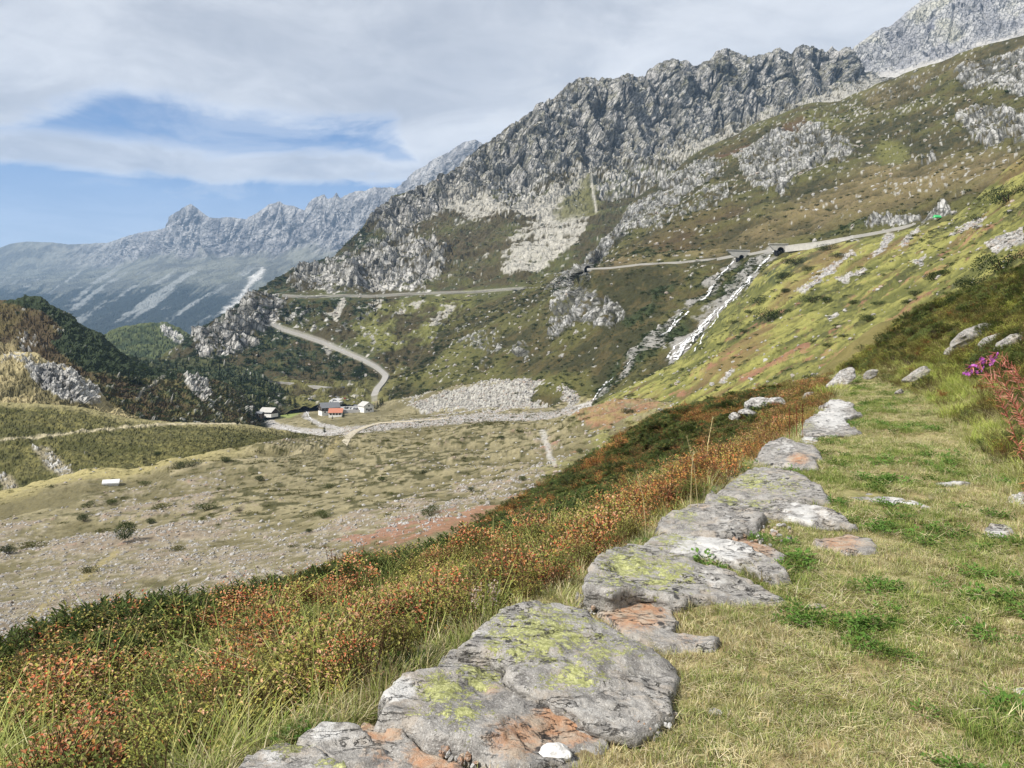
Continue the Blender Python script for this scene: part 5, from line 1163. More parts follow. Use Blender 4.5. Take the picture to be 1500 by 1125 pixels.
idx = np.where(n1 + u * .5 > .45, 1, np.where(n1 + u * .4 < -.05, 3, np.where(u < .12, 2, 0)))
idx = np.where((n2 > .05) & (u < .75), np.where(u < .55, 6, 1), idx)
foot = sstep(1.5 + n1 * .8 - b, 0, .7); idx = np.where(RNG.random(len(p)) < np.clip(foot * .8 + .16 + .2 * (n2 > 0), 0, 1), np.where(n2 + u * .5 > .22, 4, np.where(u < .55, 5, 0)), idx)
idx = np.where((RNG.random(len(p)) < .012), 7, idx)
scl = RNG.uniform(.75, 1.25, len(p)) * np.interp(p[:, 1], [2, 8, 20, 46], [1., 1.15, 1.6, 2.1]) * np.interp(b, [0, .5, 1.5], [.55, .8, 1.0])
tall = np.stack([scl, scl, scl / np.interp(p[:, 1], [2, 8, 20, 46], [1., 1.1, 1.5, 1.9])], -1)
scatter('heath', C_bank, p, rand_rot(len(p), .2), tall, idx, 'dark heather and bilberry with bright grass on the right bank', 'heath')
print('bank', len(p))
# ------------------------------------------------------------------ plain materials
def plain(name, col, rough=.8, spec=.3, var=.12, scale=1.0):
    m, t = new_mat(name); pos = t.n('ShaderNodeTexCoord').outputs['Object']; n = t.noise(pos, scale, 4, .6)
    c = t.mix(n, tuple(v * (1 - var * 1.6) for v in col), tuple(min(1, v * (1 + var * 1.6)) for v in col))
    b = t.n('ShaderNodeBsdfPrincipled', ins={'Base Color': c, 'Roughness': rough, 'Specular IOR Level': spec}); t.out(b.outputs[0]); return m
ROADM = plain('road asphalt', (.31, .297, .27), scale=.15); CONC = plain('wall stone', (.40, .385, .355), var=.22, scale=.35); DARKM = plain('unlit opening black', (.02, .02, .02))  # DARKM: near-black colour paints in the shade inside culvert and tunnel openings
WOOD = plain('dark larch', (.045, .032, .024), scale=.8); RENDER = plain('white render', (.72, .71, .68), var=.04); ROOFG = plain('grey slate roof', (.16, .165, .175), scale=.6); ROOFR = plain('red metal roof', (.42, .17, .11), var=.1, scale=.4)
ROOFL = plain('pale shingle roof', (.42, .41, .39), scale=.6); GLASS = plain('window glass', (.03, .035, .04), .15, .6); LOTM = plain('parking gravel', (.33, .325, .315), var=.18, scale=.3)
TYRE = plain('tyre rubber', (.02, .02, .02)); 

# ------------------------------------------------------------------ roads
def track3d(pts, step=3.0, smooth=9):
    p = np.array(pts, float); sl = np.linalg.norm(np.diff(p, axis=0), axis=1); c = np.concatenate([[0], np.cumsum(sl)]); u = np.linspace(0, c[-1], max(8, int(c[-1] / step)))
    x, y = np.interp(u, c, p[:, 0]), np.interp(u, c, p[:, 1]); x, y = smooth1(x, 3), smooth1(y, 3)
    Y = np.array([ZB.Y(a, b) for a, b in zip(x, y)]); m = np.array([np.median(Y[max(0, i - 4):i + 5]) for i in range(len(Y))]); Y = np.exp(smooth1(np.log(m), smooth)); return P(x, y, Y)
def ribbon(name, pts, half, lift, skirt, mat, label, cat, kind='structure', slope_drop=0.0):
    c = track3d(pts); c[:, 2] += lift; d = np.gradient(c, axis=0)[:, :2]; d /= np.linalg.norm(d, axis=1, keepdims=True) + 1e-9; n = np.stack([-d[:, 1], d[:, 0], 0 * d[:, 0]], -1)
    hw = np.broadcast_to(np.asarray(half, float), (len(c),))[:, None]
    rows = [c - n * hw * 1.02 - np.array([0, 0, skirt]), c - n * hw, c + n * hw, c + n * hw * 1.02 - np.array([0, 0, skirt])]
    v = np.stack(rows, 1).reshape(-1, 3); i = np.arange(len(c) * 4).reshape(-1, 4)
    f = np.stack([i[:-1, :-1], i[1:, :-1], i[1:, 1:], i[:-1, 1:]], -1).reshape(-1, 4); me = np_mesh(name, v, f)
    o = link(name, me, mat); tag(o, label, cat, None, kind); ZB.add(v); return o
ribbon('road', ROADS['upper'], 1.3, .5, 1.6, plain('old asphalt', (.215, .205, .18), var=.3, scale=.08), 'upper stretch of the pass road cut across the mountain side', 'road')
ribbon('road', ROADS['zig'], 3.2, .6, 3, ROADM, 'pale road dropping through a bend to the hamlet', 'road')
ribbon('road', ROADS['pass'][:5], 1.7, .5, 2, ROADM, 'pass road between the tunnel mouth and the first culvert', 'road')
ribbon('road', ROADS['pass'][4:13], 1.9, .4, 2, ROADM, 'pass road climbing away to the right above the waterfall', 'road')
ribbon('road', [(388,558),(405,560),(420,561),(450,565),(480,568),(500,571),(512,575),(513,580),(507,585),(500,592)], 2.8, .8, 3, ROADM, 'lower road running into the hamlet car park', 'road')
ribbon('track', TRACK, 1.8, .25, .6, plain('pale dirt', (.44, .39, .29), scale=.5), 'pale dirt track crossing the valley floor to the hamlet', 'track')

# ------------------------------------------------------------------ culverts, road wall, tunnel mouth
def wall_face(pts_top, pts_bot, thick):
    """a wall whose front outline runs along two lists of points; thick goes away from the camera"""
    b = MB(); n = len(pts_top); A = [Vector(p) for p in pts_top]; B = [Vector(p) for p in pts_bot]; off = Vector((0, thick, 0))
    vs = A + B + [q + off for q in A] + [q + off for q in B]; fs = []
    for i in range(n - 1):
        fs += [(i, n + i, n + i + 1, i + 1), (2*n + i + 1, 3*n + i + 1, 3*n + i, 2*n + i), (i, i + 1, 2*n + i + 1, 2*n + i), (n + i + 1, n + i, 3*n + i, 3*n + i + 1)]
    fs += [(0, 2*n, 3*n, n), (n - 1, 2*n - 1, 4*n - 1, 3*n - 1)]; b.add(vs, fs); return b
def culvert(px, py, W, H, aw, ah, ax, label, name='culvert', rz=0.0, mat=CONC, taper=.8):
    p = ZB.at(px, py); r = empty(name, p - Vector((0, 4.5 if name == 'culvert' else 1.0, 0)), (0, 0, rz)); tag(r, label, 'bridge' if name == 'culvert' else 'tunnel')
    xs = sorted(set([-W / 2, -W * .25, ax - aw / 2, ax + aw / 2, W * .25, W / 2] + [ax + aw / 2 * math.cos(a) for a in np.linspace(0, math.pi, 9)]))
    top = [(x, 0, H) for x in xs]; bot = []
    for x in xs:
        edge = H * taper * max(0, abs(x - ax) / (W / 2) - .25) / .75; q = (x - ax) / (aw / 2)
        bot.append((x, 0, ah * .5 + ah * .5 * math.sqrt(max(0, 1 - q * q)) if abs(q) <= 1 else max(-1.0, edge - .6)))
    wall_face(top, bot, 1.2).build('wall', mat, r)
    b = MB(); b.box((0, .5, H + .25), (W, 1.8, .5)); b.build('parapet', mat, r)
    b = MB(); arc = [(ax + aw / 2 * math.cos(a), ah * .5 + ah * .5 * math.sin(a)) for a in np.linspace(0, math.pi, 9)]
    out = [(ax + aw / 2, -.8)] + arc + [(ax - aw / 2, -.8)]; n = len(out)
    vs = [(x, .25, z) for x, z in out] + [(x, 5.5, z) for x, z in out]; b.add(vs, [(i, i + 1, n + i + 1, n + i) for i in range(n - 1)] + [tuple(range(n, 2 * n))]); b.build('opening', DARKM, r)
    b = MB(); k = 1.0 + .5 / aw
    o2 = [(ax + aw / 2 * math.cos(a) * 1.18, -.02, ah * .5 + ah * .5 * math.sin(a) * 1.14) for a in np.linspace(0, math.pi, 9)]; i2 = [(ax + aw / 2 * math.cos(a), -.02, ah * .5 + ah * .5 * math.sin(a)) for a in np.linspace(0, math.pi, 9)]
    wall_face(o2, i2, .2).build('arch_ring', plain('arch stone', (.32, .31, .29)), r); return r
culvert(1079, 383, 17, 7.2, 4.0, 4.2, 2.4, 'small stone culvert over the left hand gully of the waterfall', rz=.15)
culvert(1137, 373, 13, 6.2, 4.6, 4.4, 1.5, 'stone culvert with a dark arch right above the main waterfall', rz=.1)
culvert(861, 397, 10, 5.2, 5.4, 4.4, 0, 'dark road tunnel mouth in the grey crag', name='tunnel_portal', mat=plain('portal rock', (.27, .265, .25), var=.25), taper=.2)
tp = [(1144,363),(1165,360),(1200,356),(1235,350),(1262,345)]; wt = [ZB.at(a, b + 4) for a, b in tp]
sm_ = np.interp(np.arange(5), [0, 4], [wt[0].y, np.median([q.y for q in wt[-3:]])]) - 2.0
wall_top = [P(np.float64(a), np.float64(b - 1), y_) for (a, b), y_ in zip(tp, sm_)]; wall_bot = [P(np.float64(a), np.float64(b), y_) for (a, b), y_ in zip([(1144,370),(1165,367.5),(1200,364),(1235,357.5),(1262,352)], sm_)]
rw = empty('retaining_wall', (0, 0, 0)); tag(rw, 'long pale retaining wall under the road right of the waterfall', 'wall')
wall_face(wall_top, wall_bot, 2).build('wall', CONC, rw); wall_face([Vector(q) + Vector((0, -.2, .5)) for q in wall_top], [Vector(q) + Vector((0, -.2, 0)) for q in wall_top], 1.2).build('parapet', CONC, rw)

# ------------------------------------------------------------------ falling and running water
def water_mat():
    m, t = new_mat('white water'); pos = t.n('ShaderNodeNewGeometry').outputs['Position']; n = t.noise(t.v('MULTIPLY', pos, (1, 1, .35)), .7, 5, .7)
    c = t.mix(t.ss(n, .3, .62), (.50, .51, .52), (.88, .88, .88)); b = t.n('ShaderNodeBsdfPrincipled', ins={'Base Color': c, 'Roughness': .45}); t.out(b.outputs[0]); return m
WATER = water_mat()
def water(name, strands, label, lift=1.1):
    V_, F_, n = [], [], 0
    for pts, w0, w1, sd in strands:
        p = np.array(pts, float); sl = np.linalg.norm(np.diff(p, axis=0), axis=1); c = np.concatenate([[0], np.cumsum(sl)]); u = np.arange(0, c[-1], 1.4)
        x = np.interp(u, c, p[:, 0]) + perlin(u / 9 + sd * 3.7, u * 0 + sd, .5) * 4.0 + perlin(u / 3.2 + sd, u * 0, 2.5) * 1.5; y = np.interp(u, c, p[:, 1]) + perlin(u / 8, u * 0 + sd, 4.5) * 1.5
        Y = np.array([ZB.Y(a, b) for a, b in zip(x, y)]); Y = np.array([np.median(Y[max(0, i - 3):i + 4]) for i in range(len(Y))]); Y = smooth1(Y, 3)
        w_ = 1.6 * (w0 + (w1 - w0) * u / c[-1]) * (.45 + .75 * np.abs(perlin(u / 5, u * 0 + sd, 8.1)) * 2); q = P(x, y, Y); hw = (w_ / F * Y / 2)[:, None]
        nrm = np.array([0, -lift, lift * .5]); ex = np.array([1.0, .1, .1]); k = len(q)
        V_.append(np.concatenate([q + nrm - ex * hw, q + nrm + ex * hw])); i = np.arange(k - 1) + n
        keep_ = perlin(u[:-1] / 2.6 + sd * 5, u[:-1] * 0 + sd, 3.3) > -.24; F_ += [np.stack([i, i + k, i + 1 + k, i + 1], -1)[keep_]]; n += 2 * k
    return tag(link(name, np_mesh(name, np.concatenate(V_), np.concatenate(F_), False), WATER), label, 'waterfall' if name == 'waterfall' else 'stream', None, 'structure')
g1 = GULLY1
water('waterfall', [(g1, 2.6, 3.4, 1), ([(a + 3, b + 1) for a, b in g1[3:]], 1.2, 2.2, 2), ([(a - 3, b) for a, b in g1[5:]], 1.0, 2.2, 3), ([(1055,452),(1052,466),(1040,478),(1033,490),(1024,503),(1014,516)], 1.2, 1.8, 4),
  ([(1018,490),(1003,498),(990,508),(982,520),(978,527)], 1.4, 2.6, 5), ([(1030,478),(1020,492),(1012,505),(1000,516),(992,526)], 1.6, 2.2, 6), ([(1005,502),(1000,512),(998,522)], 1.5, 2.2, 7)], 'main white waterfall fanning out down a rocky gully below the culvert')
water('waterfall', [(GULLY2[:6], 1.6, 2.8, 11), ([(1044,420),(1038,428),(1030,438),(1018,444)], 3.2, 2.6, 12), ([(1052,408),(1046,416),(1040,430)], 1.6, 2.2, 13)], 'left hand cascade in broken steps below the smaller culvert')
water('stream', [([(1008,457),(1000,464),(990,474),(978,486),(966,495)], 3.0, 3.4, 14), ([(1000,458),(988,470),(980,482)], 2.2, 2.0, 15), ([(925,528),(912,540)], .8, 1.0, 16), ([(893,556),(886,563),(880,570),(874,578),(869,588)], 2.6, 2.0, 17), ([(898,553),(890,562)], 1.4, 1.4, 18)], 'white stream tumbling over boulders at the foot of the cascades')
water('stream', [([(b_[0], b_[1] + 1) for b_ in RIVER[1:6]], 1.2, 1.6, 19), ([(446,598),(452,608),(462,618),(480,622),(500,627)], .7, .8, 20), ([(700,613),(730,612),(770,612),(800,610)], .8, 1.0, 21)], 'shallow white stream winding through the gravel by the hamlet', .25)

# ------------------------------------------------------------------ hamlet
def gable_house(name, label, px, py, L, W, hw, hr, rz, wall_m, roof_m, wins=(), base=None, over=.7, cat='house', chimney=None, door=None, dz=0.0, near=1.0):
    """ridge along local x; front gable at -x and long front side at -y"""
    p = ZB.at(px, py); p = Vector((0, 0, ZC)) + (p - Vector((0, 0, ZC))) * near; r = empty(name, p + Vector((0, 0, dz)), (0, 0, rz)); tag(r, label, cat)
    b = MB(); b.prism([(-W/2, -2.0), (W/2, -2.0), (W/2, hw), (0, hw + hr), (-W/2, hw)], 'x', -L/2, L/2); b.build('wall', wall_m, r)
    if base: b = MB(); b.box((0, 0, base / 2 - 1), (L + .1, W + .1, base + 2)); b.build('plinth', RENDER, r)
    t = .28; k = hr / (W / 2); e = over
    b = MB(); b.prism([(-W/2 - e, hw - e * k + .05), (0, hw + hr + .05), (W/2 + e, hw - e * k + .05), (W/2 + e, hw - e * k + .05 + t), (0, hw + hr + .05 + t), (-W/2 - e, hw - e * k + .05 + t)], 'x', -L/2 - e, L/2 + e); ro = b.build('roof', roof_m, r)
    if chimney: b = MB(); b.box((chimney[0], chimney[1], hw + hr * .8 + .6), (.9, .9, 2.2)); b.build('chimney', RENDER, ro)
    for side, u, z, ww, wh in wins:
        o = empty('window', (0, 0, 0)); o.parent = r
        if side == 'y': c, s, fs = (u, -W/2 - .03, z), (ww, .08, wh), (ww + .3, .05, wh + .3)
        else: c, s, fs = (-L/2 - .03, u, z), (.08, ww, wh), (.05, ww + .3, wh + .3)
        b = MB(); b.box(c, fs); b.build('frame', RENDER if wall_m != RENDER else WOOD, o); b = MB(); b.box((c[0] - (.05 if side == 'x' else 0), c[1] - (.05 if side == 'y' else 0), c[2]), s); b.build('pane', GLASS, o)
    if door:
        side, u = door; b = MB()
        b.box((u, -W/2 - .05, 1.05) if side == 'y' else (-L/2 - .05, u, 1.05), (1.1, .1, 2.1) if side == 'y' else (.1, 1.1, 2.1)); b.build('door', WOOD if wall_m == RENDER else RENDER, r)
    return r
gable_house('mountain_inn', 'dark timber inn with a grey roof in the middle of the hamlet', 482, 606, 15, 10, 5.2, 3.6, .55, WOOD, ROOFG, [('y', -5, 1.6, 1.1, 1.2), ('y', -2, 1.6, 1.1, 1.2), ('y', 1, 1.6, 1.1, 1.2), ('y', 4, 1.6, 1.1, 1.2), ('y', -5, 4.1, 1.1, 1.1), ('y', -2, 4.1, 1.1, 1.1), ('y', 1, 4.1, 1.1, 1.1), ('y', 4, 4.1, 1.1, 1.1), ('x', -2.2, 3.8, 1.1, 1.2), ('x', 2.2, 3.8, 1.1, 1.2), ('x', 0, 6.3, 1.1, 1.1)], base=2.4, chimney=(3, 1), door=('x', 0), dz=.3)
def annex():
    p = ZB.at(493, 608); r = empty('inn_annex', p + Vector((0, -3, .2)), (0, 0, .12)); tag(r, 'low annex of the inn under a bright orange red roof', 'building')
    b = MB(); b.prism([(-3.6, -2), (3.6, -2), (3.6, 5.0), (-3.6, 2.4)], 'x', -5.2, 5.2); b.build('wall', RENDER, r)
    b = MB(); b.prism([(-4.4, 2.15), (3.9, 5.15), (3.9, 5.4), (-4.4, 2.4)], 'x', -5.8, 5.8); b.build('roof', ROOFR, r)
    for u in (-3.6, -1.2, 1.2, 3.6):
        o = empty('window', (0, 0, 0)); o.parent = r; b = MB(); b.box((u, -3.63, 1.2), (1.5, .06, 1.4)); b.build('frame', WOOD, o); b = MB(); b.box((u, -3.68, 1.2), (1.2, .08, 1.1)); b.build('pane', GLASS, o)
annex()
gable_house('white_house', 'white house with a pale roof at the right end of the car park', 536, 602, 13, 8.5, 4.4, 3.0, 2.15, RENDER, ROOFL, [('x', -1.8, 1.7, 1.0, 1.2), ('x', 1.8, 1.7, 1.0, 1.2), ('x', 0, 4.6, 1.0, 1.0), ('y', -3, 2, 1, 1.2), ('y', 1, 2, 1, 1.2)], door=('x', 0), dz=.2)
gable_house('alpine_barn', 'low wooden alpine barn with a broad pale roof left of the stream', 394, 607, 11, 9, 2.6, 2.8, -.35, WOOD, ROOFL, [('x', 0, 1.5, 1.2, 1.0), ('y', -2.5, 1.4, 1.2, .8), ('y', 2.5, 1.4, 1.2, .8)], base=.9, over=1.1, cat='barn', door=('y', 0), near=.955)
gable_house('shed', 'tiny dark shed leaning at the left end of the barn', 381, 609, 5, 4, 1.9, 1.0, -.2, WOOD, ROOFG, [('y', 0, 1.0, .8, .6)], cat='shed', over=.4, near=.955)
gable_house('stone_hut', 'small white roofed hut alone at the edge of the near plateau', 163, 711, 3.0, 1.9, .55, .5, .35, RENDER, plain('white sheet roof', (.62, .62, .61), .7, var=.2), [], cat='hut', over=.25, door=None)
b = MB(); lot = [ZB.at(a, c) for a, c in [(500,604),(536,602),(530,593),(516,590),(506,592),(498,596)]]; zl = np.median([q.z for q in lot]) + .5
b.add([(q.x, q.y, zl) for q in lot] + [(q.x, q.y, zl - 3) for q in lot], [(0,1,2,3,4,5)] + [(i, i + 6, (i + 1) % 6 + 6, (i + 1) % 6) for i in range(6)]); tag(b.build('car_park', LOTM), 'grey gravel car park between the inn and the white house', 'car park', None, 'structure')
b = MB(); lot2 = [ZB.at(a, c) for a, c in [(484,596),(497,594),(505,584),(500,580),(488,583),(482,589)]]; z2 = np.median([q.z for q in lot2]) + .4
b.add([(q.x, q.y, z2) for q in lot2] + [(q.x, q.y, z2 - 3) for q in lot2], [(0,1,2,3,4,5)] + [(i, i + 6, (i + 1) % 6 + 6, (i + 1) % 6) for i in range(6)]); tag(b.build('car_park', plain('pale lot', (.46, .455, .44), scale=.3)), 'pale upper parking strip behind the inn beside the road', 'car park', None, 'structure')
def car_parts(col):
    body = MB(); body.prism([(-2.1, .35), (2.1, .35), (2.15, .8), (1.2, .95), (-2.1, .98)], 'y', -.85, .85); cab = MB(); cab.prism([(-1.9, .96), (1.0, .95), (.45, 1.45), (-1.5, 1.47)], 'y', -.75, .75)
    top = MB(); top.prism([(-1.45, 1.47), (.40, 1.45), (.35, 1.53), (-1.4, 1.55)], 'y', -.72, .72); wh = MB()
    wh.tube([(0, -.11, 0), (0, .11, 0)], .33, .33, 10); return body.mesh('body'), cab.mesh('cabin_glass'), top.mesh('roof'), wh.mesh('wheel')
CP = car_parts(0)
def car(px, py, rz, col, label, z=None):
    p = ZB.at(px, py); p.z = p.z if z is None else z; r = empty('parked_car', p, (0, 0, rz)); tag(r, label, 'car', 'cars parked around the inn')
    for me, mt in zip(CP[:3], (CARM[col], GLASS, CARM[col])):
        o = bpy.data.objects.new(me.name, me.copy()); COL.objects.link(o); o.parent = r; o.data.materials.append(mt)
    for x_ in (-1.3, 1.3):
        for y_ in (-.8, .8): o = link('wheel', CP[3], TYRE, r, (x_, y_, .33))
CARM = {k: plain(k + ' car paint', v, .35, .5, .02) for k, v in dict(white=(.75, .75, .74), black=(.02, .02, .022), silver=(.45, .46, .47), red=(.35, .03, .025), blue=(.05, .09, .22), grey=(.14, .145, .15)).items()}
for px, py, rz, c, lb in [(505,603.5,1.2,'white','white car parked nearest the inn annex'),(509,603,1.2,'black','black car parked second from the inn annex'),(513.5,603,1.2,'silver','silver car in the front row of the car park'),(518,602.5,1.2,'white','white car in the middle of the front parking row'),
  (522.5,602.5,1.2,'grey','dark grey car in the front parking row towards the white house'),(527,602,1.2,'blue','blue car parked last in the front row beside the white house'),(512,595,.1,'black','black car at the back of the car park near the road'),(521,596,.1,'silver','silver car at the back of the car park')]:
    car(px, py, rz, c, lb, zl)
for px, py, rz, c, lb in [(486,591,.6,'white','white car on the upper strip behind the inn roof'),(490,588,.6,'silver','silver car on the upper strip behind the inn'),(494,585,.6,'white','white car topmost on the upper parking strip')]: car(px, py, rz, c, lb, z2)
for px, py, rz, c, lb in [(505,586,1.9,'red','red car driving down the road past the upper strip'),(509,581,1.9,'black','black car on the road bend above the car park'),(502,569.5,3.0,'grey','grey car on the lower road before the bend')]:
    car(px, py, rz, c, lb); bpy.data.objects[[o.name for o in COL.objects if o.name.startswith('parked_car')][-1]].location.z += .85
def tent():
    p = ZB.at(1368, 322); r = empty('tent', p + Vector((0, -3, .6)), (0, 0, .3)); tag(r, 'bright green tent pitched on the road ledge below the rock cutting', 'tent'); g = plain('green nylon', (.06, .48, .16), .6, .3, .05)
    b = MB(); b.prism([(-1.2, 0), (1.2, 0), (.75, .9), (0, 1.35), (-.75, .9)], 'x', -1.7, 1.7); b.build('canopy', g, r); b = MB(); b.prism([(-.4, .02), (.4, .02), (0, .95)], 'x', -1.76, -1.71); b.build('door', plain('pale green nylon', (.3, .55, .3)), r)
tent()

# ------------------------------------------------------------------ shrubs and trees one can tell apart
def bush_mesh(name, seed, cols, n=520, ls=.10, mat=LEAF, flat=.75, lobes=7):
    k = Plant(seed); r = k.r; L_ = [(r.normal(0, .38), r.normal(0, .38), r.uniform(.25, .62) * flat, r.uniform(.28, .5)) for _ in range(lobes)]
    for i in range(n):
        x0, y0, z0, rr = L_[r.integers(lobes)]; d = r.normal(size=3); d /= np.linalg.norm(d); q = rr * r.uniform(.55, 1.05); p = A3(x0, y0, z0) + d * q * A3(1, 1, flat)
        if p[2] < 0: continue
        a = d + r.normal(0, .6, 3); k.leaf(p, a + A3(0, 0, .3), d, ls * r.uniform(.6, 1.4), ls * r.uniform(.4, .8), pick(r, cols, .3))
    for i in range(8): a = 6.28 * i / 8; k.twig(A3(0, 0, -.1), A3(math.cos(a) * .35, math.sin(a) * .35, .45 * flat), .02, A3(.07, .05, .035))
    return k.mesh(name, mat)
DG = [(.030, .050, .016), (.042, .066, .020), (.022, .038, .013)]; MG = [(.065, .085, .026), (.085, .105, .03), (.05, .07, .02)]; OG = [(.11, .105, .035), (.085, .08, .026), (.13, .12, .045)]
BUSH = [bush_mesh('shrub', 70, DG, 1900, .055), bush_mesh('shrub', 71, DG + MG[:1], 1800, .058), bush_mesh('shrub', 72, MG, 1700, .058), bush_mesh('shrub', 73, OG + MG[:1], 560, .09, flat=.5)]
def shrub(px, py, w_px, kind, label, group=None, hk=1.0):
    p = ZB.at(px, py + w_px * .25)
    if hk == 1.0 and px > 1290:
        q = near_at(px, py + w_px * .42)
        if 6 < q.y < 54: p = q
    o = link('shrub', BUSH[kind], None, None, p - Vector((0, 0, .05))); s = w_px / F * p.y / 1.25; o.scale = (s, s, s * hk); o.rotation_euler.z = random.uniform(0, 6.28); tag(o, label, 'shrub', group)
GR = 'dark green shrubs on the grassy slope'; RL = 'small dark green shrub on the grassy slope right of the waterfall'
for px, py, w_, k, lb in [(1470,382,62,0,'largest dark green bush at the right edge above the bank'),(1432,412,40,0,'round dark bush just below the largest one on the slope'),(1398,438,34,1,'dark green bush third in the diagonal row above the path'),(1352,462,36,1,'dark bush halfway down the diagonal row above the path end'),(1330,472,24,1,'small dark bush touching the one halfway down the diagonal row'),(1303,488,38,2,'paler green spreading bush lowest in the diagonal row'),
  (1187,553,28,0,'dark bush directly above the far end of the path'),(1127,460,38,0,'wide dark shrub on the slope right of the waterfall foot'),(1477,283,46,0,'dark elongated shrub patch high at the right edge'),(918,601,17,0,'single dark bush on the pink and green hummock'),(1320,393,36,1,'wide dark shrub below the pale rock strip on the slope')]: shrub(px, py, w_, k, lb, GR)
SLOPE_L = ['shrub on the slope beside the upper dark bush pair below the pale strip', 'smaller shrub touching its neighbour in the pair below the pale rock strip', 'dark shrub at the right edge of the main waterfall', 'shrub against the turf edge just below the culvert wall', 'dark shrub under the middle of the retaining wall', 'dark shrub under the right end of the retaining wall', 'dark shrub on the slope left of the wide shrub by the photo edge', 'tiny shrub on open turf above the diagonal bush row', 'shrub just uphill of the lower diagonal bush row', 'shrub on red streaked turf above the paler spreading bush', 'tiny shrub left of the paler spreading bush', 'tiny shrub uphill of the dark bush at the path end', 'small shrub on the turf below the wide shrub at the fall foot', 'tiny shrub at the foot of the main waterfall', 'small shrub alone in the middle of the green slope', 'small shrub high on the slope below the rock cutting', 'shrub beside the pale scree strip under the wall', 'shrub between the two pale scree strips', 'tiny shrub below the wide shrub at the waterfall foot', 'shrub left of the red streak in the middle of the slope', 'dark shrub just above the diagonal bush row near its top', 'shrub at the upper tip of the pale rock strip', 'tiny shrub at the right bank of the fan of the fall', 'tiny shrub near the middle of the diagonal bush row', 'tiny shrub on turf between red streak and path end']
for (px, py, w_, k), lb in zip([(1190,435,28,0),(1210,438,20,1),(1113,438,28,0),(1147,403,24,1),(1167,380,28,0),(1213,360,24,0),(1367,403,28,1),(1310,435,15,0),(1340,427,20,0),(1273,465,24,1),(1238,490,14,0),(1215,503,15,0),(1090,483,15,0),(1057,503,10,0),(1250,442,15,1),(1433,317,20,0),(1185,392,18,0),(1150,425,16,1),(1075,470,14,0),(1290,442,16,0),(1382,398,20,1),(1225,372,18,0),(1100,455,16,0),(1330,440,14,0),(1190,498,12,0)], SLOPE_L): shrub(px, py, w_, k, lb, GR, .8)
GV = 'low shrubs dotting the stony valley floor'; VL = 'low dark green shrub dotting the stony valley floor'
VALLEY_L = ['green shrub up left of the lone tree', 'green shrub just below its twin up left of the lone tree', 'wide olive shrub mat near the left edge of the stony floor', 'dark shrub at the very left edge of the stony floor', 'olive shrub left above the lone tree', 'small dark shrub right of the lone tree at crown height', 'olive shrub lower right of the lone tree', "upright olive shrub straight below the lone tree's left side", 'wide green mat right of the white roofed hut', 'small shrub between the wide green mat and the conifer', 'round green shrub on the bare stony floor right of the conifer', 'flat olive mat just right of the white roofed hut', 'small green shrub behind the white roofed hut', 'green shrub on the turf right of the white roofed hut', 'leftmost of three little shrubs above the green heath rim', 'middle one of three little shrubs above the green heath rim', 'right one of three little shrubs above the green heath rim', 'tiny shrub above the three little shrubs near the heath rim', 'green shrub touching the white roofed hut', 'isolated green shrub in the centre of the valley floor', 'small green shrub where the red bilberry patch begins', 'large dark shrub on the rim of the near plateau', 'dark shrub on the plateau rim right of the large one', 'small dark shrub on the plateau rim left of the large one', 'tiny dark shrub in the turf below the dry stream bed', 'dark tussock shrub in the middle of the tan turf', 'dark tussock shrub right of the middle in the tan turf', 'dark tussock shrub left in the tan turf', 'small shrub between the isolated one and the red patch', 'green shrub beside the dry stream bed', 'little olive shrub in the gravel right of the wide green mat']
for (px, py, w_, k, h), lb in zip([(130,738,19,2,.6),(123,757,20,1,.6),(42,795,32,3,.5),(11,804,24,1,.6),(149,774,18,3,.6),(221,764,15,1,.8),(257,802,22,3,.8),(128,834,22,3,.9),(302,740,28,2,.5),(255,749,16,3,.6),(474,753,22,2,.7),(232,738,26,3,.45),(213,707,15,2,.6),(483,711,18,2,.6),(428,797,14,3,.5),(455,799,15,3,.5),(474,800,15,3,.5),(453,776,12,1,.6),(162,734,19,2,.55),(630,748,24,2,.8),(765,700,14,2,.7),(280,676,30,0,.5),(330,672,18,1,.5),(230,664,12,1,.6),(735,640,12,1,.6),(560,700,16,1,.5),(620,690,14,1,.5),(380,700,16,1,.5),(690,715,12,1,.6),(850,660,14,2,.6),(350,745,12,3,.6)], VALLEY_L): shrub(px, py, w_, k, lb, GV, h + .25)

def conifer(name_seed, h=1.0, n=15):
    k = Plant(name_seed); r = k.r
    for i in range(n):
        z = .10 + .88 * i / n; rad = .24 * (1 - z) ** .8 + .012
        for j in range(11):
            a = 6.283 * j / 11 + i * .7 + r.normal(0, .2); l = rad * r.uniform(.65, 1.2); d = A3(math.cos(a), math.sin(a), r.uniform(-.45, .15)); p = A3(0, 0, z + r.normal(0, .012))
            k.leaf(p, d, A3(0, 0, 1), l, l * .5, pick(r, [(.028, .046, .018), (.040, .060, .022), (.020, .034, .014)], .3), .12)
            k.leaf(p + d * l * .4, d + A3(r.normal(0, .5), r.normal(0, .5), -.1), A3(0, 0, 1), l * .6, l * .36, pick(r, [(.034, .055, .02), (.048, .07, .026)], .3), .12)
    t = Plant(name_seed + 1); t.twig(A3(0, 0, -.05), A3(0, 0, .9), .022, A3(.08, .055, .04)); return k.mesh('crown', LEAF), t.mesh('trunk', TWIG)
CON = [conifer(81), conifer(83, n=12)]
def part(root, name, plant, mat): return link(name, plant.mesh(name, mat), None, root)
def tree(px, py, h_px, k, label, group=None, wide=1.0):
    p = ZB.at(px, py); r = empty('conifer', p, (0, 0, random.uniform(0, 6.28))); h = h_px / F * p.y; tag(r, label, 'tree', group)
    for me in CON[k]:
        o = link(me.name, me, None, r); o.scale = (h * wide, h * wide, h)
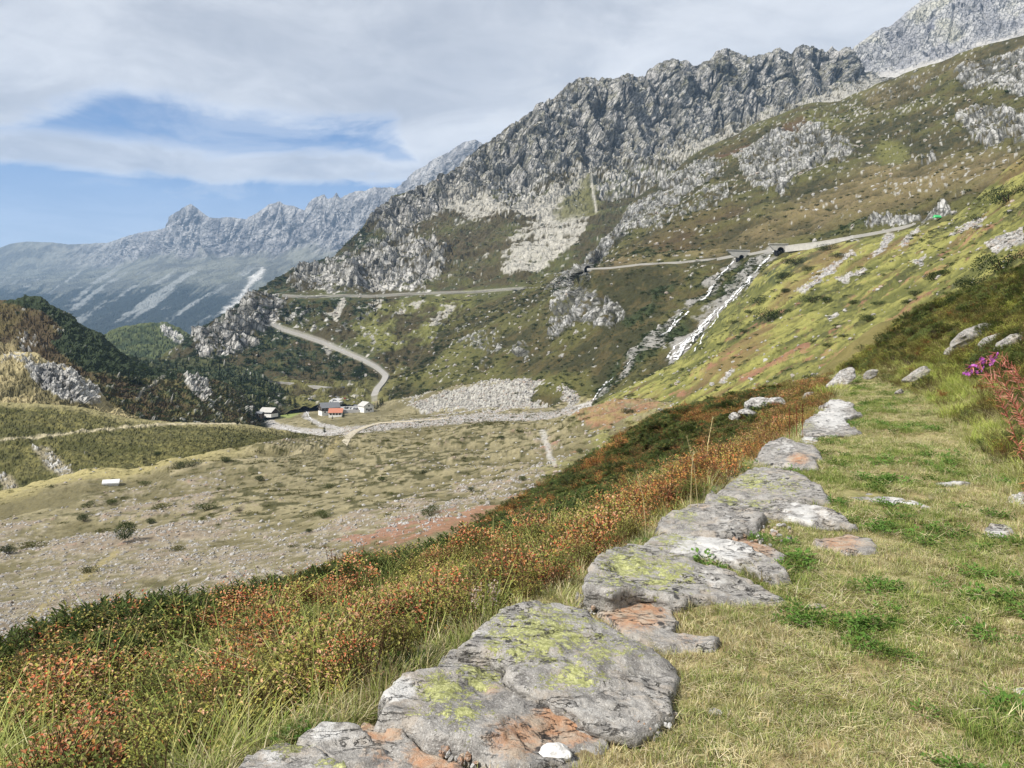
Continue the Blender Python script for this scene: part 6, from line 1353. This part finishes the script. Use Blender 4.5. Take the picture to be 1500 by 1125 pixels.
def small_tree(px, py, w_px, h_px, label):
    p = ZB.at(px, py); r = empty('small_tree', p); h = h_px / F * p.y; w_ = w_px / F * p.y; tag(r, label, 'tree')
    k = Plant(91); g = k.r; gc = [(.040, .062, .018), (.058, .082, .024), (.030, .046, .014)]
    for i in range(1500):
        dv = g.normal(size=3); dv /= np.linalg.norm(dv); z = dv[2] * .5 + .5; lump = 1 + .22 * math.sin(dv[0] * 5 + 1) * math.cos(dv[1] * 4 + dv[2] * 3)
        q = dv * A3(.5, .5, .44) * g.uniform(.55, 1.0) * lump * A3(.7 + .5 * math.sin(z * 2.6), .7 + .5 * math.sin(z * 2.6), 1); k.leaf(q * A3(w_, w_, h) + A3(0, 0, h * .56), dv + g.normal(0, .6, 3), dv, .13 * h * .5, .06 * h * .6, pick(g, gc, .3))
    part(r, 'crown', k, LEAF); t = Plant(92); t.twig(A3(0, 0, -.1), A3(0, 0, h * .6), .05, A3(.08, .055, .04)); part(r, 'trunk', t, TWIG)
small_tree(183, 794, 24, 31, 'lone small tree with a rounded dark crown standing on the stony valley floor')
G1 = 'dark conifers behind the white house'
for i, (px, py, h_, lb) in enumerate([(545,600,7,'smallest dark conifer at the corner of the white house'),(549,599,9,'second conifer from the lower end of the row by the white house'),(553,597,10,'middle conifer of the row by the white house'),(557,595,12,'conifer next to the tallest in the row by the white house'),(560,593,12,'tall dark conifer at the upper right end of the row by the white house'),(552,600,7,'little conifer standing in front of the row by the white house')]): tree(px, py, h_, i % 2, lb or 'dark young conifer in the row right of the white house', G1, 1.3)
tree(503, 611, 9, 1, 'round dark green tree in front of the orange red roof', wide=1.8); tree(487, 614, 6, 0, 'little conifer standing below the inn terrace', wide=1.3); tree(475, 633, 10, 1, 'dark tree on the near bank of the stream below the inn', wide=1.6); tree(457,622,5,1,'tiny tree on the gravel flat below the inn',wide=1.6)
G2 = 'conifers on the wooded rise left of the hamlet'
CON_L = ['tall conifer on the rise crest left of the pale crag', 'shorter conifer left of the tall one on the rise crest', 'conifer right of the tall one on the rise crest', 'tallest conifer at the lower right end of the rise', 'conifer right beside the tallest one above the barn', 'conifer left of the tallest one above the barn', 'conifer upslope between the crest and the tallest one', 'low conifer just above the left end of the barn', 'leftmost tall conifer under the dark hill', 'conifer just left of the leftmost tall one under the dark hill', 'conifer right of the leftmost tall one under the dark hill', 'conifer beside the pale crag on the rise', 'conifer on the dark knoll above the barn', 'conifer halfway down the knoll towards the stream', 'conifer at the foot of the knoll by the stream', 'small conifer behind the knoll crest', 'small conifer left on the knoll crest', 'smallest conifer at the stream bank below the knoll', 'small conifer low on the rise left of the barn']
for i, (px, py, h_) in enumerate([(333,582,17),(327,580,12),(340,586,11),(365,612,26),(372,615,18),(358,606,16),(350,600,14),(380,617,12),(195,560,22),(188,556,16),(205,564,14),(310,570,13),(418,585,12),(425,592,15),(432,597,14),(421,575,10),(410,570,10),(437,600,9),(348,622,10)]): tree(px, py, h_, i % 2, CON_L[i], G2, 1.15)

# ------------------------------------------------------------------ uncountable middle distance cover
def on_layer(L, wgt, n, rng=RNG):
    p = L.p.reshape(-1, 3); x, y, Y = proj(p); w_ = wgt.ravel() * (x > -60) * (x < 1560); w_ = np.clip(w_, 0, None); k = rng.choice(len(p), n, p=w_ / w_.sum()); j = L.p.shape[1]
    return p[k] + rng.normal(0, 1, (n, 3)) * np.array([1, 1, 0]) * (Y[k] / F * .8)[:, None], Y[k]
C_stone = kinds('debris_stone', [rock_mesh('debris_stone', 90 + i, (1, .8, .55), 1, .3, 6) for i in range(6)], None)
for i, o in enumerate(C_stone.objects):
    for nm, val in (('lich', 0), ('pale', (.55, .35, .45, .3, .6, .35)[i]), ('rust', (0, .42, .2, .5, .3, 0)[i])): o.data.attributes[nm].data.foreach_set('value', np.full(len(o.data.vertices), val, np.float32))
p1, Y1 = on_layer(V, gv * (V.Y < 260), 8000); s1 = RNG.lognormal(-2.05, .5, len(p1)) * np.clip(Y1 / 80, .8, 2.2)
p2, Y2 = on_layer(V, mr * 1.0, 4200); s2 = RNG.lognormal(-.35, .5, len(p2)); p3, Y3 = on_layer(V, sstep(rd_V, 6, 2), 4600); s3 = RNG.lognormal(-.55, .45, len(p3))
p4, Y4 = on_layer(V, (hum * .5 + .25 * tz + .05) * (V.Y < 420), 2600); s4 = RNG.lognormal(-1.5, .5, len(p4)) * np.clip(Y4 / 110, .7, 2.5)
pts = np.concatenate([p1, p2, p3, p4]); sc_ = np.concatenate([np.minimum(s1, .42), np.minimum(s2, 1.6), np.minimum(s3, 1.2), np.minimum(s4, .55)])
scatter('debris', C_stone, pts, rand_rot(len(pts), .5), sc_, RNG.integers(0, 6, len(pts)), 'pale broken stones strewn over the valley floor and moraine', 'stones')
p5, Y5 = on_layer(S, boS * sstep(S.t, 0, .3) * (S.py < 560), 2600); s5 = RNG.lognormal(-.35, .65, len(p5)) * np.clip(Y5 / 600, .5, 1.5); p6, Y6 = on_layer(M, scM * .5 + .04 * (M.t > .6), 1500); s6 = RNG.lognormal(.35, .5, len(p6))
p7, Y7 = on_layer(R, rkR * .6 + .02, 1300); s7 = RNG.lognormal(-1.0, .5, len(p7)) * np.clip(Y7 / 160, .4, 2)
pts = np.concatenate([p5, p6, p7]); sc_ = np.concatenate([np.minimum(s5, 2.4), np.minimum(s6, 3.0), np.minimum(s7, .9)])
scatter('boulders', C_stone, pts, rand_rot(len(pts), .5), sc_, RNG.integers(0, 6, len(pts)), 'pale boulders scattered over the mountain sides', 'stones')
C_low = kinds('mat_shrub', [bush_mesh('mat_shrub', 95, DG, 150, .20, flat=.6), bush_mesh('mat_shrub', 96, DG + MG[:1], 150, .20, flat=.6), bush_mesh('mat_shrub', 97, OG, 130, .20, flat=.4), bush_mesh('mat_shrub', 98, MG + OG, 130, .2, flat=.45)], None)
open_M = sstep(np.minimum(roadM, line_dist(M.px, M.py, [(388,558),(480,568),(513,578),(500,594)])), 5, 10) * (1 - soft_poly(M.px, M.py, [(470,572),(560,572),(560,612),(470,612)], 5))
q1, d1 = on_layer(M, open_M * np.clip(left_sh * sstep(n_shM, -.05, .15) + .10 * (M.t > 1.2), 0, 1) * (1 - rkM), 5200); e1 = RNG.lognormal(.95, .35, len(q1)); k1 = RNG.integers(0, 2, len(q1))
q2, d2 = on_layer(S, np.clip(dk + .05 + .22 * sstep(n_shS, .05, .3), 0, 1) * (1 - rkS) * sstep(S.t, 0, .4), 7500); e2 = RNG.lognormal(.35, .4, len(q2)) * np.clip(d2 / 600, .5, 1.4); k2 = np.where(RNG.random(len(q2)) < .7, RNG.integers(0, 2, len(q2)), 3)
q3, d3 = on_layer(L3, sstep(L3.px, 60, 200) * .8 + .08, 2600); e3 = RNG.lognormal(.35, .35, len(q3)); k3 = RNG.integers(0, 2, len(q3)); q4, d4 = on_layer(L5, np.ones_like(L5.px), 2400); e4 = RNG.lognormal(.8, .35, len(q4)); k4 = RNG.integers(0, 2, len(q4))
q5, d5 = on_layer(V, tuss * np.clip(tz + .12, 0, 1) * (1 - gv) * (1 - vil) * sstep(rd_V, 5, 9) + .10 * (1 - gv), 7500); e5 = RNG.lognormal(-.45, .4, len(q5)) * np.clip(d5 / 180, .5, 2.2); k5 = np.where(RNG.random(len(q5)) < .65, 2, 3)
q6, d6 = on_layer(L1, sstep(L1.na + L1.nb * .5, -.1, .3) + .05, 1100); e6 = RNG.lognormal(-.3, .4, len(q6)); k6 = RNG.integers(2, 4, len(q6)); q7, d7 = on_layer(R, .3 * sstep(n_shR, .1, .4) + .02, 2200); e7 = RNG.lognormal(-.8, .4, len(q7)) * np.clip(d7 / 150, .35, 2.0); k7 = RNG.integers(1, 4, len(q7))
pts = np.concatenate([q1, q2, q3, q4, q5, q6, q7]); sc_ = np.concatenate([e1, e2, e3, e4, e5, e6, e7]); kk = np.concatenate([k1, k2, k3, k4, k5, k6, k7])
sq = np.stack([sc_, sc_, sc_ * np.where(kk < 2, .8, .5)], -1)
scatter('scrub', C_low, pts - np.array([0, 0, .1]), rand_rot(len(pts), .12), sq, kk, 'low dwarf pine and heath scrub over the slopes and valley', 'scrub')
C_con = kinds('forest_conifer', [CON[0][0].copy(), CON[1][0].copy()], None)
f1, h1 = on_layer(L5, sstep(L5.t, 0, .3), 900); f2, h2 = on_layer(M, open_M * (left_sh * (M.t > 2.0) * .6 + left_sh * .10), 600)
pts = np.concatenate([f1, f2]); sc_ = np.concatenate([RNG.uniform(4, 8, len(f1)), RNG.uniform(4, 8, len(f2))])
scatter('forest', C_con, pts, rand_rot(len(pts), .03), sc_, RNG.integers(0, 2, len(pts)), 'dark scattered conifer wood around the valley step', 'wood')

# ------------------------------------------------------------------ single plants near the camera
def part(root, name, plant, mat): return link(name, plant.mesh(name, mat), None, root)
def pathpt(pts, u):
    p = np.array(pts, float); c = np.concatenate([[0], np.cumsum(np.linalg.norm(np.diff(p, axis=0), axis=1))]); q = u * c[-1]; a = np.array([np.interp(q, c, p[:, i]) for i in range(3)]); e = np.array([np.interp(q + c[-1] * .02, c, p[:, i]) for i in range(3)]); return a, e - a
def wpt(px, py, Y): return np.array(P(np.float64(px), np.float64(py), Y))
def fireweed(base, mid, tip, seed, flowers, label):
    r = np.random.default_rng(seed); root = empty('fireweed', tuple(base)); tag(root, label, 'flower', 'fireweed stems leaning over the right side of the path')
    b, m_, t_ = [np.array(q) - np.array(base) for q in (base, mid, tip)]; cur = [(1 - u) ** 2 * b + 2 * u * (1 - u) * (2 * m_ - .5 * (b + t_)) + u * u * t_ for u in np.linspace(0, 1, 14)]
    st = Plant(seed)
    for i in range(13): st.twig(cur[i], cur[i + 1], .0055 - .0003 * i, A3(.36, .13, .075))
    part(root, 'stem', st, TWIG); lf = Plant(seed + 1); pd = Plant(seed + 2)
    for i in range(34):
        p, d = pathpt(cur, r.uniform(.05, .55)); o = r.normal(size=3); o -= d * (o @ d) / (d @ d); o /= np.linalg.norm(o); lf.leaf(p, o + d / np.linalg.norm(d) * .3 - A3(0, 0, .3), d, r.uniform(.06, .11), .014, pick(r, [(.36, .14, .07), (.40, .20, .09), (.26, .17, .06)]), .2)
    for i in range(84):
        p, d = pathpt(cur, r.uniform(.42, .97)); dn = d / np.linalg.norm(d); o = r.normal(size=3); o -= dn * (o @ dn); o /= np.linalg.norm(o); e = p + (o * .75 + dn * .65) * r.uniform(.04, .08); pd.twig(p, e, .0022, pick(r, [(.56, .20, .16), (.62, .30, .24), (.46, .15, .11)]))
    part(root, 'leaf', lf, LEAF); part(root, 'seed_pod', pd, TWIG)
    if flowers:
        fl = Plant(seed + 3)
        for i in range(flowers):
            p, d = pathpt(cur, r.uniform(.93, 1.0)); dn = d / np.linalg.norm(d); o = r.normal(size=3); o -= dn * (o @ dn); o /= np.linalg.norm(o); c = p + o * r.uniform(.010, .026) + dn * r.uniform(-.012, .02)
            for j in range(4):
                a = 1.57 * j + r.normal(0, .2); sx = np.cross(o, dn); q = sx * math.cos(a) + dn * math.sin(a) + o * .35; fl.leaf(c, q, o, .017, .014, pick(r, [(.42, .11, .42), (.50, .17, .50), (.36, .07, .36)], .15), .1)
        part(root, 'flower', fl, LEAF)
g0 = near_at(1560, 660); 
for i, (m_, t_, Y, fl, lb) in enumerate([((1462,578),(1415,549),6.0,16,'fireweed stem whose purple flower hangs farthest left'),((1472,562),(1434,543),6.1,16,'fireweed stem with the middle one of the three purple flowers'),((1485,552),(1455,536),6.2,14,'fireweed stem carrying the highest purple flower'),((1480,585),(1440,562),5.9,0,'flowerless red fireweed stem drooping lowest'),((1500,560),(1465,545),6.2,0,'flowerless red fireweed stem behind the purple flowers'),((1510,575),(1478,556),6.0,0,'flowerless red fireweed stem nearest the photo edge')]):
    tip = wpt(*t_, Y); mid = wpt(*m_, Y + .05); base = np.array([tip[0] + .75 + .05 * i, Y + .15, 0]); s_, t0 = st_of(base[0], base[1]); base[2] = float(gz(s_, t0)[0]) - .02; fireweed(base, mid, tip, 200 + 7 * i, fl, lb)
def stalk(px, py_top, py_base, label, kind, seed, name='grass_stalk', Y=None, lean=0):
    r = np.random.default_rng(seed); p = near_at(px, py_base, .12) if Y is None else Vector(wpt(px, py_base, Y)); h = (py_base - py_top) / F * p.y; root = empty(name, p); tag(root, label, 'plant')
    tip = A3(lean / F * p.y, 0, h); mid = A3(lean * .3 / F * p.y, .01, h * .55); cur = [A3(0, 0, -.15), A3(0, 0, 0), mid, tip]; th = max(.0022, .7 / F * p.y * .9)
    st = Plant(seed); col = {'grass': A3(.50, .42, .22), 'dock': A3(.17, .06, .03), 'thistle': A3(.22, .07, .04), 'fluff': A3(.24, .15, .08), 'twig': A3(.10, .05, .035)}[kind]
    for a, b_ in zip(cur[:-1], cur[1:]): st.twig(a, b_, th, col)
    part(root, 'stem', st, TWIG); hd = Plant(seed + 1); k = p.y / 5
    if kind == 'grass':
        for i in range(26): q, d = pathpt(cur[1:], r.uniform(.70, 1)); hd.leaf(q, A3(r.normal(0, .4), r.normal(0, .4), 1), A3(1, 0, 0), .018 * k, .005 * k, pick(r, [(.55, .47, .28), (.46, .38, .2)]))
    elif kind == 'dock':
        for i in range(70): u_ = r.uniform(.3, 1); q, d = pathpt(cur[1:], u_); hd.leaf(q + r.normal(0, .009, 3) * (1.4 - u_), r.normal(size=3), A3(0, 0, 1), .024, .018, pick(r, [(.16, .055, .028), (.22, .08, .04), (.11, .04, .022)]))
    elif kind == 'thistle':
        for i in range(70): d = r.normal(size=3); d /= np.linalg.norm(d); hd.leaf(tip + d * .008 * k, d + A3(0, 0, .5), A3(1, 0, 0), .022 * k, .008 * k, pick(r, [(.40, .24, .16), (.30, .16, .10), (.50, .36, .27)]))
    elif kind == 'fluff':
        for i in range(70): q, d = pathpt(cur[1:], r.uniform(.35, 1)); hd.leaf(q + r.normal(0, .018, 3), r.normal(size=3), A3(0, 0, 1), .018, .010, pick(r, [(.44, .36, .28), (.34, .25, .18), (.52, .45, .38)]))
    if hd.f: part(root, 'seed_head', hd, LEAF)
stalk(398, 882, 945, 'dried brown flower head on a bare red stem in the bilberry', 'thistle', 301, 'seedhead')
stalk(697, 858, 900, 'withered white fluffy flower spike beside the biggest slab', 'fluff', 305, 'seedhead'); stalk(722, 856, 892, 'smaller white fluffy spike right of the withered one', 'fluff', 307, 'seedhead')
stalk(766, 800, 885, 'thin dark upright stalk rising from the red bilberry', 'twig', 309, 'stalk')
for i, (px, a, c, lb) in enumerate([(1157,598,640,'left of three dark dock stalks beside the far slabs'),(1167,594,634,'middle one of three dark dock stalks beside the far slabs'),(1176,592,630,'right one of three dark dock stalks beside the far slabs')]): stalk(px, a, c, lb, 'dock', 311 + 3 * i, 'dock_stalk')
for i, (px, a, c, ln, lb) in enumerate([(290,875,985,14,'tall pale grass stalk standing against the stony slope at lower left'),(152,912,1000,8,'drooping grass stalk at the far left above the dark leaves'),(1022,640,735,-16,'tallest pale grass stalk above the rusty plants'),(1034,612,700,10,'pale grass stalk rising before the pink hummock'),(1012,660,735,4,'short straw stalk among the rusty plants'),(946,690,770,-14,'reddish straw stalk leaning left over the rust coloured grass'),(205,920,985,-6,'thin pale stalk in the lower left grass'),(480,890,960,8,'thin grass stalk in the middle of the bilberry')]): stalk(px, a, c, lb, 'grass', 330 + 3 * i, lean=ln)
def clump(px, py, w_, seed, cols, label, h=.42):
    p = near_at(px, py); s = w_ / F * p.y; k = grass_tuft(seed, 260, h, s * .42, .006 * max(1, p.y / 8), cols, (.7, 1.7)); o = link('grass_clump', k.mesh('grass_clump', LEAF), None, None, p); tag(o, label, 'grass clump')
BR = [(.36, .42, .085), (.44, .46, .13), (.30, .36, .07)]
clump(1402, 612, 60, 401, BR, 'bright yellow green grass clump at the foot of the right bank'); clump(1440, 655, 46, 402, BR, 'fresh green grass clump left of the one at the photo edge', .36); clump(1486, 668, 70, 403, BR, 'large bright grass clump at the right photo edge'); clump(1222, 578, 70, 404, BR, 'yellow green grass clump where the path ends', .5)
clump(1120, 850, 60, 405, STRAW + PALEG, 'dry tufted grass clump at the tip of the wedge shaped slab', .16); clump(1395, 832, 44, 406, [(.10,.06,.035),(.16,.1,.06),(.3,.2,.12)], 'dead brown grass mat on the right side of the path', .05)
# ------------------------------------------------------------------ air
def haze():
    m, t = new_mat('haze air')
    v = t.n('ShaderNodeVolumePrincipled', ins={'Color': (.40, .64, 1.0), 'Density': 5.5e-5, 'Anisotropy': 0.0})
    t.out(v.outputs[0], vol=True)
    b = MB(); b.box((-1500, 4800, 900), (16000, 12400, 2400)); o = b.build('haze', m)
    tag(o, 'thin blue air lying over the valley and the far range', 'haze', None, 'stuff')
haze()
